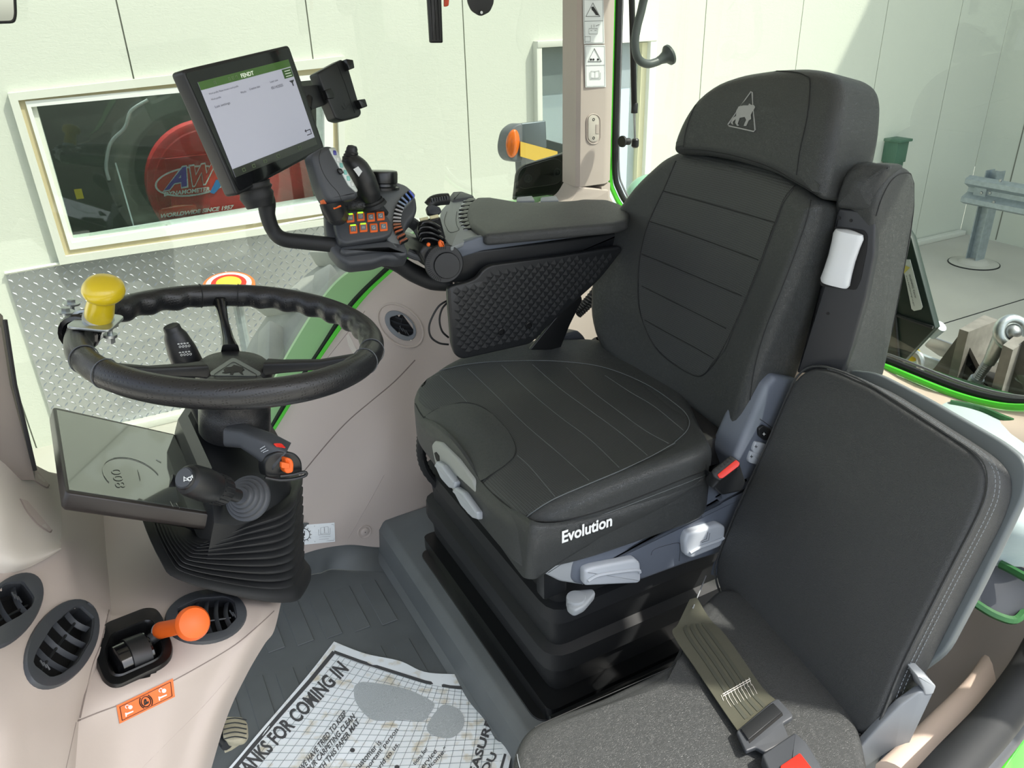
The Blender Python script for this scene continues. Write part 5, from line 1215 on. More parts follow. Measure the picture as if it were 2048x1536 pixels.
O('thumb_wheel', tube([Y(858, 412, 1.50), Y(866, 403, 1.50), Y(880, 399, 1.50), Y(896, 398, 1.50)], .012, 14, sm=3), m_black, ac)
for k in range(7): O('wheel_tooth', box(Y(864+k*5, 400-k*.8, 1.488), (.003, .006, .008), b=.001), m_anth, ac)
# dimpled side panel
DY = 1.40
side = [(897, 600), (896, 578), (905, 572), (935, 565), (955, 556), (966, 540), (980, 531), (1000, 528), (1120, 512), (1240, 492), (1246, 500), (1200, 560), (1110, 640), (1062, 688), (925, 719), (912, 712), (904, 690)]
s3 = rnd([Y(x, y, DY) for x, y in side], [.008, .01, .01, .02, .02, .02, .01, .01, .01, .008, .01, .03, .02, .01, .012, .012, .01], 3)
sp_ = O('side_panel', slab(s3, (0, -1, 0), .014, .004), m_black, ac, smooth=40)
poly2 = [(p.x, p.z) for p in s3]
def inside(x, z, pl_):
    c = False; n = len(pl_)
    for i in range(n):
        x1, z1 = pl_[i]; x2, z2 = pl_[(i+1) % n]
        if (z1 > z) != (z2 > z) and x < (x2-x1)*(z-z1)/(z2-z1)+x1: c = not c
    return c
vv, ff = [], []
xa, xb = min(p[0] for p in poly2), max(p[0] for p in poly2); za, zb = min(p[1] for p in poly2), max(p[1] for p in poly2)
st = .0195
for i in range(60):
    for j in range(40):
        x = xa + st*(i*.5 + 0) ; z = za + st*(j*.5)
        if (i+j) % 2: continue
        if not all(inside(x+dx, z+dz_, poly2) for dx, dz_ in ((-.013, 0), (.013, 0), (0, .013), (0, -.013))): continue
        k = len(vv); h = st*.48; y0 = DY-.0002
        vv += [V((x-h, y0, z)), V((x, y0, z-h)), V((x+h, y0, z)), V((x, y0, z+h)), V((x+h*.3, y0-.0016, z-h*.3))]
        ff += [(k, k+1, k+4), (k+1, k+2, k+4), (k+2, k+3, k+4), (k+3, k, k+4)]
O('diamond_studs', (vv, ff), m_black, sp_, smooth=0, kind='stuff')
for (x, y) in ((1002, 663), (1057, 650)): O('panel_screw', lathe([(.008, 0), (.008, .003), (.006, .0035), (.0055, .002), (.001, .002)], Y(x, y, DY), (0, -1, 0), 16), m_blackm, sp_)
O('lower_bracket', slab(rnd([Y(x, y, 1.44) for x, y in [(1100, 650), (1150, 590), (1162, 590), (1165, 600), (1140, 650), (1120, 700), (1060, 700)]], .004, 2), (0, -1, 0), .01, .002), m_blackm, ac)
# grey trunnion buckle behind the cushion
sbk = T('belt_retractor', 'dark belt retractor with clear cover between cushion and dimpled side panel', 'retractor', Y(1150, 680, 1.50))
O('retractor_case', slab(rnd([Y(x, y, 1.47) for x, y in [(1105, 690), (1128, 668), (1155, 660), (1168, 672), (1183, 700), (1182, 722), (1170, 728), (1130, 715)]], .008, 3), (-.2, -1, .3), .06, .006), m_anth, sbk)
O('retractor_door', slab(rnd([Y(x, y, 1.462) for x, y in [(1128, 700), (1148, 684), (1165, 710), (1160, 722), (1150, 722)]], .003, 3), (-.2, -1, .3), .003, .001), m_dark, sbk)
O('clear_roll', tube([Y(1074, 672, 1.46), Y(1118, 644, 1.47)], .016, 14), mat('smoked_plastic', (40, 42, 46), .15), sbk)
O('white_edge', tube([Y(1104, 685, 1.455), Y(1122, 671, 1.455)], .001, 5), m_lgrey, sbk)
# hoses behind the backrest
for k in range(2):
    P = spline([Y(1150+k*6, 622+k*8, 1.72), Y(1175+k*4, 600+k*8, 1.70), Y(1205, 560+k*14, 1.68), Y(1230, 520+k*16, 1.66)], 14)
    O('corrugated_hose', tube(P, [.009+.0022*(i % 2) for i in range(len(P))], 10), m_rub, label=['upper ribbed black hose showing between armrest panel and backrest', 'lower ribbed black hose showing between armrest panel and backrest'][k], cat='hose', group='ribbed hoses behind the seat')
O('rear_mat_hump', slab(rnd([Z(x, y, .44) for x, y in [(1130, 650), (1160, 618), (1200, 622), (1240, 660), (1200, 690)]], .02, 3), (0, 0, 1), .1, .02), m_rub, label='dark rubber hump on the platform behind the driver cushion', cat='mat')
# cable loops
for k, (pts, lab) in enumerate([([(897, 600), (878, 612), (864, 635), (858, 655), (862, 674), (878, 686), (897, 689)], 'long black cable loop hanging left of the dimpled side panel'), ([(897, 603), (884, 618), (879, 640), (884, 662), (897, 675)], 'short inner black cable loop hanging left of the dimpled side panel')]):
    O('cable', tube([Y(x, y, 1.44+.01*k) for x, y in pts], .0022, 8, sm=6), m_rub, label=lab, cat='cable', group='cable loops by the armrest')
# swing arm between pod and console
O('pod_arm', tube([Y(700, 505, 1.50), Y(780, 520, 1.50), Y(825, 545, 1.50), Y(865, 562, 1.49), Y(905, 568, 1.47)], [.018, .024, .026, .026, .02], 14, sm=5, flat=.75), m_rub, ac, smooth=60)
O('pod_link', tube([Y(815, 505, 1.47), Y(840, 514, 1.46), Y(862, 510, 1.45)], .009, 10, sm=3), m_anth, ac)
O('rear_link', tube([Y(815, 440, 1.53), Y(835, 455, 1.53), Y(848, 480, 1.51)], .012, 10, sm=3), m_anth, ac)
# arm-top rocker switches behind the pad
for x in (1050, 1098):
    O('window_switch', slab(rnd([Z(x-17, 402, PZ-.004), Z(x-16, 394, PZ), Z(x+14, 391, PZ), Z(x+20, 401, PZ-.004)], .004, 3), (0, -.3, 1), .02, .002), m_lgrey2, ac)

# ---- control pod
PY = 1.46
pd = T('control_pod', 'grey control pod with orange keypad, round knob and curved row of coloured paddles', 'control panel', Y(740, 450, PY))
pp = lambda x, y, v=PY: Y(x, y, v)
PDN = V((-.05, -.75, .66)).normalized(); pd0 = pp(730, 455)
pdp = lambda x, y, o=0: PL(x, y, pd0, PDN) + PDN*o
deck = [(650, 405), (662, 392), (740, 365), (790, 362), (812, 370), (834, 386), (837, 410), (833, 424), (818, 440), (811, 460), (811, 478), (818, 498), (818, 510), (795, 513), (775, 510), (750, 519), (700, 524), (678, 512), (660, 490), (652, 450)]
O('pod_base', slab(rnd([pdp(x, y, -.012) for x, y in deck], .008, 3), PDN, .045, .008, seg=4, br=.012), m_anth, pd, smooth=50)
O('pod_deck', slab(rnd([pdp(x, y, .0) for x, y in [(745, 372), (788, 362), (812, 370), (832, 388), (828, 396), (800, 425), (793, 450), (797, 478), (808, 498), (790, 500), (775, 480), (760, 430), (745, 400)]], .008, 3), PDN, .02, .004), mat('pod_grey', (104, 108, 108), .5, kind='noise', sc=1200, st=.1), pd, smooth=40)
kp = O('keypad', slab(rnd([pdp(x, y, .012) for x, y in [(666, 445), (672, 428), (700, 421), (745, 424), (772, 436), (784, 455), (783, 472), (768, 480), (690, 493), (675, 486)]], .008, 3), PDN, .03, .005, seg=4), m_anth, pd)
O('pod_lip', slab(rnd([pdp(x, y, .0) for x, y in [(684, 492), (780, 480), (806, 486), (815, 498), (815, 510), (800, 512), (785, 502), (775, 498), (690, 508), (680, 500)]], .004, 3), PDN, .04, .005), m_anth, pd)
O('pod_under', tube([pp(690, 517), pp(720, 524), pp(755, 521), pp(790, 514)], [.008, .012, .012, .008], 12, sm=4), m_black, pd)
leds = (0, 1, 4, 5)
syms = ['\u25ae', '\u2334', '\u25cb', '\u25cb', 'N', '=', '\u25cb', '\u25cb']
for k, (x, y) in enumerate([(699, 443), (719.5, 440), (740, 441.5), (759, 439), (705, 465), (725, 462), (745.5, 462.5), (765, 460)]):
    b_ = O('orange_key', slab(rnd([pdp(x-8.3, y-8.5, .0145), pdp(x+7.3, y-9.3, .0145), pdp(x+8.6, y+7.6, .0145), pdp(x-7, y+9, .0145)], .0018, 3), PDN, .006, .0014), m_orange, pd)
    O('key_face', slab(rnd([pdp(x-5.6, y-4.6, .0152), pdp(x+4.8, y-5.4, .0152), pdp(x+5.6, y+4.8, .0152), pdp(x-4.8, y+5.6, .0152)], .0008, 2), PDN, .0007, 0, br=0), m_grey, b_, smooth=0)
    if k in leds: O('key_light', slab([pdp(x-6, y-8, .0153), pdp(x+4.6, y-8.8, .0153), pdp(x+4.8, y-6.4, .0153), pdp(x-5.8, y-5.6, .0153)], PDN, .0007, 0, br=0), mat('green_led', (150, 240, 60), .3, emit=(150, 255, 40), es=.9), b_, smooth=0)
    L2 = {0: [[(-3, -2), (-3, 4)], [(0, -2), (0, 4)], [(3, -2), (3, 4)], [(-3, 1), (3, 1)]], 1: [[(-3, 2), (3, 2), (3, -2), (-3, -2)]], 4: [[(-2.4, 3.4), (-2.4, -3), (2.4, 3.4), (2.4, -3)]], 5: [[(-3, 1.6), (3, 1.6)], [(-3, -1), (3, -1)]]}.get(k, [[(a*.3-10*.0, b*.3) for a, b in [(9*math.cos(t), 9*math.sin(t)) for t in [0, .8, 1.6, 2.4, 3.2, 4, 4.8, 5.5]]], [(0, 0), (2.6, 3)]])
    O('key_symbol', [tube([pdp(x+a, y+b, .0158) for a, b in l], .0003, 4) for l in L2], m_white, b_, smooth=0)
# paddle row on the arc
arc = spline([V((824, 389, 0)), V((806, 405, 0)), V((796, 425, 0)), V((793, 445, 0)), V((796, 462, 0)), V((808, 486, 0))], 8)
pc_ = [(90, 110, 210), (110, 140, 210), (130, 150, 190), (140, 160, 185), (160, 165, 175), (180, 180, 182), (190, 190, 190), (190, 190, 190), (175, 170, 168), (180, 120, 90), (190, 110, 75), (190, 100, 65), (170, 95, 65), (160, 90, 65)]
N_ = len(pc_)
for k in range(N_):
    s = (k+.5)/N_*(len(arc)-1); i = min(len(arc)-2, int(s)); p = arc[i].lerp(arc[i+1], s-i); d = (arc[i+1]-arc[i]).normalized(); e = V((d.y, -d.x, 0))
    a_, b2 = 2.6, 8.0
    q4 = [p-d*a_-e*b2, p+d*a_-e*b2, p+d*a_+e*b2, p-d*a_+e*b2]
    O('paddle', slab(rnd([pdp(v.x, v.y, .007) for v in q4], .0008, 2), PDN, .008, .0015), mat('paddle_%d' % pc_[k][0] + '_%d' % pc_[k][2], pc_[k], .3), pd)
    q5 = [p+d*(a_+.1)-e*b2, p+d*(a_+1.6)-e*b2, p+d*(a_+1.6)+e*b2, p+d*(a_+.1)+e*b2]
    O('paddle_edge', slab([pdp(v.x, v.y, .009) for v in q5], PDN, .009, 0, br=0), m_blackm, pd, smooth=0)
# round knob
rk = pdp(764, 377, .0)
kax2 = (D(763, 338, (rk-CAM).dot(FW)-.012) - rk).normalized()
kr = 31/F_*(rk-CAM).dot(FW)
O('round_knob', lathe([(kr*1.12, -.002), (kr*1.12, .003), (kr*.95, .005), (kr*.93, .010), (kr, .012), (kr*1.02, .030), (kr*.98, .0335), (kr*.9, .0345), (.001, .0345)], rk, kax2, 40), m_blackm, pd)
# black joystick
jy = lambda x, y: Y(x, y, 1.47)
js = O('joystick', tube([jy(745, 405), jy(738, 385), jy(727, 362), jy(714, 338), jy(700, 322), jy(692, 314)], [.018, .026, .029, .027, .021, .012], 18, sm=5, flat=.85), m_black, pd, smooth=70)
O('joystick_tip', lathe([(.016, -.004), (.0165, .002), (.014, .004), (.0145, .007), (.012, .009), (.0125, .012), (.0105, .015), (.0105, .019), (.008, .024), (.001, .0255)], jy(702, 318), jy(704, 297)-jy(702, 318), 20), m_black, js)
bj = bvh(js)
O('white_label', poly_hit(bj, [(707, 338), (716, 333), (724, 343), (718, 353)], .0012), m_white, js, smooth=0)
O('joystick_boot', lathe([(.026, -.004), (.024, .002), (.021, .004), (.021, .008), (.017, .010)], jy(747, 408), jy(740, 390)-jy(747, 408), 20), m_rub, js)
# grip boot
O('grip_boot', tube([pp(672, 420, 1.50), pp(704, 408, 1.49), pp(742, 410, 1.48), pp(774, 428, 1.475)], [.016, .024, .022, .007], 18, sm=5, flat=.7), mat('knurled_rubber', (34, 36, 38), .45, kind='perf', sc=330, st=1, dist=.0015), pd, smooth=60)
# multifunction grip
GN = V((.18, -.93, .32)).normalized(); g0 = Y(675, 350, 1.40)
gp = lambda x, y, o=0: PL(x, y, g0, GN) + GN*o
grip = [(624, 308), (640, 297), (655, 290), (670, 293), (680, 305), (690, 330), (705, 355), (719, 385), (716, 398), (700, 398), (685, 406), (664, 410), (652, 396), (641, 370), (632, 340)]
gr_ = O('multifunction_grip', slab(rnd([gp(x, y) for x, y in grip], .008, 3), GN, .045, .010, seg=4), m_anth, pd, smooth=60)
bg_ = bvh(gr_)
O('grip_seam', stroke_hit(bg_, [(643, 296), (638, 318), (646, 345), (660, 367), (676, 385), (684, 404)], .0005, .0002, False, 4, 5), m_seam, gr_)
O('grip_face', slab(rnd([gp(x, y, .002) for x, y in [(657, 297), (668, 294), (676, 305), (688, 333), (703, 358), (716, 382), (712, 386), (696, 372), (684, 350), (672, 326), (664, 312)]], .003, 3), GN, .006, .002), mat('silver_face', (176, 182, 176), .3, metal=.3), gr_)
for k, (x, y, c_) in enumerate([(668, 306, (60, 60, 140)), (674, 320, (200, 205, 200)), (681, 331, (110, 170, 160)), (689, 345, (120, 185, 175)), (695, 357, (130, 190, 180)), (703, 369, (195, 200, 195))]):
    O('thumb_button', slab(rnd([gp(x-3, y-5, .0035), gp(x+3, y-4, .0035), gp(x+4.5, y+5, .0035), gp(x-2, y+4.5, .0035)], .0015, 3), GN, .003, .001), mat('thumb_%d' % c_[0], c_, .2), gr_)
O('thumb_toggle', slab(rnd([gp(x, y, .006) for x, y in [(674, 337), (681, 338), (686, 347), (679, 350), (674, 344)]], .002, 3), GN, .006, .002), m_blackm, gr_)
O('orange_trigger', slab(rnd([gp(x, y, -.012) for x, y in [(652, 392), (662, 402), (664, 412), (656, 408)]], .002, 3), GN, .02, .002), m_orange, gr_)
O('grip_neck', tube([gp(668, 404, -.01), gp(672, 420, -.012), pdp(674, 434, .01)], [.022, .02, .022], 14), m_black, gr_)
O('neck_ring', tube([gp(665, 418, .004), gp(678, 413, .008)], .0018, 6), m_orange, gr_)

# ============================================================ DISPLAY TERMINAL ON ITS ARM, PHONE HOLDER
dt = T('display_terminal', 'large square touch screen terminal showing a menu, on a curved black arm', 'screen', Y(520, 240, 1.50))
TN = V((.588, -.785, .196)).normalized(); t0 = CAM + (V((.347, 1.745, 1.156+0))-CAM)*.866
tp = lambda x, y, o=0: PL(x, y, t0, TN) + TN*o
shell = [(360, 148), (368, 138), (574, 90), (580, 94), (649, 290), (640, 302), (475, 391), (466, 384)]
O('terminal_housing', slab(rnd([tp(x, y) for x, y in [(364, 140), (578, 90), (650, 297), (474, 392)]], .008, 4), TN, .030, .003, br=.006), m_black, dt)
tg = O('terminal_glass', slab(rnd([tp(x, y, .0008) for x, y in [(370, 147), (575, 95), (644, 294), (478, 383)]], .005, 3), TN, .001, 0, br=0), m_blackg, dt, smooth=0)
SQ = [(394, 165), (575, 119), (633, 289), (470, 355)]
sc_ = lambda u, v, o=.0022: tp(*bil(SQ, u, v), o)
def rect(u0, v0, u1, v1, o=.0022, nm='screen_field', mt=None, par=tg): return O(nm, prism([sc_(u0, v0, o), sc_(u1, v0, o), sc_(u1, v1, o), sc_(u0, v1, o)], TN, .0004), mt, par, smooth=0)
rect(0, 0, 1, 1, .0016, 'lcd_panel', mat('lcd_body', (150, 152, 160), .12, emit=(150, 152, 168), es=.36))
rect(0, 0, 1, .085, .0021, 'green_header', mat('lcd_green', (66, 96, 48), .12, emit=(70, 110, 50), es=.12))
rect(0, .915, 1, 1, .0021, 'status_bar', mat('lcd_dark', (58, 62, 56), .12, emit=(60, 62, 56), es=.06))
rect(.895, .095, .995, .20, .0023, 'menu_button', mat('lcd_dgreen', (60, 86, 50), .12, emit=(60, 88, 48), es=.15))
def scr_text(s, u, v, w_, h_, mt, nm='screen_text', bo=0): return O(nm, text_geo(s, sc_(u, v, .0029), sc_(u+w_, v, .0029), sc_(u, v-h_, .0029), bo), mt, tg, smooth=0)
lt = mat('lcd_text', (196, 204, 190), .3, emit=(200, 210, 190), es=.3); ld = mat('lcd_ink', (54, 56, 60), .3)
scr_text('FENDT', .455, .070, .14, .045, lt, 'brand_lettering', .03)
scr_text('Work profile: Please choose a work profile', .06, .155, .33, .024, ld)
scr_text('Work profile', .06, .215, .11, .024, ld); scr_text('Mode', .39, .225, .06, .022, ld); scr_text('Creation date', .49, .215, .12, .024, ld); scr_text('Last use', .73, .20, .085, .022, ld)
scr_text('Last settings', .07, .30, .17, .032, ld); scr_text('05/14/2025', .72, .272, .13, .03, ld)
for k in range(3): O('menu_line', tube([sc_(.915, .12+k*.03, .0029), sc_(.975, .12+k*.03, .0029)], .0006, 4), lt, tg)
O('filter_symbol', prism([sc_(.93, .235, .0027), sc_(.985, .235, .0027), sc_(.963, .265, .0027), sc_(.963, .30, .0027), sc_(.953, .30, .0027), sc_(.953, .265, .0027)], TN, .0004), ld, tg, smooth=0)
O('back_symbol', tube([sc_(.925, .80, .0027), sc_(.915, .815, .0027), sc_(.925, .83, .0027), sc_(.918, .815, .0027), sc_(.975, .815, .0027), sc_(.975, .865, .0027), sc_(.925, .865, .0027)], .0008, 4), ld, tg)
for u in (.16, .32, .36, .40): O('status_symbol', tube([sc_(u, .03, .0026), sc_(u+.015, .03, .0026), sc_(u+.015, .06, .0026), sc_(u, .06, .0026)], .0005, 4, closed=True), mat('lcd_mid', (110, 132, 92), .3), tg)
for u in (.1, .22, .36, .52, .78): O('status_symbol', tube([sc_(u, .945, .0026), sc_(u+.03, .945, .0026), sc_(u+.03, .975, .0026), sc_(u, .975, .0026)], .0005, 4, closed=True), MATS['lcd_mid'], tg)
O('swivel_boot', lathe([(.031, 0), (.029, -.006), (.032, -.010), (.028, -.016), (.031, -.022), (.028, -.030), (.024, -.042)], tp(522, 363, -.02), tp(517, 350, -.02)-tp(528, 385, -.02), 26), m_rub, dt, smooth=60)
O('support_arm', tube([tp(524, 372, -.02), Y(531, 400, 1.50), Y(535, 430, 1.50), Y(546, 460, 1.50), Y(566, 478, 1.49), Y(610, 484, 1.48), Y(668, 490, 1.47)], [.026, .018, .0145, .014, .0145, .015, .015], 16, sm=6, flat=.9), m_rub, dt, smooth=60)
ph = T('phone_holder', 'empty black phone clamp beside the right edge of the touch screen terminal', 'phone holder', Y(675, 185, 1.52))
p0_ = tp(640, 190, -.022); PHN = V((.45, -.85, .25)).normalized()
hp_ = lambda x, y, o=0: PL(x, y, p0_, PHN) + PHN*o
O('holder_stem', tube([hp_(620, 195, -.004), tp(628, 215, -.016)], .008, 10), m_black, ph)
O('holder_arm', slab([hp_(x, y) for x, y in [(606, 172), (634, 170), (650, 210), (622, 220)]], PHN, .012, .001), m_black, ph)
hb_ = O('holder_body', slab(rnd([hp_(x, y, .012) for x, y in [(627, 148), (676, 121), (690, 140), (716, 228), (712, 236), (678, 244), (664, 240)]], .005, 3), PHN, .028, .003), m_black, ph)
O('body_seam', tube([hp_(x, y, .0124) for x, y in [(665, 128), (682, 170), (702, 229)]], .0005, 4), m_seam, hb_)
for q_ in ([(676, 124), (690, 126), (693, 142), (682, 146)], [(700, 205), (714, 203), (719, 218), (708, 222)]): O('clamp_finger', slab(rnd([hp_(x, y, .026) for x, y in q_], .002, 2), PHN, .022, .002), m_blackm, hb_)
O('clip', slab(rnd([hp_(x, y, .016) for x, y in [(640, 184), (652, 180), (660, 194), (658, 200), (646, 201)]], .002, 2), PHN, .012, .001), m_blackm, ph)
O('emblem_mark', [tube([hp_(x, y, .0128) for x, y in l], .0005, 4) for l in ([(675, 214), (682, 222), (690, 212)], [(680, 208), (683, 216)], [(676, 222), (690, 220)])], m_anth, hb_)
# ============================================================ FRONT CONSOLE (beige) near left
def row(*p): return [D(x, y, d) for x, y, d in p]
cons_rows = [
 row((-60, 905, 1.18), (10, 925, 1.2), (60, 935, 1.24), (121, 948, 1.30), (170, 950, 1.36), (205, 1000, 1.38), (300, 1020, 1.38), (420, 1050, 1.38), (500, 1080, 1.36), (530, 1100, 1.36), (548, 1110, 1.36)),
 row((-60, 1010, 1.08), (10, 1015, 1.10), (60, 1025, 1.13), (121, 1050, 1.17), (170, 1060, 1.24), (212, 1100, 1.27), (300, 1100, 1.27), (420, 1110, 1.27), (500, 1130, 1.28), (535, 1140, 1.28), (555, 1140, 1.30)),
 row((-60, 1150, .95), (10, 1146, .97), (50, 1140, 1.00), (122, 1096, 1.08), (160, 1150, 1.10), (222, 1212, 1.09), (320, 1192, 1.13), (430, 1175, 1.18), (510, 1172, 1.22), (545, 1180, 1.24), (568, 1182, 1.28)),
 row((-60, 1260, .86), (10, 1255, .88), (70, 1240, .92), (130, 1230, .97), (180, 1230, 1.01), (220, 1240, 1.045), (310, 1240, 1.07), (420, 1225, 1.10), (500, 1215, 1.15), (536, 1212, 1.18), (562, 1206, 1.24)),
 row((-60, 1350, .80), (10, 1345, .82), (70, 1335, .85), (130, 1325, .90), (170, 1320, .94), (200, 1320, .99), (300, 1320, 1.01), (400, 1290, 1.05), (480, 1265, 1.10), (528, 1248, 1.14), (548, 1262, 1.22)),
 row((-60, 1440, .76), (10, 1435, .78), (60, 1430, .81), (110, 1420, .85), (150, 1410, .89), (165, 1400, .93), (280, 1380, .97), (380, 1345, 1.02), (450, 1310, 1.07), (505, 1285, 1.11), (528, 1290, 1.20)),
 row((-60, 1520, .74), (10, 1515, .76), (60, 1510, .79), (100, 1505, .82), (140, 1495, .86), (155, 1480, .90), (245, 1450, .96), (340, 1410, 1.00), (415, 1375, 1.05), (475, 1345, 1.09), (492, 1352, 1.18)),
 row((-60, 1640, .72), (10, 1640, .74), (50, 1640, .76), (90, 1640, .80), (125, 1640, .84), (145, 1640, .88), (230, 1620, .95), (310, 1560, .98), (370, 1500, 1.02), (428, 1450, 1.06), (452, 1440, 1.16)),
 row((-60, 1760, .72), (10, 1760, .74), (50, 1760, .76), (90, 1760, .80), (120, 1760, .84), (140, 1760, .88), (220, 1760, .95), (290, 1700, .98), (340, 1650, 1.0), (388, 1600, 1.04), (405, 1600, 1.12))]
def unsmooth_patch(grid, th=0):
    return patch([r[:5]+[r[5]+(r[4]-r[5])*.04, r[5], r[5]+(r[6]-r[5])*.03]+r[6:] for r in grid], 10)
cons = O('dashboard_console', unsmooth_patch(cons_rows), m_beige, label='large beige moulded front console at the lower left with air vents and orange lever', cat='dashboard', smooth=50)
bcs = bvh(cons)
gl_ = lambda pts, r=.0010, mt=m_groove, nm='console_groove', sub=5, off=-.0003: O(nm, stroke_hit(bcs, pts, r, off, False, 5, sub), mt, cons)
gl_([(155, 1442), (200, 1424), (270, 1398), (330, 1370), (400, 1332), (470, 1290), (520, 1248), (548, 1222)])
gl_([(160, 1436), (170, 1390), (185, 1330), (200, 1290), (218, 1220)], .0012)
gl_([(132, 1536), (140, 1500), (152, 1445)], .0008)
gl_([(285, 1536), (340, 1480), (400, 1420), (460, 1352)], .0006, m_beige)
# upper visor of the dashboard, proud of the console, with two finger slits
vq = lambda x, y, d: D(x, y, d)
O('dashboard_visor', patch([row((-60, 830, 1.10), (0, 872, 1.12), (40, 912, 1.15), (100, 945, 1.20), (118, 952, 1.26)), row((-60, 900, 1.04), (0, 935, 1.06), (45, 970, 1.09), (95, 1000, 1.13), (122, 1010, 1.19)), row((-60, 1000, .985), (0, 1010, 1.0), (45, 1040, 1.03), (90, 1060, 1.07), (123, 1075, 1.12)), row((-60, 1100, .94), (0, 1105, .96), (40, 1115, .98), (85, 1108, 1.02), (122, 1094, 1.06)), row((-60, 1148, .945), (0, 1147, .965), (42, 1141, .99), (88, 1120, 1.03), (124, 1098, 1.07))], 5), m_beige2, cons, smooth=60)
bvs = bvh(bpy.data.objects['dashboard_visor'])
for pts in ([(38, 914), (52, 918), (76, 944), (98, 970), (92, 975), (70, 962), (52, 940)], [(40, 998), (54, 1002), (80, 1032), (103, 1060), (98, 1064), (74, 1048), (54, 1024)]):
    O('finger_slit', poly_hit(bvs, pts, .0008), m_beige, cons, smooth=0)
    O('slit_edge', stroke_hit(bvs, pts[3:]+pts[:1], .0016, -.0004, False, 5, 4), m_groove, cons)
# --- big air vents
vent(bcs, 14, 1226, 92, 52, -48, 'oval air vent cut by the left edge of the photo', 4, 62, (32, 1190), [(-60, 1300), (-70, 1260), (-30, 1200), (10, 1170), (45, 1168), (68, 1200), (64, 1216), (40, 1236), (0, 1258)], 'oval air vents of the front console')
vent(bcs, 121, 1290, 99, 62, -57, 'large oval air vent left of the orange lever on the front console', 5, 36, (88, 1325), [(60, 1332), (66, 1310), (100, 1255), (135, 1222), (155, 1212), (186, 1240), (180, 1280), (150, 1330), (120, 1352), (95, 1360)], 'oval air vents of the front console')
vent(bcs, 411, 1236, 83, 53, -8, 'oval air vent partly hidden by the orange lever below the column bellows', 6, 82, (468, 1225), [(352, 1220), (395, 1200), (450, 1196), (468, 1205), (474, 1240), (450, 1264), (400, 1275), (362, 1270)], 'oval air vents of the front console')
cut(cons, [(14, 1226, 80, 44, -48), (121, 1290, 88, 52, -57), (411, 1236, 73, 44, -8), (267, 1298, 66, 62, 0)])
# --- orange brake lever in its black well
wq_p, wq_n = hit(bcs, 268, 1295, 0, True); wq_p = wq_p + wq_n*.003
wq = lambda x, y, o=0: PL(x, y, wq_p, wq_n) + wq_n*o
bl2 = T('brake_lever', 'orange mushroom-topped parking brake lever rising from a black well in the console', 'lever', wq_p)
wo = [(188, 1310), (192, 1298), (206, 1252), (290, 1219), (312, 1220), (324, 1235), (346, 1296), (344, 1318), (326, 1336), (240, 1377), (222, 1378), (206, 1366), (192, 1330)]
wi = [(208, 1310), (210, 1298), (222, 1268), (290, 1240), (304, 1240), (312, 1252), (328, 1298), (324, 1314), (310, 1324), (242, 1354), (228, 1354), (218, 1346), (210, 1325)]
wo3 = lambda k, o, s=wo: [p_ for p_ in rnd([q_ for q_ in [wq(267+(x-267)*k, 1298+(y-1298)*k, o) for x, y in s]], .008, 3)]
O('well_frame', loft([wo3(1, -.02), wo3(1.0, .003), wo3(.97, .006), wo3(.90, .004), wo3(1.0, .001, wi), wo3(.95, .003, wi), wo3(.90, .0, wi), wo3(.85, -.016, wi)], False, True), m_blackm, bl2, smooth=40)
cy2 = [wq(225, 1318, -.014), wq(312, 1285, -.014)]
O('barrel', tube([wq(226, 1318, -.015), wq(234, 1315, -.015), wq(296, 1288, -.013), wq(304, 1286, -.013)], [.020, .026, .026, .020], 24), m_blackg, bl2, smooth=40)
O('barrel_band', tube([wq(255, 1306, -.013), wq(292, 1292, -.013)], .0272, 24), m_black, bl2, smooth=40)
for (x, y) in ((264, 1303), (278, 1297)): O('band_groove', tube([wq(x, y-20, .004), wq(x+1, y, .0092), wq(x+6, y+18, .004)], .0008, 5), m_dark, bl2)
O('lever_root', tube([wq(298, 1284, .002), wq(318, 1278, .012)], .008, 12), m_black, bl2)
hA = wq(318, 1276, .014); hB = hA + (CAM-hA).normalized()*.035; 
hBt = D(384, 1247, (hA-CAM).dot(FW)-.045)
O('lever_grip', lathe([(.0095, -.002), (.0112, .001), (.0108, .012), (.010, (hBt-hA).length*.85), (.0125, (hBt-hA).length*.98)], hA, hBt-hA, 24), m_orange, bl2)
kn_ax = (hBt-hA).normalized()
O('lever_knob', lathe([(.012, -.008), (.0195, -.004), (.0215, .0), (.0215, .004), (.0185, .010), (.010, .0135), (.0005, .0145)], hBt, (kn_ax*.55+(CAM-hBt).normalized()*.45).normalized(), 30), m_orange, bl2)
O('lever_collar', lathe([(.0105, -.003), (.0105, .0), (.009, .001)], hA, kn_ax, 16), m_lgrey2, bl2)
# --- orange parking brake sticker
osk = T('parking_brake_sticker', 'orange parking brake sticker with P symbol and padlocks below the orange lever', 'sticker', hit(bcs, 292, 1402))
oq = [(232, 1411), (345, 1357), (349, 1393), (238, 1447)]
og = [bil(oq, u, v) for v in (0, .25, .5, .75, 1) for u in (0, .125, .25, .375, .5, .625, .75, .875, 1)]
O('backing', ([hit(bcs, x, y, .0012) for x, y in og], [(j*9+i, j*9+i+1, (j+1)*9+i+1, (j+1)*9+i) for j in range(4) for i in range(8)]), m_orange2, osk, smooth=50)
os_ = lambda pts, r=.0004, c=False, mt=m_ink: stroke_hit(bcs, pts, r, .0018, c, 4, 1)
def oB(u, v): return bil(oq, u, v)
O('border', [os_([oB(u, .12) for u in (.05, .3, .6, .95)]), os_([oB(.95, v) for v in (.12, .5, .88)]), os_([oB(u, .88) for u in (.05, .3, .6, .95)]), os_([oB(.05, v) for v in (.12, .5, .88)])], m_ink, osk, smooth=0)
pc0 = oB(.5, .5)
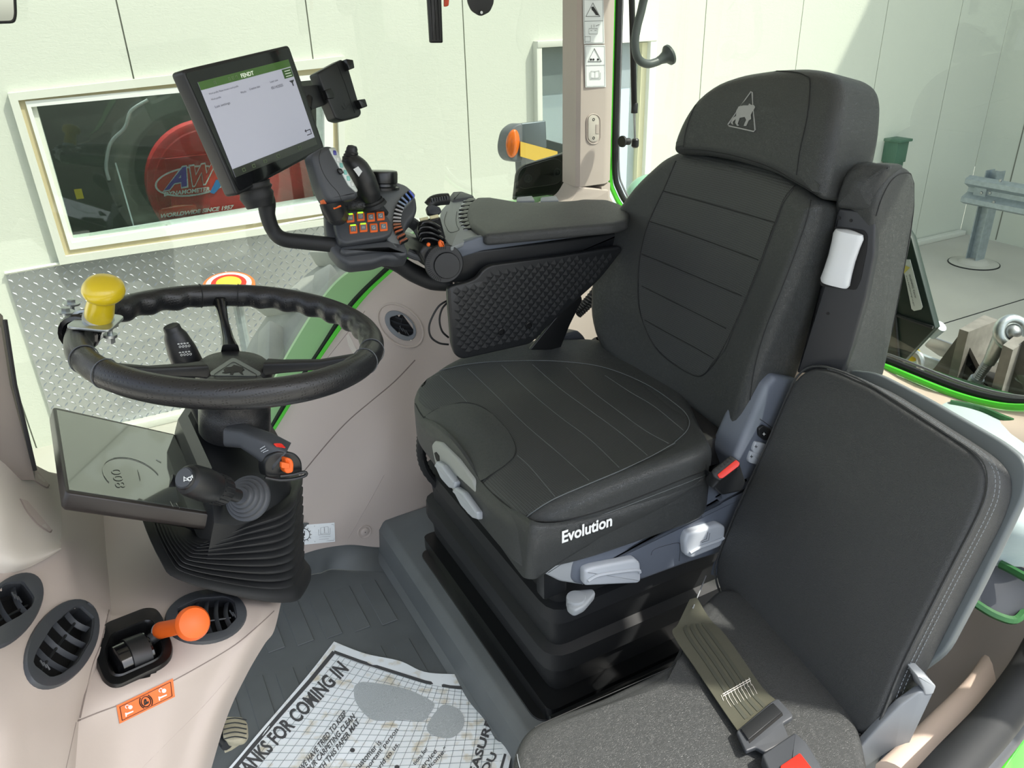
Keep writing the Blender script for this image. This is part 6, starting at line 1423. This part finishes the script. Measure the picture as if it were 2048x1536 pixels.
O('p_ring', [os_(ell(pc0[0], pc0[1], 9.5, 10.5, 0, 16), .0006, True), os_(ell(pc0[0], pc0[1], 12.8, 14, -20, 8, -50, 50), .0006), os_(ell(pc0[0], pc0[1], 12.8, 14, -20, 8, 130, 230), .0006)], m_ink, osk, smooth=0)
pa_, pb2, pc2 = oB(.545, .64), oB(.545, .30), oB(.46, .66)
O('letter_p', text_hit('P', bcs, (pa_[0], pa_[1]), (pb2[0], pb2[1]), (pc2[0], pc2[1]), .05, .0019), m_ink, osk, smooth=0)
for u in (.20, .80):
    for (v, k) in ((.32, 0), (.68, 1)):
        c_ = oB(u, v)
        if k == 0: O('padlock_symbol', [poly_hit(bcs, ell(c_[0]+3, c_[1]+1, 4.6, 4.0, -25, 12), .0018), os_(ell(c_[0]-3.5, c_[1]+0, 3.6, 3.2, -25, 10, 120, 340), .0005)], m_white, osk, smooth=0)
        else: O('lever_symbol', [poly_hit(bcs, [(c_[0]-9, c_[1]+5), (c_[0]-9, c_[1]+1), (c_[0]+7, c_[1]-5), (c_[0]+7, c_[1]-2.5)], .0018), poly_hit(bcs, [(c_[0]-10, c_[1]+0), (c_[0]-7.5, c_[1]-1), (c_[0]-6, c_[1]+7), (c_[0]-8.5, c_[1]+8)], .0018)], m_white, osk, smooth=0)

# ============================================================ PEDAL AND PAPER MAT ON THE FLOOR
pe = T('foot_pedal', 'tan rubber foot pedal with dark ribs under the console by the paper mat', 'pedal', Z(468, 1465, .02))
pq = [Z(x, y, .10) for x, y in [(444, 1440), (452, 1432), (484, 1433), (494, 1444), (495, 1468), (486, 1480), (458, 1484), (446, 1476)]]
mt_tan = mat('tan_rubber', (172, 165, 140), .6, var=.1, vsc=60)
O('pedal_pad', slab(rnd(pq, .006, 3), (0, -.3, 1), .022, .004), mt_tan, pe)
for k in range(5): O('pad_rib', tube([Z(445+k*.8, 1440+k*9.5, .1015), Z(470, 1436+k*9.3, .1025), Z(493, 1440+k*9.2, .1015)], .0012, 6, sm=4), m_black, pe)
O('pedal_arm', tube([Z(455, 1490, .085), Z(440, 1470, .085), D(425, 1440, 1.5)], .012, 10), m_black, pe)
O('pad_foot', slab([Z(x, y, .075) for x, y in [(446, 1478), (480, 1482), (462, 1494), (448, 1500)]], (0, -.3, 1), .015, .002), mt_tan, pe)
# paper mat: gently waved sheet through corner pixels
pm = T('paper_floor_mat', 'white printed paper floor mat with grid and shoe print thanking customers', 'paper mat', Z(760, 1430, 0))
NU, NV = 40, 40
# edges in pixels: top-left edge from apex A down-left; right edge from apex along top right
Ledge = spline([V((668, 1283, 0)), V((620, 1345, 0)), V((565, 1410, 0)), V((520, 1462, 0)), V((480, 1510, 0)), V((446, 1550, 0)), V((400, 1610, 0)), V((350, 1670, 0))], 8)
Redge = spline([V((668, 1283, 0)), V((730, 1307, 0)), V((800, 1322, 0)), V((850, 1344, 0)), V((920, 1349, 0)), V((998, 1355, 0)), V((1026, 1389, 0)), V((1020, 1400, 0))], 8)
def samp(L, t): s = t*(len(L)-1); i = min(len(L)-2, int(s)); return L[i].lerp(L[i+1], s-i)
Rdown = spline([V((1018, 1392, 0)), V((1030, 1430, 0)), V((1034, 1460, 0)), V((1024, 1500, 0)), V((1016, 1540, 0)), V((1010, 1600, 0)), V((1000, 1700, 0)), V((960, 1800, 0))], 8)
# sheet parameter: u along Redge (0 apex..1 right), v down along Ledge / Rdown
def sheet_px(u, v):
    a = samp(Ledge, v); b = samp(Rdown, v); t = samp(Redge, u); base = Ledge[0].lerp(Rdown[0], u)
    return a.lerp(b, u) + (t-base)*(1-v)**2
def sheet_h(u, v):
    return .004 + .006*max(0, u-.7)/.3*(1-v) + .003*math.sin(u*9+v*4)**2 + .006*math.exp(-((u-.95)/.05)**2)*abs(math.sin(v*11)) 
vs_ = []
for j in range(NV+1):
    for i in range(NU+1):
        u, v = i/NU, j/NV; p = sheet_px(u, v); vs_.append(Z(p.x, p.y, sheet_h(u, v)+.002))
fs_ = [(j*(NU+1)+i, j*(NU+1)+i+1, (j+1)*(NU+1)+i+1, (j+1)*(NU+1)+i) for j in range(NV) for i in range(NU)]
m_paper = mat('paper', (236, 240, 240), .8, var=.02, vsc=6)
ppn = O('paper_sheet', (vs_, fs_), m_paper, pm, smooth=60)
# brown dirt blotches on the paper (stain with a shape of its own)
Mp = m_paper.node_tree; Np, Lp = Mp.nodes, Mp.links
tcp = Np.new('ShaderNodeTexCoord'); n1 = Np.new('ShaderNodeTexNoise'); n1.inputs['Scale'].default_value = 26; n1.inputs['Detail'].default_value = 7
Lp.new(tcp.outputs['Object'], n1.inputs[0]); m1 = Np.new('ShaderNodeMapRange'); m1.inputs[1].default_value = .54; m1.inputs[2].default_value = .70; Lp.new(n1.outputs[0], m1.inputs[0])
mx = Np.new('ShaderNodeMix'); mx.data_type = 'RGBA'; mx.inputs[6].default_value = lin((236, 241, 241)); mx.inputs[7].default_value = lin((204, 194, 168)); Lp.new(m1.outputs[0], mx.inputs[0])
Lp.new(mx.outputs[2], Np['Principled BSDF'].inputs['Base Color'])
bpp = bvh(ppn)
m_pp = mat('paper_print', (72, 72, 72), .8); m_pg = mat('paper_grid', (110, 124, 124), .8)
ps_ = lambda pts, r, off=.0004: stroke_hit(bpp, pts, r, off, False, 4, 1)
def px_line(u0, v0, u1, v1, n=14): return [tuple(sheet_px(u0+(u1-u0)*k/n, v0+(v1-v0)*k/n).xy) for k in range(n+1)]
def strip_px(pts, w_, off=.0005):
    """flat printed strip of half width w_ pixels"""
    L1, L2 = [], []
    for i, (x, y) in enumerate(pts):
        a = pts[max(0, i-1)]; b = pts[min(len(pts)-1, i+1)]; d = V((b[0]-a[0], b[1]-a[1])).normalized()
        h1 = hit(bpp, x-d.y*w_, y+d.x*w_, off); h2 = hit(bpp, x+d.y*w_, y-d.x*w_, off)
        if h1 is None or h2 is None: continue
        L1.append(h1); L2.append(h2)
    m2 = len(L1); return L1+L2, [(i, i+1, m2+i+1, m2+i) for i in range(m2-1)]
M0u, M0v = .07, .075
O('printed_border', [strip_px([(668+0, 1304), (720, 1323), (790, 1345), (850, 1364), (900, 1374), (960, 1378), (998, 1384)], 3.2), strip_px([(668, 1304), (620, 1362), (560, 1430), (500, 1500), (460, 1548)], 4.0), strip_px([(1008, 1425), (1013, 1470), (1010, 1510), (1000, 1545)], 2.6)], m_pp, pm, smooth=0)
corn = [(668, 1309), (996, 1388), (1006, 1600), (380, 1650)]
gl1, gl2 = [], []
topE = [V((672, 1310, 0)), V((730, 1331, 0)), V((800, 1352, 0)), V((860, 1370, 0)), V((920, 1379, 0)), V((992, 1387, 0))]
tS = spline(topE, 6); lS = spline([V((668, 1312, 0)), V((600, 1392, 0)), V((540, 1462, 0)), V((470, 1545, 0)), V((400, 1625, 0))], 6)
rS = spline([V((998, 1390, 0)), V((1006, 1425, 0)), V((1009, 1470, 0)), V((1004, 1530, 0)), V((985, 1640, 0))], 6)
NG = 26
def gpx(u, v):
    a = samp(lS, v); b = samp(rS, v); t = samp(tS, u); base = lS[0].lerp(rS[0], u); return a.lerp(b, u) + (t-base)*(1-v)
for k in range(1, NG):
    gl1.append(ps_([tuple(gpx(k/NG, v/12).xy) for v in range(0, 13)], .00042)); 
for k in range(0, 22):
    gl1.append(ps_([tuple(gpx(u/12, k/22).xy) for u in range(0, 13)], .00042))
O('printed_grid', gl1, m_pg, pm, smooth=0, kind='stuff')
sp1 = ell(800, 1402, 95, 40, 18, 30); 
shoe = [(708, 1372), (722, 1364), (745, 1366), (775, 1370), (812, 1378), (845, 1392), (872, 1408), (862, 1425), (848, 1445), (815, 1440), (780, 1443), (745, 1442), (725, 1425), (708, 1400)]
heel = [(886, 1408), (905, 1412), (922, 1422), (930, 1440), (925, 1460), (905, 1478), (880, 1476), (858, 1468), (852, 1456), (866, 1430)]
m_shoe = mat('grey_speckle_print', (170, 176, 176), .8, var=.3, vsc=700)
for s_ in (shoe, heel):
    S3 = rnd([V((x, y, 0)) for x, y in s_], 14, 4); cx = sum(p.x for p in S3)/len(S3); cy = sum(p.y for p in S3)/len(S3)
    vs2 = []; n_ = len(S3)
    for k in (1, .75, .5, .25): vs2 += [hit(bpp, cx+(p.x-cx)*k, cy+(p.y-cy)*k, .0012) for p in S3]
    vs2.append(hit(bpp, cx, cy, .0012))
    f2 = [(r*n_+i, r*n_+(i+1) % n_, (r+1)*n_+(i+1) % n_, (r+1)*n_+i) for r in range(3) for i in range(n_)] + [(3*n_+i, 3*n_+(i+1) % n_, 4*n_) for i in range(n_)]
    O('shoe_print', (vs2, f2), m_shoe, pm, smooth=60)
def ptext(s, a, b, c_, bo=.02, nm='printed_line'): O(nm, text_hit(s, bpp, a, b, c_, bo, .0010), m_pp, pm, smooth=0)
# baselines run up and to the right; measured lower-left, lower-right, upper-left of each text box
ptext('THANKS FOR COMING IN', (474, 1578), (699, 1341), (451, 1558), .03, 'printed_heading')
ptext('WE HAVE TRIED TO KEEP', (604, 1545), (694, 1430), (598, 1535))
ptext('YOUR CARPETING CLEAN', (612, 1556), (711, 1436), (606, 1546))
ptext('WITH THIS PAPER MAT', (632, 1560), (720, 1446), (626, 1550))
ptext('customer is', (716, 1542), (764, 1487), (708, 1534), .01)
ptext('important person', (728, 1556), (799, 1463), (720, 1548), .01)
ptext('world to us.', (748, 1556), (799, 1490), (742, 1548), .01)
ptext('tions for', (830, 1532), (857, 1499), (824, 1526), .01)
ptext('service', (842, 1545), (875, 1504), (836, 1538), .01)
ptext('welcome."', (848, 1552), (895, 1500), (842, 1545), .01)
ptext('PLEASURE', (942, 1586), (988, 1442), (926, 1580), .03)
ptext('YOU', (962, 1566), (996, 1510), (948, 1560), .03)
for (x, y) in ((705, 1501), (794, 1535)): O('printed_dot', poly_hit(bpp, ell(x, y, 5, 4.5, 0, 14), .0011), m_pp, pm, smooth=0)
O('folded_corner', patch([[Z(996, 1354, .012), Z(1010, 1356, .014), Z(1029, 1386, .016)], [Z(1000, 1372, .016), Z(1015, 1378, .02), Z(1026, 1392, .02)], [Z(1004, 1392, .014), Z(1012, 1395, .018), Z(1016, 1398, .018)]], 5), m_paper, pm, smooth=60)
# ============================================================ OUTSIDE REAR AND SIDES OF THE TRACTOR, SMALL ITEMS
# black panel with the warning label behind the armrest (outside the rear glass)
RXp = 1.62
xr = lambda x, y, v=RXp: X(x, y, v)
bp_ = T('warning_board', 'black plastic panel with pale warning label outside the rear window', 'panel', xr(1820, 600))
O('panel_board', slab([xr(1800, 440), xr(1822, 476), xr(1870, 656), xr(1802, 728), xr(1740, 700), xr(1740, 480)], (-1, 0, 0), .02, .003), mat('dark_green_black', (26, 44, 38), .4), bp_, smooth=30)
for l in ([(1787, 628), (1866, 655)], [(1788, 600), (1798, 725)]): O('panel_rib', tube([xr(*p, RXp-.004) for p in l], .004, 6), m_black, bp_)
O('board_stay', tube([xr(1800, 700, 1.635), V((1.635, xr(1800, 700).y, -.16))], .012, 8), m_blackm, bp_)
lq = [(1805, 521), (1820, 518), (1844, 618), (1824, 623)]
wl_ = O('warning_label', prism([xr(x, y, RXp-.004) for x, y in [(1804, 524), (1808, 519), (1820, 519), (1845, 614), (1842, 619), (1828, 622), (1823, 618)]], (-1, 0, 0), .001), m_white, bp_, smooth=0)
O('label_triangle', prism([xr(x, y, RXp-.0052) for x, y in [(1808, 530), (1820, 535), (1808, 547)]], (-1, 0, 0), .0004), mat('label_yellow', (220, 205, 110), .5), wl_, smooth=0)
lx = lambda s, a, b, c_: O('label_text', text_geo(s, xr(*a, RXp-.0054), xr(*b, RXp-.0054), xr(*c_, RXp-.0054), .01), m_ink, wl_, smooth=0)
lx('WARNING: Cancer', (1817, 549), (1830, 597), (1820.5, 548)); lx('www.P65Warnings.ca.gov', (1811, 551), (1827, 613), (1814, 550))
# linkage behind: castings, ball joint, threaded rod, pins
lk = T('hitch_linkage', 'rusty cast hitch brackets holding a bright ball-ended threaded link behind the window', 'hitch', X(1960, 720, 1.9))
LX = 1.95
k_ = lambda x, y, v=LX: X(x, y, v)
O('left_bracket', slab(rnd([k_(x, y) for x, y in [(1920, 657), (1938, 663), (1932, 725), (1990, 760), (1990, 790), (1905, 760), (1862, 740), (1895, 720), (1912, 690)]], .006, 3), (-1, -.2, 0), .10, .006), m_cast, lk, smooth=30)
m_castl = mat('cast_iron_worn', (128, 124, 118), .6, metal=.2, kind='noise', sc=140, st=.4, var=.2, vsc=30)
def blk(nm, tl, tm, tr, tb, x0, x1, dz_): t4 = [k_(*tl, x0), k_(*tm, x0), k_(*tr, x1), k_(*tb, x1)]; O(nm, loft([[p - V((0, 0, dz_)) for p in t4], t4]), m_castl, lk, smooth=0)
blk('bracket_block', (1919, 658), (1937, 664), (1998, 640), (1968, 630), LX-.03, LX+.13, .16)
O('right_bracket', slab(rnd([k_(x, y, LX-.05) for x, y in [(2006, 690), (2026, 699), (2060, 670), (2060, 800), (2020, 790), (1996, 775)]], .006, 3), (-1, -.2, 0), .12, .006), m_cast, lk, smooth=30)
blk('bracket_block', (2006, 690), (2026, 700), (2072, 668), (2050, 655), LX-.10, LX+.04, .22)
O('slotted_plate', slab(rnd([k_(x, y, LX+.15) for x, y in [(1846, 690), (1865, 672), (1915, 690), (1905, 712), (1880, 714)]], .01, 3), (-1, 0, .5), .02, .004), m_steel, lk)
O('cast_web', slab(rnd([k_(x, y, LX+.02) for x, y in [(1800, 740), (1835, 705), (1850, 712), (1880, 722), (1900, 745), (1990, 775), (1990, 790), (1870, 760)]], .006, 3), (-1, 0, .3), .03, .003), m_galv, lk)
cb = k_(2024, 665, LX-.02); rb_ = (k_(2058, 665, LX-.02)-cb).length
O('ball_eye', tube([cb + (RT*math.cos(t*PI/12) + UP*math.sin(t*PI/12))*rb_*.8 for t in range(24)], rb_*.34, 14, closed=True), m_zinc, lk, smooth=60)
O('inner_ball', ball(cb, rb_*.5), m_steel, lk)
O('eye_shank', tube([k_(2004, 672, LX-.03), k_(1988, 705, LX-.03), k_(1978, 726, LX-.03)], [rb_*.5, rb_*.42, rb_*.36], 16), m_zinc, lk)
O('threaded_rod', tube([k_(1978-k*1.15, 722+k*1.75, LX-.03) for k in range(22)], [rb_*(.34 if k % 2 else .28) for k in range(22)], 14), m_steel, lk, smooth=0)
O('rod_socket', lathe([(rb_*.42, 0), (rb_*.45, .01), (rb_*.42, .09)], k_(1955, 756, LX-.03), k_(1930, 800, LX-.03)-k_(1955, 756, LX-.03), 16), m_galv, lk)
O('ring_end', tube([k_(1906+12*math.cos(t*PI/8), 774+6*math.sin(t*PI/8), LX-.1) for t in range(16)], .006, 8, closed=True), m_galv, lk)
O('bent_pin', tube([k_(1825, 705, LX-.2), k_(1838, 712, LX-.2), k_(1842, 730, LX-.2), k_(1836, 752, LX-.2)], .010, 10, sm=4), m_zinc, lk)
O('pin_bush', lathe([(.020, -.004), (.020, .004), (.01, .006)], k_(1824, 708, LX-.2), (-.8, -.3, .5), 18), m_yellow, lk)
O('round_pin', tube([k_(1862, 668, LX-.1), k_(1882, 652, LX-.1)], .016, 14), m_galv, lk)
O('green_crossmember', slab([k_(x, y, LX-.12) for x, y in [(1760, 692), (1840, 735), (2060, 800), (2060, 830), (1900, 800), (1760, 740)]], (-1, 0, .3), .03, .004), m_greend, lk)
O('lower_crossmember', slab([k_(x, y, LX-.0) for x, y in [(1760, 720), (1900, 770), (2070, 815), (2070, 870), (1900, 830), (1760, 770)]], (-1, 0, .5), .03, .004), m_cast, lk)
# far wheel fender dome seen at the foot of the pillar
O('fender_dome', ball(Y(1300, 385, 2.75), .10, (1.2, .7, .8)), mat('fender_green_glass', (120, 168, 140), .3), label='rounded green fender top outside the glass between pillar and headrest', cat='fender')
fd_ = bpy.data.objects['fender_dome']; fw_ = WL['fender_dome']
O('fender_leg', box((fw_.x, fw_.y, (fw_.z-.03+G0)/2), (.12, .08, fw_.z-.03-G0), b=.01), m_greend, fd_)
# cloth on the ledge behind the passenger seat
cz_ = .605
clo = T('grey_cloth', 'pale blue-grey cloth with tattered green edge lying behind the passenger seat', 'cloth', Z(1980, 880, cz_))
O('cloth_top', patch([[Z(1840, 850, cz_), Z(1880, 812, cz_+.01), Z(1910, 803, cz_+.012), Z(1960, 820, cz_+.01), Z(2030, 845, cz_+.005), Z(2100, 870, cz_)],
    [Z(1850, 880, cz_), Z(1900, 870, cz_+.01), Z(1950, 880, cz_+.012), Z(2000, 900, cz_+.01), Z(2060, 920, cz_), Z(2120, 940, cz_)],
    [Z(1900, 960, cz_-.03), Z(1950, 1000, cz_-.02), Z(2000, 1030, cz_-.02), Z(2050, 1050, cz_-.02), Z(2100, 1060, cz_-.02), Z(2150, 1060, cz_-.02)],
    [Z(1940, 1120, cz_-.10), Z(1980, 1130, cz_-.10), Z(2010, 1132, cz_-.10), Z(2060, 1135, cz_-.10), Z(2100, 1140, cz_-.10), Z(2150, 1140, cz_-.10)]], 5), mat('pale_cloth', (176, 192, 190), .85, kind='weave', sc=500, st=.4), clo, smooth=60)
O('green_edging', tube([Z(1900, 806, cz_+.012), Z(1960, 818, cz_+.012), Z(2010, 838, cz_+.01), Z(2070, 860, cz_+.005)], .007, 6, sm=5), m_greend, clo, smooth=0)
O('dark_underlay', patch([[Z(1985, 1120, cz_-.10), Z(2020, 1125, cz_-.10), Z(2080, 1150, cz_-.10)], [Z(1960, 1180, cz_-.14), Z(2010, 1190, cz_-.14), Z(2070, 1200, cz_-.14)], [Z(1950, 1210, cz_-.16), Z(2000, 1235, cz_-.17), Z(2060, 1240, cz_-.18)]], 5), m_anth, clo, smooth=60)
O('green_edging', tube([Z(1950, 1206, cz_-.155), Z(1990, 1230, cz_-.165), Z(2030, 1240, cz_-.17), Z(2052, 1215, cz_-.16)], .007, 6, sm=5), m_greend, clo, smooth=0)
O('green_edging', tube([Z(2000, 1128, cz_-.095), Z(2024, 1140, cz_-.095), Z(2060, 1160, cz_-.095)], .007, 6, sm=5), m_greend, clo, smooth=0)
# near rear beige lining with wide tube moulding, door seal
O('rear_lining', patch([[X(1880, 1180, 1.32), X(1960, 1190, 1.30), X(2040, 1215, 1.26), X(2120, 1230, 1.22)],
    [X(1860, 1260, 1.24), X(1930, 1290, 1.22), X(2010, 1300, 1.19), X(2100, 1300, 1.15)],
    [X(1840, 1360, 1.18), X(1900, 1380, 1.16), X(1980, 1380, 1.13), X(2070, 1360, 1.10)],
    [X(1760, 1480, 1.15), X(1850, 1470, 1.13), X(1930, 1460, 1.10), X(2020, 1440, 1.07)],
    [X(1680, 1600, 1.12), X(1780, 1600, 1.10), X(1870, 1600, 1.07), X(1960, 1600, 1.04)]], 5), m_beige, smooth=60, kind='structure', label=None)
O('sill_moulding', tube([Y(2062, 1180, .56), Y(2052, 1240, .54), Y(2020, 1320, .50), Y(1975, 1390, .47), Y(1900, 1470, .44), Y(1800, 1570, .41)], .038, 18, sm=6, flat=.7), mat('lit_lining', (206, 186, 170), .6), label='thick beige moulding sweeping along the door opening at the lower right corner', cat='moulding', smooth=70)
O('door_seal', tube([Y(2110, 1230, .47), Y(2075, 1320, .44), Y(2000, 1430, .40), Y(1910, 1530, .37), Y(1850, 1600, .35)], .030, 16, sm=6, flat=.8), m_rub, label='thick black rubber door seal crossing the lower right corner', cat='seal', smooth=70)
O('door_seal_lip', tube([Y(2120, 1330, .43), Y(2040, 1440, .39), Y(1950, 1550, .36)], .018, 12, sm=6), m_anth, label='grey inner lip beside the black rubber door seal in the corner', cat='seal', smooth=70)
O('door_sill', slab([Y(2010, 1536, .36), Y(2048, 1480, .37), Y(2110, 1420, .38), Y(2110, 1600, .36), Y(1980, 1600, .35)], (0, -1, .4), .02, .003), m_greenb, label='bright green painted door sill in the bottom right corner', cat='door sill')

# --- mirror top left, outside
mr_ = T('side_mirror', 'corner of a black framed exterior mirror in the top left corner', 'mirror', Y(0, 20, 1.6))
O('mirror_frame', slab(rnd([Y(x, y, 1.6) for x, y in [(-80, -60), (30, -60), (34, 30), (30, 47), (-80, 50)]], .012, 4), (0, -1, 0), .02, .004), m_black, mr_)
O('mirror_glass', slab(rnd([Y(x, y, 1.598) for x, y in [(-76, -56), (24, -56), (28, 28), (25, 41), (-76, 44)]], .010, 4), (0, -1, 0), .002, 0, br=0), mat('mirror', (200, 210, 200), .03, metal=1), mr_)
O('mirror_arm', tube([Y(-40, -50, 1.62), V((Y(-40, -50, 1.62).x-.05, 1.75, 1.60)), V((-.62, 2.08, 1.65))], .010, 10, sm=5), m_black, mr_)
# --- hanging items from the roof
gh = T('hanging_grip', 'black ribbed rod hanging from the roof at the top of the photo', 'handle', Y(873, 0, 1.55))
O('grip_rod', slab(rnd([Y(x, y, 1.55) for x, y in [(853, -60), (882, -60), (887, 86), (862, 86)]], .003, 3), (0, -1, 0), .012, .004), m_black, gh)
for x in (863, 870, 877): O('grip_flute', tube([Y(x-3, -50, 1.549), Y(x+3, 80, 1.549)], .0008, 5), m_seam, gh)
O('rod_hook', tube([Y(868, -60, 1.55), V((Y(868, -60, 1.55).x, 1.55, 1.64))], .006, 8), m_black, gh)
O('red_pull', slab(rnd([Y(x, y, 1.56) for x, y in [(889, -40), (902, -40), (898, 12), (889, 14)]], .003, 3), (0, -1, 0), .006, .002), mat('red_orange', (196, 70, 40), .4), label='orange red tab hanging right of the black ribbed rod', cat='tab')
O('tab_cord', tube([Y(896, -35, 1.563), V((Y(896, -35, 1.563).x, 1.563, 1.73))], .002, 6), m_rub, bpy.data.objects['red_pull'])
hk = O('hanging_disc', slab(rnd([Y(x, y, 1.6) for x, y in [(935, -60), (989, -60), (988, 6), (980, 24), (962, 33), (944, 22), (936, 4)]], .006, 3), (0, -1, 0), .006, .001), m_black, label='black rounded tab with small hole hanging from the roof', cat='tab')
O('tab_stem', box((Y(962, -60, 1.603).x, 1.603, (Y(962, -60, 1.6).z+1.725)/2), (.03, .005, 1.735-Y(962, -60, 1.6).z), b=.001), m_black, hk)
O('tab_hole', lathe([(.003, 0), (.0028, .0006)], Y(963, 25, 1.594), (0, -1, 0), 12), m_white, hk)
# --- gas strut by the pillar
gs = T('gas_strut', 'black gas strut with ball joint beside the green window edge', 'gas strut', Y(1268, 285, 1.93))
O('strut_tube', tube([Y(1262, -60, 1.94), Y(1268, 200, 1.94), Y(1268.5, 225, 1.94)], .0085, 14), m_blackm, gs)
O('tube_end', lathe([(.0098, 0), (.0098, .026), (.0085, .028)], Y(1268.5, 226, 1.94), (0, 0, 1), 16), m_black, gs)
O('strut_rod', tube([Y(1268.5, 225, 1.94), Y(1270, 276, 1.94)], .0035, 10), m_steel, gs)
O('strut_end', lathe([(.008, 0), (.011, .004), (.011, .022), (.008, .026)], Y(1270, 295, 1.94), (0, 0, 1), 16), m_black, gs)
O('ball_stud', lathe([(.016, 0), (.0165, .006), (.010, .009), (.007, .014), (.010, .020), (.010, .03)], Y(1243, 283, 1.925), Y(1266, 283, 1.93)-Y(1243, 283, 1.925), 18), m_rub, gs)
# --- bent tube with flared end
bt_ = T('grab_tube', 'curved dark grey tube with flared end hanging above and left of the headrest', 'handle', Y(1290, 100, 1.75))
O('bent_tube', tube([V((Y(1300, -60, 1.75).x, 1.75, 1.73)), Y(1296, -60, 1.75), Y(1285, 10, 1.75), Y(1274, 55, 1.75), Y(1270, 90, 1.75), Y(1277, 118, 1.75), Y(1296, 128, 1.75), Y(1318, 122, 1.75)], .0105, 16, sm=8), mat('tube_grey', (70, 78, 76), .45), bt_, smooth=70)
O('flared_end', lathe([(.0105, 0), (.0115, .010), (.016, .024), (.024, .032), (.026, .034), (.026, .040), (.019, .044), (.001, .045)], Y(1315, 123, 1.75), Y(1345, 106, 1.745)-Y(1315, 123, 1.75), 26), MATS['tube_grey'], bt_, smooth=40)
# --- black corner bracket outside the side window + lamp
br_ = T('corner_bracket', 'black bracket with two screws at the window corner behind the arm pad', 'bracket', Y(1095, 350, 2.09))
O('bracket_plate', slab(rnd([Y(x, y, 2.09) for x, y in [(1036, 345), (1050, 330), (1110, 313), (1135, 305), (1158, 288), (1170, 288), (1170, 380), (1120, 400), (1030, 400)]], [.02, .02, .01, .02, .004, 0, 0, .03, 0], 4), (0, -1, 0), .02, .004), m_blackm, br_)
O('bracket_cover', slab(rnd([Y(x, y, 2.084) for x, y in [(1036, 350), (1046, 335), (1110, 316), (1124, 322), (1130, 345), (1118, 368), (1046, 378), (1036, 372)]], .02, 4), (0, -1, 0), .006, .002), m_black, br_)
for (x, y) in ((1056, 357), (1114, 345)): O('bracket_screw', lathe([(.013, 0), (.013, .002), (.009, .003), (.008, .001), (.004, .001), (.003, .004)], Y(x, y, 2.080), (0, -1, 0), 18), m_anth, br_)
la = T('marker_lamp', 'amber marker lamp in a grey housing with a yellow plate beyond the side window', 'lamp', Y(1040, 290, 2.75))
ly = lambda x, y, v=2.75: Y(x, y, v)
O('lamp_housing', slab(rnd([ly(x, y) for x, y in [(1012, 290), (1018, 262), (1032, 249), (1046, 245), (1046, 326), (1022, 322), (1013, 308)]], .02, 4), (0, -1, .1), .08, .008), m_grey, la)
O('amber_lens', slab([ly(x, y, 2.742) for x, y in ell(1028, 287, 13, 29, 6, 28)], (0, -1, .1), .02, .010, rings=5, dome=.012), mat('amber', (240, 120, 40), .15, coat=.6), la, smooth=60)
O('metal_box', slab(rnd([ly(x, y, 2.80) for x, y in [(1042, 247), (1092, 241), (1094, 296), (1044, 302)]], .006, 3), (0, -1, .1), .03, .004), mat('box_grey', (106, 116, 122), .35, metal=.4), la)
O('yellow_plate', prism([ly(x, y, 2.74) for x, y in [(1041, 283), (1115, 303), (1115, 312), (1076, 323), (1041, 313)]], (0, -1, 0), .006), mat('yellow_plate', (228, 192, 84), .5), la, smooth=0)
O('lamp_bracket', slab([ly(x, y, 2.79) for x, y in [(1040, 300), (1080, 318), (1090, 400), (1046, 400)]], (0, -1, 0), .05, .004), m_grey, la)
O('dark_body', slab([ly(x, y, 2.95) for x, y in [(1090, 278), (1170, 300), (1170, 420), (1090, 420)]], (0, -1, 0), .2, .004), mat('dark_body', (40, 50, 48), .5), la)
# --- front tyre beyond the green frame
ty = T('front_tyre', 'dusty grey tractor tyre with deep lugs beyond the green frame', 'tyre', (1.05, 2.66, -1.2))
TC = V((1.07, 2.66, -.29)); TR = .90
def tyl(r, y0): return [TC + V((math.cos(t*PI/24)*r, y0, math.sin(t*PI/24)*r)) for t in range(48)]
m_ty = mat('dusty_tyre', (196, 197, 192), .85, var=.12, vsc=8)
O('tyre_body', loft([tyl(TR*.7, -.16), tyl(TR*.86, -.24), tyl(TR*.95, -.22), tyl(TR*.97, 0), tyl(TR*.95, .22), tyl(TR*.8, .25)], False, False), m_ty, ty, smooth=50)
for k in range(16):
    a = PI*(.42+.80*k/16); e = V((math.cos(a), 0, math.sin(a))); t = V((-math.sin(a), 0, math.cos(a)))
    s = -1 if k % 2 else 1
    c = TC + e*TR*.985 + V((0, s*.11-.0, 0))
    O('lug', box(c, (.07, .26, .075), (e, (V((0, 1, 0))+t*.45*s).normalized(), e.cross((V((0, 1, 0))+t*.45*s).normalized())), b=.012), m_ty, ty)
